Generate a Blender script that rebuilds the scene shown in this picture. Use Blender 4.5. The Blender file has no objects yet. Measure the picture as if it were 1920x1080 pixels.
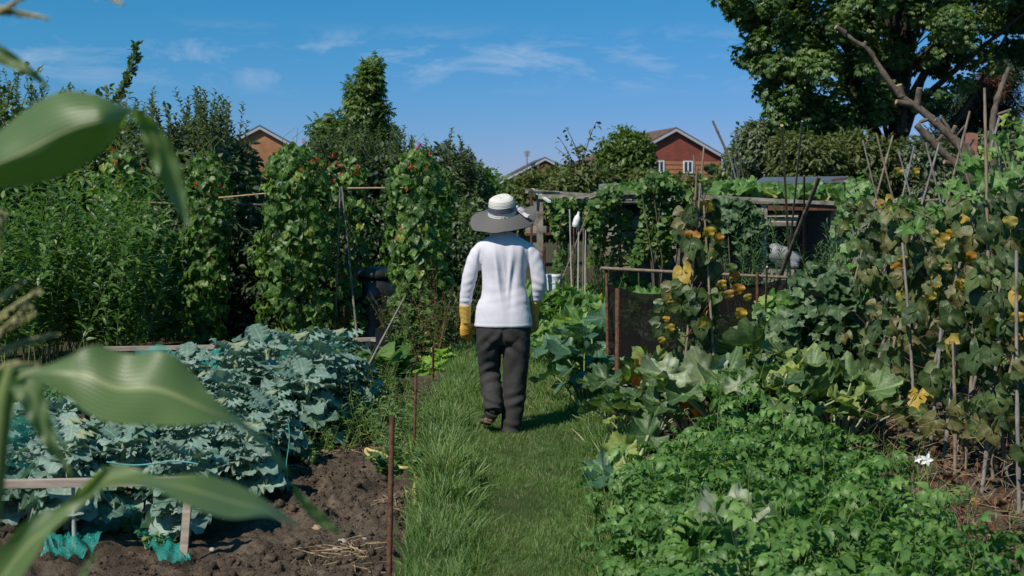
import bpy, bmesh, math, random
import numpy as np
from mathutils import Vector, Matrix

random.seed(7)
RN = np.random.default_rng(11)
SC = bpy.context.scene
COL = SC.collection

# ------------------------------------------------------------------ camera, sky, sun, exposure
F, H, HY = 2400.0, 1.5, 400.0          # focal length in photo pixels, eye height, horizon row
cam_d = bpy.data.cameras.new('camera')
cam = bpy.data.objects.new('camera', cam_d)
COL.objects.link(cam)
cam.location = (0, 0, H)
cam.rotation_euler = (math.radians(90), 0, 0)
cam_d.sensor_width = 36.0
cam_d.lens = 45.0
cam_d.shift_y = -140.0 / 1920.0
cam_d.clip_start = 0.05
cam_d.clip_end = 2000
cam_d.dof.use_dof = True
cam_d.dof.focus_distance = 8.6
cam_d.dof.aperture_fstop = 5.6
SC.camera = cam

SUN_AZ = math.radians(-140)            # direction towards the sun, clockwise from +Y
SUN_EL = math.radians(48)
world = bpy.data.worlds.new('World')
SC.world = world
world.use_nodes = True
nt = world.node_tree
nt.nodes.clear()
w_out = nt.nodes.new('ShaderNodeOutputWorld')
w_bg = nt.nodes.new('ShaderNodeBackground')
w_sky = nt.nodes.new('ShaderNodeTexSky')
w_sky.sky_type = 'NISHITA'
w_sky.sun_disc = False
w_sky.sun_elevation = SUN_EL
w_sky.sun_rotation = SUN_AZ
w_sky.altitude = 100
w_sky.air_density = 1.0
w_sky.dust_density = 0.15
w_sky.ozone_density = 2.5
w_bg.inputs['Strength'].default_value = 0.085
# thin wisps of cirrus low over the horizon, laid out by direction
tc = nt.nodes.new('ShaderNodeTexCoord')
mp = nt.nodes.new('ShaderNodeMapping')
mp.inputs['Rotation'].default_value = (0, math.radians(-12), 0)
mp.inputs['Scale'].default_value = (13, 5, 40)
mp.inputs['Location'].default_value = (1.3, 0.0, 2.15)
nz = nt.nodes.new('ShaderNodeTexNoise')
nz.inputs['Scale'].default_value = 1.0
nz.inputs['Detail'].default_value = 9
nz.inputs['Roughness'].default_value = 0.62
nz.inputs['Distortion'].default_value = 0.5
rp = nt.nodes.new('ShaderNodeValToRGB')
rp.color_ramp.elements[0].position = 0.49
rp.color_ramp.elements[1].position = 0.80
sep = nt.nodes.new('ShaderNodeSeparateXYZ')
band = nt.nodes.new('ShaderNodeMapRange')
band.interpolation_type = 'SMOOTHSTEP'
band.inputs['From Min'].default_value = 0.085
band.inputs['From Max'].default_value = 0.115
band2 = nt.nodes.new('ShaderNodeMapRange')
band2.interpolation_type = 'SMOOTHSTEP'
band2.inputs['From Min'].default_value = 0.150
band2.inputs['From Max'].default_value = 0.125
mul = nt.nodes.new('ShaderNodeMath'); mul.operation = 'MULTIPLY'
mul2 = nt.nodes.new('ShaderNodeMath'); mul2.operation = 'MULTIPLY'
mul3 = nt.nodes.new('ShaderNodeMath'); mul3.operation = 'MULTIPLY'
mul3.inputs[1].default_value = 0.5
mixc = nt.nodes.new('ShaderNodeMix'); mixc.data_type = 'RGBA'
mixc.inputs['B'].default_value = (8.0, 8.6, 9.6, 1)
hs = nt.nodes.new('ShaderNodeHueSaturation')
hs.inputs['Saturation'].default_value = 1.0
L = nt.links.new
L(tc.outputs['Generated'], mp.inputs['Vector'])
L(mp.outputs['Vector'], nz.inputs['Vector'])
L(nz.outputs['Fac'], rp.inputs['Fac'])
L(tc.outputs['Generated'], sep.inputs[0])
L(sep.outputs['Z'], band.inputs['Value'])
L(sep.outputs['Z'], band2.inputs['Value'])
L(band.outputs[0], mul.inputs[0]); L(band2.outputs[0], mul.inputs[1])
L(rp.outputs['Color'], mul2.inputs[0]); L(mul.outputs[0], mul2.inputs[1])
L(mul2.outputs[0], mul3.inputs[0])
L(w_sky.outputs['Color'], hs.inputs['Color'])
# deep polarised blue: grade of the sky's own colour, channel by channel
def wm(op, a, b):
    x = nt.nodes.new('ShaderNodeMath'); x.operation = op
    for i, v in enumerate((a, b)):
        if isinstance(v, (int, float)): x.inputs[i].default_value = v
        else: L(v, x.inputs[i])
    return x.outputs[0]
sc_ = nt.nodes.new('ShaderNodeSeparateColor'); L(hs.outputs['Color'], sc_.inputs[0])
cc_ = nt.nodes.new('ShaderNodeCombineColor')
S0 = 0.085
gg = wm('MULTIPLY', wm('POWER', wm('MULTIPLY', sc_.outputs['Green'], S0), 0.65), 0.52 / S0)
rr_ = wm('MULTIPLY', wm('POWER', wm('MULTIPLY', sc_.outputs['Red'], S0), 1.92), 0.76 / S0)
L(wm('MINIMUM', rr_, wm('MULTIPLY', gg, 0.8)), cc_.inputs[0]); L(gg, cc_.inputs[1])
L(wm('MULTIPLY', sc_.outputs['Blue'], 1.05), cc_.inputs[2])
L(cc_.outputs[0], mixc.inputs['A'])
L(mul3.outputs[0], mixc.inputs['Factor'])
L(mixc.outputs['Result'], w_bg.inputs['Color'])
L(w_bg.outputs[0], w_out.inputs['Surface'])

sun_d = bpy.data.lights.new('sun', 'SUN')
sun = bpy.data.objects.new('sun', sun_d)
COL.objects.link(sun)
sun_d.energy = 4.9
sun_d.angle = math.radians(0.53)
sun_d.color = (1.0, 0.93, 0.80)
sdir = Vector((math.sin(SUN_AZ) * math.cos(SUN_EL), math.cos(SUN_AZ) * math.cos(SUN_EL), math.sin(SUN_EL)))
sun.rotation_euler = sdir.to_track_quat('Z', 'Y').to_euler()

SC.view_settings.view_transform = 'Standard'
SC.view_settings.look = 'None'
SC.view_settings.gamma = 1
SC.view_settings.use_curve_mapping = False
SC.view_settings.exposure = 0.0
SC.cycles.use_denoising = True
SC.cycles.max_bounces = 8
SC.cycles.transparent_max_bounces = 24
SC.cycles.diffuse_bounces = 3
SC.cycles.glossy_bounces = 2
SC.cycles.transmission_bounces = 4

# ------------------------------------------------------------------ helpers: placing
def P(px, py, Y):
    return np.array([(px - 960) * Y / F, Y, H - (py - HY) * Y / F])
def GY(py):
    return F * H / (py - HY)
def GP(px, py):
    Y = GY(py)
    return np.array([(px - 960) * Y / F, Y, 0.0])

def nrm(a):
    return a / np.maximum(np.linalg.norm(a, axis=-1, keepdims=True), 1e-9)
def rvec(n):
    return nrm(RN.normal(size=(n, 3)))
def uni(a, b, n=None):
    return RN.uniform(a, b, n)

# ------------------------------------------------------------------ helpers: scene tree
def link(o, parent=None):
    COL.objects.link(o)
    if parent: o.parent = parent
    return o
def tag(o, label, cat, group=None, kind=None):
    if label: o['label'] = label
    if cat: o['category'] = cat
    if group: o['group'] = group
    if kind: o['kind'] = kind
    return o
def thing(name, label, cat, loc=(0, 0, 0), rz=0.0, group=None):
    o = bpy.data.objects.new(name, None)
    o.empty_display_size = 0.1
    o.location = [float(x) for x in loc]
    o.rotation_euler = (0, 0, rz)
    COL.objects.link(o)
    return tag(o, label, cat, group)
def dup(root, loc, rz=0.0, s=1.0, label=None, group=None):
    def cp(o, parent):
        c = o.copy()
        COL.objects.link(c)
        c.parent = parent
        for ch in o.children: cp(ch, c)
        return c
    r = cp(root, None)
    r.location = [float(x) for x in loc]
    r.rotation_euler = (0, 0, float(rz))
    r.scale = (s, s, s) if not isinstance(s, (tuple, list)) else s
    if label: r['label'] = label
    if group: r['group'] = group
    return r
def place(root, loc, rz=0.0, s=1.0, label=None, group=None):
    root.location = [float(x) for x in loc]
    root.rotation_euler = (0, 0, float(rz))
    root.scale = (s, s, s) if not isinstance(s, (tuple, list)) else s
    if label: root['label'] = label
    if group: root['group'] = group
    return root
def woff(p):
    o = np.zeros(3)
    while p is not None:
        o = o + np.array(p.location); p = p.parent
    return o

class Geo:
    """collects vertices, faces and a per vertex (u, v, random) leaf coordinate for ONE mesh"""
    def __init__(s):
        s.v, s.c, s.f, s.fm, s.n = [], [], [], [], 0
    def add(s, V, faces, C=None, mat=0):
        V = np.asarray(V, float).reshape(-1, 3)
        if C is None: C = np.tile([0.5, 0.0, 0.5], (len(V), 1))
        s.v.append(V); s.c.append(np.asarray(C, float).reshape(-1, 3))
        if isinstance(faces, np.ndarray): faces = [faces]
        for fa in faces:
            fa = np.asarray(fa, int)
            if len(fa) == 0: continue
            s.f.append(fa + s.n); s.fm.append(np.full(len(fa), mat))
        s.n += len(V)
    def build(s, name, mats, parent=None, smooth=True, local=False, recentre=True):
        V = np.concatenate(s.v); C = np.concatenate(s.c); org = None
        if parent is not None and not local: V = V - woff(parent)
        if parent is None and recentre:
            org = np.array([V[:, 0].mean(), V[:, 1].mean(), V[:, 2].min()]); V = V - org
        me = bpy.data.meshes.new(name)
        lt = np.concatenate([np.full(len(f), f.shape[1]) for f in s.f])
        lv = np.concatenate([f.ravel() for f in s.f])
        me.vertices.add(len(V)); me.vertices.foreach_set('co', V.astype(np.float32).ravel())
        me.loops.add(len(lv)); me.loops.foreach_set('vertex_index', lv.astype(np.int32))
        me.polygons.add(len(lt))
        ls = np.concatenate([[0], np.cumsum(lt)[:-1]])
        me.polygons.foreach_set('loop_start', ls.astype(np.int32))
        me.polygons.foreach_set('material_index', np.concatenate(s.fm).astype(np.int32))
        me.polygons.foreach_set('use_smooth', np.full(len(lt), bool(smooth)))
        me.update(calc_edges=True)
        a = me.attributes.new('lc', 'FLOAT_VECTOR', 'POINT')
        a.data.foreach_set('vector', C.astype(np.float32).ravel())
        for m in (mats if isinstance(mats, (list, tuple)) else [mats]): me.materials.append(m)
        o = bpy.data.objects.new(name, me)
        if org is not None: o.location = [float(x) for x in org]
        return link(o, parent)

def tube(g, pts, rad, k=6, mat=0, rnd=0.5, cap=True, flat=1.0):
    pts = np.asarray(pts, float); n = len(pts)
    rad = np.full(n, float(rad)) if np.isscalar(rad) else np.asarray(rad, float)
    t = nrm(np.gradient(pts, axis=0))
    ref = np.array([0, 0, 1.0]) if abs(t[0][2]) < 0.9 else np.array([1.0, 0, 0])
    x = np.cross(t[0], ref); x /= np.linalg.norm(x)
    V = []
    ang = np.arange(k) * 2 * math.pi / k
    for i in range(n):
        x = x - t[i] * np.dot(x, t[i]); x /= max(np.linalg.norm(x), 1e-9)
        y = np.cross(t[i], x)
        V.append(pts[i] + rad[i] * (np.cos(ang)[:, None] * x + flat * np.sin(ang)[:, None] * y))
    V = np.concatenate(V)
    i, j = np.meshgrid(np.arange(n - 1), np.arange(k), indexing='ij')
    j2 = (j + 1) % k
    q = np.stack([i * k + j, i * k + j2, (i + 1) * k + j2, (i + 1) * k + j], -1).reshape(-1, 4)
    C = np.stack([np.repeat(np.linspace(0, 1, n), k), np.tile(ang / 6.283, n), np.full(n * k, rnd)], -1)
    g.add(V, q, C, mat)
    if cap:
        for e, rev in ((0, True), (n - 1, False)):
            g2 = V[e * k:(e + 1) * k]
            fa = np.arange(k)[None, :]
            g.add(g2, fa[:, ::-1] if rev else fa, C[e * k:(e + 1) * k], mat)

def sticks(g, A, B, r0, r1=None, k=3, mat=0, rnd=None):
    """many straight tapering sticks at once"""
    A = np.asarray(A, float).reshape(-1, 3); B = np.asarray(B, float).reshape(-1, 3); n = len(A)
    r0 = np.broadcast_to(r0, (n,)); r1 = r0 * 0.6 if r1 is None else np.broadcast_to(r1, (n,))
    t = nrm(B - A)
    ref = np.where(np.abs(t[:, 2:3]) < 0.9, [[0, 0, 1.0]], [[1.0, 0, 0]])
    x = nrm(np.cross(t, ref)); y = np.cross(t, x)
    ang = np.arange(k) * 2 * math.pi / k
    ca, sa = np.cos(ang)[None, :, None], np.sin(ang)[None, :, None]
    ring = ca * x[:, None] + sa * y[:, None]
    V = np.concatenate([A[:, None] + ring * r0[:, None, None], B[:, None] + ring * r1[:, None, None]], 1)
    j = np.arange(k); j2 = (j + 1) % k
    q = np.stack([j, j2, j2 + k, j + k], -1)
    q = (q[None] + (np.arange(n) * 2 * k)[:, None, None]).reshape(-1, 4)
    if rnd is None: rnd = uni(0, 1, n)
    C = np.zeros((n, 2 * k, 3)); C[:, k:, 0] = 1; C[:, :, 2] = np.broadcast_to(rnd, (n,))[:, None]
    g.add(V, q, C, mat)

def box(g, c, size, rot=None, mat=0, rnd=0.5, bevel=0.0):
    sx, sy, sz = [d / 2 for d in size]
    V = np.array([[x, y, z] for x in (-sx, sx) for y in (-sy, sy) for z in (-sz, sz)])
    if rot is not None: V = V @ np.array(rot).T
    q = np.array([[0, 1, 3, 2], [4, 6, 7, 5], [0, 4, 5, 1], [2, 3, 7, 6], [0, 2, 6, 4], [1, 5, 7, 3]])
    V8 = V + np.array(c)
    Vs = V8[q].reshape(-1, 3)
    g.add(Vs, np.arange(24).reshape(-1, 4), np.tile([0.5, 0, rnd], (24, 1)), mat)

def plank(g, a, b, w, h, mat=0, rnd=0.5, up=(0, 0, 1)):
    a = np.array(a, float); b = np.array(b, float); y = b - a; Lg = np.linalg.norm(y); y /= Lg
    x = np.cross(y, np.array(up, float))
    if np.linalg.norm(x) < 1e-3: x = np.array([1.0, 0, 0])
    x /= np.linalg.norm(x); z = np.cross(x, y)
    box(g, (a + b) / 2, (w, Lg, h), np.stack([x, y, z], 1), mat, rnd)

def catmull(c, m=8):
    out = []; c = np.vstack([2 * c[0] - c[1], c, 2 * c[-1] - c[-2]])
    for i in range(1, len(c) - 2):
        for t in np.linspace(0, 1, m, endpoint=False):
            out.append(0.5 * (2 * c[i] + (c[i + 1] - c[i - 1]) * t + (2 * c[i - 1] - 5 * c[i] + 4 * c[i + 1] - c[i + 2]) * t ** 2 + (3 * c[i] - c[i - 1] - 3 * c[i + 1] + c[i + 2]) * t ** 3))
    return np.array(out + [c[-2]])

# ------------------------------------------------------------------ leaf templates: length 1 along +Y, face +Z
def t_leaf(wf, nu=4, nv=1, fold=0.25, curl=0.25, wave=0.0, serr=0.0, wfreq=2.5, seed=0, asp=1.0, ruff=1.0):
    r = np.random.default_rng(seed)
    us = np.linspace(0, 1, nu + 1)
    vs = np.linspace(-1, 1, 2 * nv + 1)
    V, C = [], []
    ph = r.uniform(0, 6.28, 2)
    for i, u in enumerate(us):
        w = max(wf(u), 0.012)
        if serr: w *= 1 + serr * (1 if i % 2 else -1) * (0.6 + 0.4 * r.random())
        ang = curl * u
        cy = math.sin(ang) / curl if curl else u
        cz = -(1 - math.cos(ang)) / curl if curl else 0
        for v in vs:
            x = v * w / 2
            z = fold * abs(x) + wave * abs(v) ** ruff * w * math.sin(wfreq * 6.28 * u + ph[0 if v > 0 else 1])
            V.append([x * asp, cy - z * math.sin(ang) * -1 * 0.0, cz + z]); C.append([u, v])
    V = np.array(V); C = np.array(C); m = 2 * nv + 1
    i, j = np.meshgrid(np.arange(nu), np.arange(m - 1), indexing='ij')
    q = np.stack([i * m + j, i * m + j + 1, (i + 1) * m + j + 1, (i + 1) * m + j], -1).reshape(-1, 4)
    return V, C, q
def t_palm(lobes=(0, 62, 122), depth=0.3, nt=36, nr=3, cup=0.16, wave=0.06, serr=0.06, seed=0, rag=0.0):
    r = np.random.default_rng(seed)
    th = np.linspace(-math.pi, math.pi, nt, endpoint=False) + math.pi / nt
    lob = np.radians(sorted(set([l for l in lobes] + [-l for l in lobes])))
    V = [[0, 0, 0]]; C = [[0, 0]]
    R = []
    for i, t in enumerate(th):
        d = np.min(np.abs(t - lob)); sp = math.radians(60)
        rr = (0.62 - 0.17 * abs(t) / math.pi) * (1 - depth * (1 - math.cos(math.pi * min(1, d / (sp / 2)))) / 2)
        rr *= 1 + serr * (1 if i % 2 else -1) + rag * r.normal()
        sinus = math.pi - abs(t)
        if sinus < 0.45: rr *= 0.35 + 0.65 * sinus / 0.45
        R.append(rr)
    ph = r.uniform(0, 6.28)
    for k in range(1, nr + 1):
        f = k / nr
        for i, t in enumerate(th):
            d = np.min(np.abs(t - lob)) / math.radians(30)
            rr = R[i] * f
            z = cup * rr * rr * 2 + wave * f * f * math.sin(4 * t + ph) - 0.09 * rr * (1 - min(1, d)) + 0.5 * wave * f ** 3 * math.sin(11 * t + ph)
            V.append([rr * math.sin(t), rr * math.cos(t) + 0.0, z]); C.append([f, t / math.pi])
    q, tr = [], []
    for i in range(nt):
        j = (i + 1) % nt
        tr.append([0, 1 + j, 1 + i])
        for k in range(nr - 1):
            a = 1 + k * nt
            q.append([a + i, a + j, a + nt + j, a + nt + i])
    return np.array(V, float), np.array(C, float), [np.array(a) for a in (q, tr) if len(a)]
def t_merge(parts):
    """parts: (template, offset, heading degrees about Z, tilt, scale)"""
    Vs, Cs, Q, n = [], [], {}, 0
    for (V, C, q), off, hd, tilt, s in parts:
        a = math.radians(hd); b = math.radians(tilt)
        Rx = np.array([[1, 0, 0], [0, math.cos(b), -math.sin(b)], [0, math.sin(b), math.cos(b)]])
        Rz = np.array([[math.cos(a), -math.sin(a), 0], [math.sin(a), math.cos(a), 0], [0, 0, 1]])
        Vs.append(V * s @ (Rz @ Rx).T + np.array(off)); Cs.append(C)
        for fa in (q if isinstance(q, list) else [q]):
            Q.setdefault(fa.shape[1], []).append(fa + n)
        n += len(V)
    return np.concatenate(Vs), np.concatenate(Cs), [np.concatenate(v) for v in Q.values()]

def scatter(g, tm, pos, fwd, up, scale, rnd=None, mat=0, jit=None):
    V, C, q = tm
    n = len(pos)
    if n == 0: return
    y = nrm(np.broadcast_to(fwd, (n, 3))); up = np.broadcast_to(up, (n, 3))
    x = nrm(np.cross(y, up + 1e-6)); z = np.cross(x, y)
    s = np.broadcast_to(scale, (n,)).reshape(n, 1, 1)
    W = pos[:, None] + s * (V[None, :, 0:1] * x[:, None] + V[None, :, 1:2] * y[:, None] + V[None, :, 2:3] * z[:, None])
    if rnd is None: rnd = uni(0, 1, n)
    rnd = np.broadcast_to(rnd, (n,))
    CC = np.concatenate([np.broadcast_to(C[None], (n,) + C.shape), np.broadcast_to(rnd[:, None, None], (n, len(V), 1))], -1)
    offs = (np.arange(n) * len(V))[:, None, None]
    fs = [(fa[None] + offs).reshape(-1, fa.shape[1]) for fa in (q if isinstance(q, list) else [q])]
    g.add(W.reshape(-1, 3), fs, CC.reshape(-1, 3), mat)

sw = lambda k, p=1.0: (lambda u: k * max(0.0, math.sin(math.pi * u ** p)))
LEAF_TINY = t_leaf(sw(0.5), 2, 1, 0.3, 0.5)
LEAF_APPLE = t_leaf(sw(0.52, 0.9), 4, 1, 0.45, 0.5)
LEAF_LANCE = t_leaf(sw(0.28, 0.8), 4, 1, 0.3, 0.7)
LEAF_NARROW = t_leaf(sw(0.16, 0.8), 3, 1, 0.3, 0.6)
LEAF_BEAN = t_leaf(lambda u: 0.95 * max(0, math.sin(math.pi * (u + 0.02) ** 0.60)) ** 0.85, 7, 2, 0.22, 0.55, 0.05, 0, 1.7, 3)
LEAF_BEAN2 = t_leaf(lambda u: 0.85 * max(0, math.sin(math.pi * (u + 0.02) ** 0.62)) ** 0.85, 7, 2, 0.5, 1.2, 0.10, 0.03, 2.2, 5)
LEAF_POT = t_leaf(sw(0.60, 0.75), 5, 1, 0.35, 1.15, 0.10, 0.04, 1.5, 7)
TRIFOL = t_merge([(LEAF_BEAN, (0, 0.22, 0), 0, -8, 0.8), (LEAF_BEAN, (0.03, 0.1, 0), -75, -12, 0.72), (LEAF_BEAN2, (-0.03, 0.1, 0), 75, -12, 0.72)])
TRIFOL2 = t_merge([(LEAF_BEAN2, (0, 0.22, 0), 5, -18, 0.8), (LEAF_BEAN, (0.03, 0.1, 0), -85, -25, 0.7), (LEAF_BEAN2, (-0.03, 0.1, 0), 65, -5, 0.7)])
POTLEAF = t_merge([(LEAF_POT, (0, 0.62, 0), 0, -10, 0.44), (LEAF_POT, (0.01, 0.56, 0), -62, -6, 0.38), (LEAF_POT, (-0.01, 0.54, 0), 60, -8, 0.38),
                   (LEAF_POT, (0.01, 0.34, 0), -68, 4, 0.32), (LEAF_POT, (-0.01, 0.32, 0), 66, 2, 0.32), (LEAF_POT, (0.01, 0.14, 0), -70, 6, 0.22), (LEAF_POT, (-0.01, 0.12, 0), 70, 6, 0.22),
                   (LEAF_NARROW, (0, 0, -0.005), 0, 0, 0.7)])
ASH = t_merge([(LEAF_TINY, (0, 0.6, 0), 0, -12, 0.46)] + [(LEAF_TINY, (0, y, 0), s * 58, -10, 0.42) for y in (0.15, 0.37, 0.58) for s in (-1, 1)])
MAPLE = t_merge([(LEAF_TINY, (0, 0.0, 0), a, -14, 0.75) for a in (-80, -42, -8, 30, 68)])
PALM = t_palm(seed=1, nt=44, nr=4, cup=0.22, wave=0.09)
PALM2 = t_palm(depth=0.18, cup=0.42, wave=0.12, seed=2, rag=0.02, nt=44, nr=4)
PALMDEEP = t_palm(depth=0.50, cup=-0.10, wave=0.08, serr=0.09, seed=4, nt=48)
VINE = t_palm(lobes=(0, 75), depth=0.25, nt=20, nr=2, cup=0.1, wave=0.05, serr=0.05, seed=5)
VINE_S = t_palm(lobes=(0, 75), depth=0.3, nt=10, nr=1, cup=0.1, wave=0.05, serr=0.0, seed=6)
def wb(u):
    if u < 0.22: return 0.06 + 0.1 * (u > 0.12)
    x = (u - 0.22) / 0.78
    return 0.74 * min(1.0, x / 0.38) ** 0.7 * math.sqrt(max(0.0, 1 - x ** 3.2)) * (1 + 0.07 * math.sin(19 * u) + 0.04 * math.sin(41 * u))
BRAS = t_leaf(wb, 22, 4, 0.10, 0.9, 0.17, 0.02, 5.1, 8, ruff=2.6)
BRAS2 = t_leaf(wb, 22, 4, 0.30, 1.5, 0.17, 0.02, 4.7, 9, ruff=2.4)
BRAS3 = t_leaf(wb, 22, 4, -0.05, 0.5, 0.18, 0.02, 5.7, 10, ruff=2.8)

# ------------------------------------------------------------------ materials
def newmat(name):
    m = bpy.data.materials.new(name); m.use_nodes = True
    n = m.node_tree; b = n.nodes['Principled BSDF']
    return m, n, b
def leafmat(name, stops, rough=0.45, trans=0.3, vein=0.0, back=1.25, spec=0.45, tint=(1.1, 1.25, 0.45), patch=None, palm=False, bump=0.0):
    """stops: (position, colour) over the per leaf random value; veins from the leaf's own coordinates"""
    m, n, b = newmat(name); N = n.nodes; K = n.links.new
    at = N.new('ShaderNodeAttribute'); at.attribute_name = 'lc'
    sp = N.new('ShaderNodeSeparateXYZ'); K(at.outputs['Vector'], sp.inputs[0])
    cr = N.new('ShaderNodeValToRGB'); K(sp.outputs['Z'], cr.inputs['Fac'])
    e = cr.color_ramp.elements
    while len(e) < len(stops): e.new(0.5)
    for el, (p, c) in zip(e, stops):
        el.position = p; el.color = (*c, 1)
    col = cr.outputs['Color']
    tn = N.new('ShaderNodeTexNoise'); tn.inputs['Scale'].default_value = 22; tn.inputs['Detail'].default_value = 3
    tcn = N.new('ShaderNodeTexCoord'); K(tcn.outputs['Object'], tn.inputs['Vector'])
    mr = N.new('ShaderNodeMapRange'); K(tn.outputs['Fac'], mr.inputs['Value'])
    mr.inputs['From Min'].default_value = 0.3; mr.inputs['From Max'].default_value = 0.7
    mr.inputs['To Min'].default_value = 0.78; mr.inputs['To Max'].default_value = 1.22
    mx = N.new('ShaderNodeMix'); mx.data_type = 'RGBA'; mx.blend_type = 'MULTIPLY'; mx.inputs['Factor'].default_value = 1
    K(col, mx.inputs['A']); K(mr.outputs[0], mx.inputs['B']); col = mx.outputs['Result']
    if patch:
        t2 = N.new('ShaderNodeTexNoise'); t2.inputs['Scale'].default_value = patch[1]; t2.inputs['Detail'].default_value = 5
        K(tcn.outputs['Object'], t2.inputs['Vector'])
        r2 = N.new('ShaderNodeMapRange'); K(t2.outputs['Fac'], r2.inputs['Value'])
        r2.inputs['From Min'].default_value = patch[2]; r2.inputs['From Max'].default_value = patch[2] + 0.12
        r2.inputs['To Max'].default_value = patch[3]
        m2 = N.new('ShaderNodeMix'); m2.data_type = 'RGBA'
        K(r2.outputs[0], m2.inputs['Factor']); K(col, m2.inputs['A']); m2.inputs['B'].default_value = (*patch[0], 1); col = m2.outputs['Result']
    if vein:
        def math_(op, a, bb=None, c=None):
            x = N.new('ShaderNodeMath'); x.operation = op
            for i, val in enumerate((a, bb, c)):
                if val is None: continue
                if isinstance(val, (int, float)): x.inputs[i].default_value = val
                else: K(val, x.inputs[i])
            return x.outputs[0]
        if palm:
            a = math_('ABSOLUTE', sp.outputs['Y'])
            d = math_('ABSOLUTE', math_('SUBTRACT', math_('FRACT', math_('ADD', math_('MULTIPLY', a, 180 / 61.0), 0.5)), 0.5))
            mid = math_('LESS_THAN', math_('MULTIPLY', d, math_('ADD', sp.outputs['X'], 0.15)), 0.035)
            s2 = math_('LESS_THAN', math_('FRACT', math_('SUBTRACT', math_('MULTIPLY', sp.outputs['X'], 7.0), math_('MULTIPLY', d, 6.0))), 0.12)
        else:
            a = math_('ABSOLUTE', sp.outputs['Y'])
            mid = math_('LESS_THAN', a, 0.07)
            s2 = math_('LESS_THAN', math_('FRACT', math_('SUBTRACT', math_('MULTIPLY', sp.outputs['X'], 7.0), math_('MULTIPLY', a, 2.2))), 0.13)
        vf = math_('MULTIPLY', math_('MAXIMUM', mid, math_('MULTIPLY', s2, 0.6)), vein)
        m3 = N.new('ShaderNodeMix'); m3.data_type = 'RGBA'
        K(vf, m3.inputs['Factor']); K(col, m3.inputs['A'])
        sc_ = N.new('ShaderNodeMix'); sc_.data_type = 'RGBA'; sc_.blend_type = 'ADD'; sc_.inputs['Factor'].default_value = 1
        K(col, sc_.inputs['A']); sc_.inputs['B'].default_value = (0.12, 0.15, 0.07, 1)
        K(sc_.outputs['Result'], m3.inputs['B']); col = m3.outputs['Result']
    ge = N.new('ShaderNodeNewGeometry')
    bk = N.new('ShaderNodeMix'); bk.data_type = 'RGBA'; bk.blend_type = 'MULTIPLY'
    K(ge.outputs['Backfacing'], bk.inputs['Factor']); K(col, bk.inputs['A']); bk.inputs['B'].default_value = (back, back * 0.98, back * 1.05, 1)
    col = bk.outputs['Result']
    K(col, b.inputs['Base Color'])
    b.inputs['Roughness'].default_value = rough
    b.inputs['Specular IOR Level'].default_value = spec
    if bump:
        bp = N.new('ShaderNodeBump'); bp.inputs['Strength'].default_value = bump; bp.inputs['Distance'].default_value = 0.01
        t4 = N.new('ShaderNodeTexNoise'); t4.inputs['Scale'].default_value = 60; K(tcn.outputs['Object'], t4.inputs['Vector'])
        K(t4.outputs['Fac'], bp.inputs['Height']); K(bp.outputs[0], b.inputs['Normal'])
    tr = N.new('ShaderNodeBsdfTranslucent')
    tm = N.new('ShaderNodeMix'); tm.data_type = 'RGBA'; tm.blend_type = 'MULTIPLY'; tm.inputs['Factor'].default_value = 1
    K(col, tm.inputs['A']); tm.inputs['B'].default_value = (tint[0] * 1.5, tint[1] * 1.5, tint[2] * 1.5, 1)
    K(tm.outputs['Result'], tr.inputs['Color'])
    ms = N.new('ShaderNodeMixShader'); ms.inputs['Fac'].default_value = trans
    K(b.outputs[0], ms.inputs[1]); K(tr.outputs[0], ms.inputs[2])
    K(ms.outputs[0], N['Material Output'].inputs['Surface'])
    return m
def plain(name, c, rough=0.7, spec=0.3, metal=0.0, var=0.25, scale=12, c2=None, bump=0.0, stretch=None, bscale=None, lo=0.35, hi=0.65):
    m, n, b = newmat(name); N = n.nodes; K = n.links.new
    tcn = N.new('ShaderNodeTexCoord'); vec = tcn.outputs['Object']
    if stretch:
        mp = N.new('ShaderNodeMapping'); mp.inputs['Scale'].default_value = stretch; K(vec, mp.inputs['Vector']); vec = mp.outputs['Vector']
    t = N.new('ShaderNodeTexNoise'); t.inputs['Scale'].default_value = scale; t.inputs['Detail'].default_value = 6; t.inputs['Roughness'].default_value = 0.6
    K(vec, t.inputs['Vector'])
    cr = N.new('ShaderNodeValToRGB'); K(t.outputs['Fac'], cr.inputs['Fac'])
    cr.color_ramp.elements[0].position = lo; cr.color_ramp.elements[1].position = hi
    c2 = c2 or tuple(x * (1 + var) for x in c)
    c1 = tuple(x * (1 - var) for x in c)
    cr.color_ramp.elements[0].color = (*c1, 1); cr.color_ramp.elements[1].color = (*c2, 1)
    K(cr.outputs['Color'], b.inputs['Base Color'])
    b.inputs['Roughness'].default_value = rough; b.inputs['Specular IOR Level'].default_value = spec; b.inputs['Metallic'].default_value = metal
    if bump:
        bp = N.new('ShaderNodeBump'); bp.inputs['Strength'].default_value = bump; bp.inputs['Distance'].default_value = 0.01
        if bscale:
            t = N.new('ShaderNodeTexNoise'); t.inputs['Scale'].default_value = bscale; t.inputs['Detail'].default_value = 6; K(vec, t.inputs['Vector'])
        K(t.outputs['Fac'], bp.inputs['Height']); K(bp.outputs[0], b.inputs['Normal'])
    return m

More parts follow.
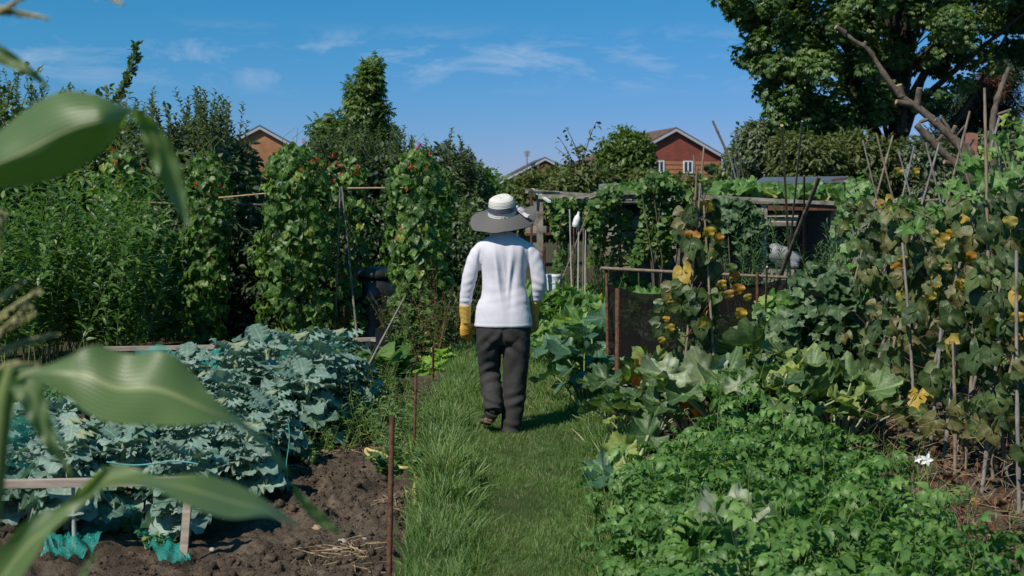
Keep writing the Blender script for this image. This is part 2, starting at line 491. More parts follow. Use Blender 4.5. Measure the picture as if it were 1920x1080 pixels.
M = {}
M['apple'] = leafmat('apple_leaf', [(0, (0.042, 0.068, 0.024)), (0.6, (0.074, 0.116, 0.038)), (1, (0.13, 0.18, 0.08))], 0.42, 0.22, back=1.9)
M['silver'] = leafmat('silver_leaf', [(0, (0.038, 0.060, 0.028)), (0.6, (0.070, 0.100, 0.048)), (1, (0.16, 0.195, 0.115))], 0.5, 0.2, back=1.8)
M['lance'] = leafmat('lance_leaf', [(0, (0.050, 0.115, 0.025)), (0.7, (0.085, 0.165, 0.038)), (1, (0.14, 0.23, 0.07))], 0.45, 0.28)
M['bean'] = leafmat('runner_bean_leaf', [(0, (0.035, 0.085, 0.015)), (0.6, (0.075, 0.155, 0.026)), (0.9, (0.13, 0.22, 0.045)), (1, (0.24, 0.29, 0.05))], 0.45, 0.3, vein=0.25)
M['oldbean'] = leafmat('fading_bean_leaf', [(0, (0.028, 0.052, 0.017)), (0.5, (0.058, 0.098, 0.030)), (0.80, (0.12, 0.160, 0.050)), (0.895, (0.12, 0.085, 0.035)), (0.935, (0.28, 0.25, 0.06)), (1, (0.46, 0.28, 0.03))], 0.5, 0.25, vein=0.3, bump=0.3)
M['yellow'] = leafmat('yellow_leaf', [(0, (0.34, 0.28, 0.05)), (0.4, (0.50, 0.32, 0.035)), (0.7, (0.42, 0.17, 0.02)), (1, (0.42, 0.40, 0.16))], 0.5, 0.3, vein=0.3, tint=(1.1, 1.0, 0.3), patch=((0.16, 0.12, 0.03), 30, 0.56, 0.8))
M['courg'] = leafmat('courgette_leaf', [(0, (0.028, 0.065, 0.020)), (0.5, (0.055, 0.110, 0.034)), (0.85, (0.11, 0.175, 0.06)), (1, (0.27, 0.32, 0.08))], 0.5, 0.2, vein=0.6, palm=True, patch=((0.20, 0.25, 0.17), 26, 0.58, 0.4), bump=0.3)
M['bluecourg'] = leafmat('dark_courgette_leaf', [(0, (0.030, 0.085, 0.045)), (0.7, (0.048, 0.115, 0.065)), (1, (0.075, 0.15, 0.085))], 0.45, 0.15, vein=0.6, palm=True, bump=0.3)
M['mildew'] = leafmat('mildewed_leaf', [(0, (0.12, 0.17, 0.08)), (1, (0.19, 0.24, 0.12))], 0.75, 0.15, vein=0.5, palm=True, patch=((0.40, 0.44, 0.34), 12, 0.52, 0.85))
M['limeleaf'] = leafmat('yellowing_courgette_leaf', [(0, (0.20, 0.27, 0.06)), (1, (0.34, 0.37, 0.12))], 0.55, 0.3, vein=0.5, palm=True)
M['squash'] = leafmat('squash_leaf', [(0, (0.055, 0.13, 0.03)), (0.7, (0.09, 0.19, 0.045)), (0.93, (0.15, 0.26, 0.07)), (1, (0.3, 0.34, 0.08))], 0.5, 0.28, vein=0.5, palm=True)
M['cuke'] = leafmat('cucumber_leaf', [(0, (0.035, 0.075, 0.030)), (0.7, (0.065, 0.120, 0.050)), (1, (0.11, 0.175, 0.08))], 0.5, 0.22, vein=0.4, palm=True, bump=0.3)
M['vine'] = leafmat('vine_leaf', [(0, (0.045, 0.10, 0.025)), (0.7, (0.085, 0.16, 0.035)), (1, (0.16, 0.24, 0.06))], 0.5, 0.3)
M['potato'] = leafmat('potato_leaf', [(0, (0.050, 0.120, 0.026)), (0.6, (0.085, 0.180, 0.038)), (1, (0.15, 0.26, 0.065))], 0.48, 0.25, vein=0.3, bump=0.25)
M['bras'] = leafmat('brassica_leaf', [(0, (0.080, 0.150, 0.120)), (0.6, (0.16, 0.245, 0.21)), (0.96, (0.25, 0.33, 0.29)), (1, (0.28, 0.30, 0.15))], 0.55, 0.12, vein=0.55, back=1.35, tint=(1.0, 1.3, 0.6), bump=0.2)
M['kale'] = leafmat('kale_leaf', [(0, (0.05, 0.13, 0.05)), (1, (0.10, 0.22, 0.08))], 0.6, 0.2)
M['maple'] = leafmat('maple_leaf', [(0, (0.035, 0.075, 0.018)), (0.5, (0.070, 0.132, 0.030)), (1, (0.17, 0.24, 0.065))], 0.42, 0.22)
M['ash'] = leafmat('ash_leaf', [(0, (0.055, 0.100, 0.022)), (0.6, (0.095, 0.155, 0.034)), (1, (0.16, 0.22, 0.055))], 0.45, 0.25)
M['sage'] = leafmat('sage_leaf', [(0, (0.075, 0.100, 0.055)), (1, (0.16, 0.20, 0.12))], 0.6, 0.2)
M['olive'] = leafmat('olive_leaf', [(0, (0.060, 0.085, 0.025)), (0.8, (0.105, 0.130, 0.040)), (1, (0.18, 0.19, 0.07))], 0.6, 0.25)
M['lime'] = leafmat('lime_leaf', [(0, (0.14, 0.26, 0.04)), (1, (0.26, 0.40, 0.08))], 0.5, 0.35)
M['conifer'] = leafmat('conifer_leaf', [(0, (0.015, 0.035, 0.012)), (1, (0.035, 0.06, 0.022))], 0.6, 0.1)
M['brownneedle'] = leafmat('dead_needle', [(0, (0.07, 0.03, 0.015)), (1, (0.12, 0.055, 0.025))], 0.7, 0.1)
M['fern'] = leafmat('feathery_leaf', [(0, (0.04, 0.10, 0.035)), (1, (0.08, 0.16, 0.06))], 0.6, 0.2)
M['weed'] = leafmat('weed_leaf', [(0, (0.06, 0.12, 0.03)), (0.8, (0.10, 0.18, 0.05)), (1, (0.25, 0.24, 0.06))], 0.55, 0.25)
M['grass'] = leafmat('grass_blade', [(0, (0.050, 0.100, 0.022)), (0.55, (0.092, 0.168, 0.038)), (0.86, (0.15, 0.225, 0.065)), (0.95, (0.24, 0.25, 0.10)), (1, (0.34, 0.29, 0.15))], 0.5, 0.3)
M['flower'] = leafmat('scarlet_flower', [(0, (0.55, 0.03, 0.015)), (1, (0.8, 0.08, 0.03))], 0.5, 0.3, tint=(1.2, 0.6, 0.4))
M['orangeflower'] = leafmat('orange_flower', [(0, (0.75, 0.28, 0.03)), (1, (0.8, 0.42, 0.06))], 0.5, 0.3, tint=(1.1, 0.8, 0.4))
M['white'] = plain('white_petal', (0.8, 0.8, 0.78), 0.5, var=0.04)
M['greenstem'] = plain('green_stem', (0.16, 0.22, 0.07), 0.5, var=0.2)
M['palestem'] = plain('pale_stem', (0.30, 0.34, 0.20), 0.5, var=0.2)
M['purplestem'] = plain('purple_stem', (0.085, 0.045, 0.040), 0.6, var=0.3)
M['twig'] = plain('twig', (0.12, 0.10, 0.07), 0.8, var=0.3)
M['drystem'] = plain('dry_stem', (0.20, 0.12, 0.07), 0.8, var=0.3)
M['bark'] = plain('dark_bark', (0.055, 0.045, 0.035), 0.9, var=0.4, scale=9, bump=0.6)
M['greybark'] = plain('grey_bark', (0.115, 0.09, 0.07), 0.9, var=0.45, scale=14, bump=0.8)
M['cutwood'] = plain('cut_wood', (0.35, 0.24, 0.15), 0.8, var=0.2)
M['cane'] = plain('bamboo_cane', (0.21, 0.165, 0.12), 0.6, var=0.3, scale=7, stretch=(6, 6, 1.5))
M['greycane'] = plain('weathered_cane', (0.20, 0.185, 0.17), 0.65, var=0.35, scale=7, stretch=(6, 6, 1.5))
M['tancane'] = plain('tan_cane', (0.42, 0.29, 0.16), 0.6, var=0.3, scale=7)
M['whitecane'] = plain('white_cane', (0.38, 0.38, 0.36), 0.5, var=0.15)
M['timber'] = plain('weathered_timber', (0.20, 0.18, 0.155), 0.85, var=0.45, scale=9, stretch=(1, 1, 1), bump=0.5, c2=(0.33, 0.30, 0.26))
M['paletimber'] = plain('grey_rail', (0.33, 0.27, 0.22), 0.8, var=0.3, scale=10, stretch=(0.4, 3, 3), bump=0.3)
M['rust'] = plain('rusty_iron', (0.10, 0.045, 0.028), 0.8, var=0.45, scale=40, c2=(0.17, 0.075, 0.045), bump=0.4)
M['corrug'] = plain('grey_sheet', (0.25, 0.25, 0.26), 0.6, var=0.3, scale=5)
M['bluesheet'] = plain('blue_sheet', (0.12, 0.15, 0.20), 0.35, var=0.2, scale=4)
M['whiteplastic'] = plain('white_plastic', (0.72, 0.74, 0.76), 0.35, 0.5, var=0.05)
M['blackplastic'] = plain('black_plastic', (0.018, 0.019, 0.022), 0.35, 0.5, var=0.3)
M['string'] = plain('string', (0.42, 0.40, 0.36), 0.8, var=0.1)
M['stone'] = plain('stone', (0.36, 0.33, 0.30), 0.8, var=0.25, scale=30, bump=0.3)
M['straw'] = plain('straw', (0.34, 0.25, 0.15), 0.8, var=0.35, scale=30)
M['shadehedge'] = leafmat('shade_dark_leaf', [(0, (0.018, 0.036, 0.012)), (1, (0.040, 0.070, 0.020))], 0.5, 0.15)  # near-black leaf colour stands in for the shade behind the beans
M['hose'] = plain('yellow_hose', (0.50, 0.42, 0.16), 0.5, 0.4, var=0.15, scale=30)
M['tealcord'] = plain('teal_cord', (0.10, 0.35, 0.33), 0.5, var=0.1)

# ------------------------------------------------------------------ growth helpers
def in_poly(x, y, poly):
    inside = np.zeros(len(x), bool); n = len(poly)
    for i in range(n):
        x1, y1 = poly[i]; x2, y2 = poly[(i + 1) % n]
        c = ((y1 > y) != (y2 > y)) & (x < (x2 - x1) * (y - y1) / (y2 - y1 + 1e-9) + x1)
        inside ^= c
    return inside
def edge_dist(x, y, poly):
    d = np.full(len(x), 1e9); n = len(poly)
    for i in range(n):
        a = np.array(poly[i], float); b = np.array(poly[(i + 1) % n], float); ab = b - a
        t = np.clip(((x - a[0]) * ab[0] + (y - a[1]) * ab[1]) / (ab @ ab + 1e-9), 0, 1)
        d = np.minimum(d, np.hypot(x - a[0] - t * ab[0], y - a[1] - t * ab[1]))
    return d
def poly_points(poly, Y, thick, n):
    """points in the volume whose outline seen from the path is poly, thickness swelling away from the rim"""
    poly = np.array(poly, float); lo, hi = poly.min(0), poly.max(0)
    px, py = np.zeros(0), np.zeros(0)
    while len(px) < n:
        a = uni(lo[0], hi[0], n * 3); b = uni(lo[1], hi[1], n * 3)
        k = in_poly(a, b, poly); px = np.concatenate([px, a[k]]); py = np.concatenate([py, b[k]])
    px, py = px[:n], py[:n]
    d = edge_dist(px, py, poly); d = np.sqrt(np.clip(d / (d.max() * 0.7), 0, 1))
    YY = Y + uni(-1, 1, n) * thick * (0.15 + 0.85 * d)
    return np.stack([(px - 960) * Y / F * (1 + 0 * YY), YY, H - (py - HY) * Y / F], -1)
def clumps(g, cen, rc, per, tm, size, mat=0, droop=0.3, rjit=0.3, flat=0.7, upb=0.8):
    n = len(cen)
    rc = np.broadcast_to(rc, (n,)) * uni(0.7, 1.25, n)
    c = np.repeat(cen, per, 0); r = np.repeat(rc, per)
    d = rvec(n * per); d[:, 2] *= flat
    pos = c + d * (r * uni(0.35, 1.0, n * per) ** 0.7)[:, None]
    fwd = d * 0.9 + rvec(n * per) * 0.6 + np.array([0, 0, -droop])
    up = d * 0.5 + rvec(n * per) * 0.5 + np.array([0, 0, upb])
    base = np.repeat(uni(0, 0.6, n), per)
    scatter(g, tm, pos, fwd, up, size * uni(1 - rjit, 1 + rjit, n * per), np.clip(base + uni(0, 0.4, n * per), 0, 1), mat)
def shoots(g, B, D, Ln, nl, tm, size, r0=0.006, bend=0.15, smat=0, lmat=1, t0=0.1, out=0.9, seg=4, taper=0.4, upc=0.35, rlo=0.0, rhi=1.0, grav=0.0, t1=1.0, leafdroop=0.0, uj=0.0):
    B = np.asarray(B, float).reshape(-1, 3); S = len(B)
    D = nrm(np.broadcast_to(D, (S, 3))); Ln = np.broadcast_to(Ln, (S,)).reshape(S, 1)
    bv = rvec(S) * bend; bv[:, 2] = -np.abs(bv[:, 2]) * 0.3 - grav
    def pt(t): return B + D * Ln * t + bv * Ln * t * t
    if smat is not None:
        for k in range(seg):
            a, b = k / seg, (k + 1) / seg
            sticks(g, pt(a), pt(b), r0 * (1 - 0.8 * a), r0 * (1 - 0.8 * b), 3, smat)
    t = (np.arange(nl) + uni(0.2, 0.8, (S, nl))) / nl * (t1 - t0) + t0
    pos = B[:, None] + D[:, None] * Ln[:, None] * t[..., None] + bv[:, None] * Ln[:, None] * (t ** 2)[..., None]
    pos = pos.reshape(-1, 3); Dn = np.repeat(D, nl, 0)
    x = nrm(np.cross(Dn, np.array([0.13, 0.97, 0.2]))); y = np.cross(Dn, x)
    ph = (np.arange(nl) * 2.4)[None] + uni(0, 6.28, (S, 1)); ph = ph.ravel() + uni(-0.4, 0.4, S * nl)
    rad = np.cos(ph)[:, None] * x + np.sin(ph)[:, None] * y
    fwd = rad * out + Dn * upc + rvec(S * nl) * (0.2 + uj * 0.5) + np.array([0, 0, -leafdroop])
    up = Dn * 0.9 - rad * 0.25 + rvec(S * nl) * (0.25 + uj)
    tt = t.ravel()
    sz = size * uni(0.7, 1.25, S * nl) * (1 - taper * tt)
    scatter(g, tm, pos, fwd, up, sz, uni(rlo, rhi, S * nl), lmat)
    return pt

def vnoise(x, y, seed=0):
    r = np.random.default_rng(seed); T = r.random((256, 256))
    xi, yi = np.floor(x).astype(int), np.floor(y).astype(int)
    fx, fy = x - xi, y - yi
    fx = fx * fx * (3 - 2 * fx); fy = fy * fy * (3 - 2 * fy)
    g = lambda i, j: T[i % 256, j % 256]
    return (g(xi, yi) * (1 - fx) + g(xi + 1, yi) * fx) * (1 - fy) + (g(xi, yi + 1) * (1 - fx) + g(xi + 1, yi + 1) * fx) * fy
def fbm(x, y, o=5, seed=0):
    s, a = 0, 0.5
    for k in range(o):
        s = s + a * vnoise(x * 2 ** k, y * 2 ** k, seed + k); a *= 0.5
    return s
def clod(x, y, cell, seed):
    """rounded lumps: jittered cell domes"""
    r = np.random.default_rng(seed); J = r.random((128, 128, 3))
    X, Y_ = x / cell, y / cell; xi, yi = np.floor(X).astype(int), np.floor(Y_).astype(int)
    h = np.zeros_like(X)
    for di in (-1, 0, 1):
        for dj in (-1, 0, 1):
            c = J[(xi + di) % 128, (yi + dj) % 128]
            d = np.hypot(X - (xi + di + c[..., 0]), Y_ - (yi + dj + c[..., 1]))
            rr = 0.35 + 0.5 * c[..., 2]
            h = np.maximum(h, np.sqrt(np.clip(1 - (d / rr) ** 2, 0, 1)) * rr)
    return h * cell
def hfield(g, x0, x1, y0, y1, dx, dy, fn, mat=0):
    xs = np.arange(x0, x1 + dx / 2, dx); ys = np.arange(y0, y1 + dy / 2, dy)
    X, Y_ = np.meshgrid(xs, ys, indexing='ij'); Z = fn(X, Y_)
    V = np.stack([X, Y_, Z], -1).reshape(-1, 3)
    n, m = len(xs), len(ys)
    i, j = np.meshgrid(np.arange(n - 1), np.arange(m - 1), indexing='ij')
    q = np.stack([i * m + j, (i + 1) * m + j, (i + 1) * m + j + 1, i * m + j + 1], -1).reshape(-1, 4)
    g.add(V, q, None, mat)

# ------------------------------------------------------------------ ground, soil beds, grass path
def soilmat(name, c1, c2, c3):
    m, n, b = newmat(name); N = n.nodes; K = n.links.new
    tcn = N.new('ShaderNodeTexCoord')
    t = N.new('ShaderNodeTexNoise'); t.inputs['Scale'].default_value = 5; t.inputs['Detail'].default_value = 10; t.inputs['Roughness'].default_value = 0.75
    K(tcn.outputs['Object'], t.inputs['Vector'])
    cr = N.new('ShaderNodeValToRGB'); e = cr.color_ramp.elements
    e[0].position = 0.3; e[0].color = (*c1, 1); e[1].position = 0.72; e[1].color = (*c3, 1)
    k = e.new(0.5); k.color = (*c2, 1)
    K(t.outputs['Fac'], cr.inputs['Fac'])
    t2 = N.new('ShaderNodeTexNoise'); t2.inputs['Scale'].default_value = 160; t2.inputs['Detail'].default_value = 4
    K(tcn.outputs['Object'], t2.inputs['Vector'])
    mr = N.new('ShaderNodeMapRange'); mr.inputs['From Min'].default_value = 0.3; mr.inputs['From Max'].default_value = 0.7
    mr.inputs['To Min'].default_value = 0.6; mr.inputs['To Max'].default_value = 1.4; K(t2.outputs['Fac'], mr.inputs['Value'])
    mx = N.new('ShaderNodeMix'); mx.data_type = 'RGBA'; mx.blend_type = 'MULTIPLY'; mx.inputs['Factor'].default_value = 1
    K(cr.outputs['Color'], mx.inputs['A']); K(mr.outputs[0], mx.inputs['B']); K(mx.outputs['Result'], b.inputs['Base Color'])
    b.inputs['Roughness'].default_value = 0.95; b.inputs['Specular IOR Level'].default_value = 0.15
    bp = N.new('ShaderNodeBump'); bp.inputs['Strength'].default_value = 0.9; bp.inputs['Distance'].default_value = 0.012
    ad = N.new('ShaderNodeMath'); ad.operation = 'ADD'; K(t.outputs['Fac'], ad.inputs[0]); K(t2.outputs['Fac'], ad.inputs[1])
    K(ad.outputs[0], bp.inputs['Height']); K(bp.outputs[0], b.inputs['Normal'])
    return m
M['soil'] = soilmat('dug_soil', (0.042, 0.031, 0.023), (0.090, 0.067, 0.050), (0.19, 0.145, 0.11))
M['earth'] = soilmat('weedy_earth', (0.035, 0.040, 0.018), (0.06, 0.055, 0.028), (0.09, 0.09, 0.04))
M['turf'] = soilmat('turf_base', (0.030, 0.045, 0.014), (0.050, 0.075, 0.022), (0.085, 0.095, 0.035))

g = Geo()
S_ = 400.0
g.add([[-S_, -20, -0.06], [S_, -20, -0.06], [S_, 700, -0.06], [-S_, 700, -0.06]], np.array([[0, 1, 2, 3]]))
tag(g.build('ground', M['earth'], smooth=False), 'weedy brown earth under the whole allotment', 'ground', kind='structure')

def soil_h(X, Y_):
    X0, Y0 = X, Y_
    X = X0 + 0.05 * (fbm(X0 * 9, Y0 * 9, 4, 90) - 0.47); Y_ = Y0 + 0.05 * (fbm(X0 * 9 + 40, Y0 * 9, 4, 91) - 0.47)
    rough = 0.35 + 0.65 * np.clip((fbm(X * 0.9 + 3, Y_ * 0.9, 2, 5) - 0.25) * 4, 0, 1)
    bed = np.clip((9.5 - Y_) / 2.5, 0.25, 1)
    z = 0.07 * fbm(X * 1.6, Y_ * 1.6, 3, 1) + rough * bed * (clod(X, Y_, 0.21, 2) * 0.35 + clod(X + 7, Y_, 0.085, 3) * 0.42 + clod(X, Y_ + 5, 0.045, 4) * 0.7 + clod(X + 3, Y_, 0.022, 6) * 0.5) * (0.45 + 1.1 * fbm(X * 14, Y_ * 14, 4, 92)) + 0.035 * (fbm(X * 20, Y_ * 20, 4, 9) - 0.4)
    edge = np.clip((-0.42 - X0) / 0.16, 0, 1)
    return -0.045 + z * (0.25 + 0.75 * edge) * 0.95
g = Geo()
hfield(g, -1.7, -0.40, 4.7, 9.2, 0.0095, 0.012, soil_h)
hfield(g, -3.6, -1.7, 3.6, 9.2, 0.016, 0.018, soil_h)
hfield(g, -1.7, -0.40, 3.6, 4.7, 0.02, 0.02, soil_h)
hfield(g, -5.5, -3.6, 3.6, 13.5, 0.08, 0.08, soil_h)
hfield(g, -3.6, -0.40, 9.2, 13.5, 0.03, 0.04, soil_h)
# loose clods and crumbs lying on the dug soil
def t_lump(seed, nu=6, nv=9):
    r = np.random.default_rng(seed); V = []; d0 = rvec(5)
    for i in range(nu + 1):
        ph = math.pi * i / nu
        for j in range(nv):
            th = 6.2832 * j / nv; d = np.array([math.sin(ph) * math.cos(th), math.sin(ph) * math.sin(th), math.cos(ph)])
            q_ = 1 + 0.22 * sum(math.sin(3.1 * (d @ a) * (k_ + 1) + k_) / (k_ + 1) for k_, a in enumerate(d0)) + 0.20 * r.normal() * math.sin(ph)
            V.append(d * q_ * [1, 0.8, 0.62])
    i, j = np.meshgrid(np.arange(nu), np.arange(nv), indexing='ij'); j2 = (j + 1) % nv
    return np.array(V), np.zeros((len(V), 2)), np.stack([i * nv + j, (i + 1) * nv + j, (i + 1) * nv + j2, i * nv + j2], -1).reshape(-1, 4)
for sd in range(6):
    for (n, lo, hi, x0) in ((130, 0.008, 0.028, -3.3), (1700, 0.002, 0.009, -1.8), (40, 0.014, 0.030, -1.2)):
        x = uni(x0, -0.52, n); y = 4.6 + 4.2 * RN.random(n) ** 1.2; keep = fbm(x * 1.5 + 5, y * 1.5, 2, 71) > 0.33; x, y = x[keep], y[keep]; n = len(x)
        s_ = lo + (hi - lo) * RN.random(n) ** 2
        scatter(g, t_lump(sd), np.stack([x, y, soil_h(x, y) + s_ * 0.25], -1), rvec(n), rvec(n) * 0.6 + [0, 0, 1], s_)
tag(g.build('left_soil_bed', M['soil'], smooth=True), 'freshly dug brown soil with big clods left of the grass path', 'soil', kind='structure')
def soil_r(X, Y_):
    return -0.045 + 0.06 * fbm(X * 2, Y_ * 2, 3, 21) + 0.5 * clod(X, Y_, 0.09, 22) * 0.6 + 0.02 * fbm(X * 18, Y_ * 18, 2, 23) + 0.05 * np.clip((X - 0.6) / 0.4, 0, 1) - 0.03
g = Geo()
hfield(g, 0.45, 6.5, 3.4, 14.0, 0.035, 0.035, soil_r)
tag(g.build('right_soil_bed', M['soil']), 'brown soil under the crops right of the grass path', 'soil', kind='structure')

def path_l(y): return -0.465 - 0.10 * np.clip((y - 5.3) / 3, 0, 1) + 0.04 * np.sin(y * 1.3) + 0.05 * np.clip((y - 10) / 5, 0, 1)
def path_r(y): return 0.50 + 0.17 * np.clip((y - 5.3) / 3.5, 0, 1) - 0.17 * np.clip((y - 10.5) / 4, 0, 1) + 0.03 * np.sin(y * 1.7 + 1)
def turf_h(X, Y_): return 0.012 + 0.02 * fbm(X * 2.5, Y_ * 2.5, 3, 31)
g = Geo()
ys = np.arange(2.0, 26, 0.1); k = 12
V = []
for y in ys:
    xs = np.linspace(path_l(y) - 0.06, path_r(y) + 0.06, k)
    z = turf_h(xs, np.full(k, y)); z[0] = z[-1] = -0.05
    V.append(np.stack([xs, np.full(k, y), z], -1))
V = np.concatenate(V); i, j = np.meshgrid(np.arange(len(ys) - 1), np.arange(k - 1), indexing='ij')
g.add(V, np.stack([i * k + j, i * k + j + 1, (i + 1) * k + j + 1, (i + 1) * k + j], -1).reshape(-1, 4))
tag(g.build('path', M['turf']), 'trodden turf path running away between the allotment beds', 'path', kind='structure')

BLADE = t_leaf(lambda u: 0.055 * (1 - u) ** 0.6 + 0.004, 3, 1, 0.25, 0.9)
BLADE_S = t_leaf(lambda u: 0.075 * (1 - u) ** 0.6 + 0.006, 2, 1, 0.2, 0.8)
g = Geo()
def grass_patch(n, y0, y1, over, hgt, tm, xl=None, xr=None, width=None, lean=0.5, rlo=0.0, rhi=1.0):
    y = y0 + (y1 - y0) * RN.random(n) ** (1.35 if y1 - y0 > 3 else 1.0)
    if xl is None:
        x = path_l(y) - over + RN.random(n) * (path_r(y) - path_l(y) + 2 * over)
    else:
        x = xl(y) + RN.normal(size=n) * width
    dens = fbm(x * 3, y * 3, 3, 40)
    keep = RN.random(n) < np.clip((dens - 0.18) * 3.2, 0.25, 1)
    x, y = x[keep], y[keep]; n = len(x); dens = dens[keep]
    pos = np.stack([x, y, turf_h(x, y) - 0.01], -1)
    cl = fbm(x * 1.7 + 9, y * 1.7, 3, 41)
    la = fbm(x * 5, y * 5, 2, 43) * 25
    fwd = np.stack([np.cos(la) * lean, np.sin(la) * lean, np.ones(n)], -1) + RN.normal(size=(n, 3)) * 0.32
    fwd[:, 2] = np.abs(fwd[:, 2])
    up = np.stack([RN.normal(size=n), RN.normal(size=n) - 0.4, np.full(n, 0.25)], -1)
    L_ = hgt * uni(0.5, 1.25, n) * (0.6 + 0.9 * np.clip(cl, 0, 1))
    r = np.clip(cl * 0.7 + uni(0, 0.45, n), rlo, rhi)
    wear = np.exp(-((x - (path_l(y) + path_r(y)) / 2) / 0.22) ** 2) if xl is None else 0 * x
    L_ = L_ * (1 - 0.35 * wear)
    r = np.where(RN.random(n) < 0.05 + 0.12 * wear * (fbm(x * 6, y * 3, 2, 47) > 0.4), uni(0.88, 1, n), np.minimum(r, 0.86))
    scatter(g, tm, pos, fwd, up, L_, r)
grass_patch(150000, 4.2, 9.5, 0.03, 0.050, BLADE_S)
grass_patch(60000, 9.5, 24, 0.05, 0.09, BLADE_S)
# the long unmown fringe on both sides
grass_patch(20000, 4.4, 9.0, 0, 0.11, BLADE, xl=lambda y: path_l(y) + 0.15, width=0.07, lean=0.35)
grass_patch(6000, 4.4, 7.0, 0, 0.14, BLADE, xl=lambda y: path_r(y) - 0.0, width=0.05, lean=0.6)
grass_patch(5000, 7.6, 9.4, 0, 0.16, BLADE, xl=lambda y: path_r(y) - 0.03, width=0.06, lean=0.6)
grass_patch(10000, 9.0, 17.0, 0, 0.13, BLADE, xl=lambda y: path_l(y) + 0.07, width=0.08, lean=0.5)
grass_patch(6000, 9.5, 17.0, 0, 0.14, BLADE, xl=lambda y: path_r(y), width=0.08, lean=0.5)
grass_patch(7000, 6.3, 8.8, 0, 0.17, BLADE, xl=lambda y: path_l(y) + 0.15, width=0.05, lean=0.4)
tag(g.build('grass', M['grass']), 'green grass of the path with a long unmown fringe', 'grass', kind='stuff')

# ------------------------------------------------------------------ houses far behind
def brick(name, c1, c2, mortar=(0.3, 0.27, 0.24)):
    m, n, b = newmat(name); N = n.nodes; K = n.links.new
    tcn = N.new('ShaderNodeTexCoord'); mp = N.new('ShaderNodeMapping')
    mp.inputs['Rotation'].default_value = (math.radians(90), 0, 0)
    K(tcn.outputs['Object'], mp.inputs['Vector'])
    br = N.new('ShaderNodeTexBrick'); br.inputs['Scale'].default_value = 1.0
    br.inputs['Brick Width'].default_value = 0.225; br.inputs['Row Height'].default_value = 0.075; br.inputs['Mortar Size'].default_value = 0.008
    br.inputs['Color1'].default_value = (*c1, 1); br.inputs['Color2'].default_value = (*c2, 1); br.inputs['Mortar'].default_value = (*mortar, 1)
    K(mp.outputs[0], br.inputs['Vector'])
    t = N.new('ShaderNodeTexNoise'); t.inputs['Scale'].default_value = 1.2; t.inputs['Detail'].default_value = 8; K(tcn.outputs['Object'], t.inputs['Vector'])
    mr = N.new('ShaderNodeMapRange'); mr.inputs['From Min'].default_value = 0.3; mr.inputs['From Max'].default_value = 0.7
    mr.inputs['To Min'].default_value = 0.82; mr.inputs['To Max'].default_value = 1.18; K(t.outputs['Fac'], mr.inputs['Value'])
    mx = N.new('ShaderNodeMix'); mx.data_type = 'RGBA'; mx.blend_type = 'MULTIPLY'; mx.inputs['Factor'].default_value = 1
    K(br.outputs['Color'], mx.inputs['A']); K(mr.outputs[0], mx.inputs['B']); K(mx.outputs['Result'], b.inputs['Base Color'])
    b.inputs['Roughness'].default_value = 0.9
    return m
M['redbrick'] = brick('red_brick', (0.26, 0.060, 0.038), (0.20, 0.046, 0.030), (0.20, 0.075, 0.05))
M['orangebrick'] = brick('orange_brick', (0.42, 0.175, 0.075), (0.36, 0.145, 0.062), (0.34, 0.18, 0.10))
M['buffbrick'] = brick('buff_brick', (0.42, 0.185, 0.085), (0.36, 0.155, 0.07), (0.36, 0.18, 0.09))
M['rooftile'] = plain('roof_tile', (0.12, 0.075, 0.055), 0.85, var=0.3, scale=3)
M['slate'] = plain('dark_roof_tile', (0.075, 0.07, 0.07), 0.8, var=0.3, scale=3)
M['board'] = plain('white_bargeboard', (0.42, 0.45, 0.50), 0.5, var=0.06, scale=3)
M['glass'] = plain('window_glass', (0.02, 0.025, 0.03), 0.06, 0.8, var=0.2)

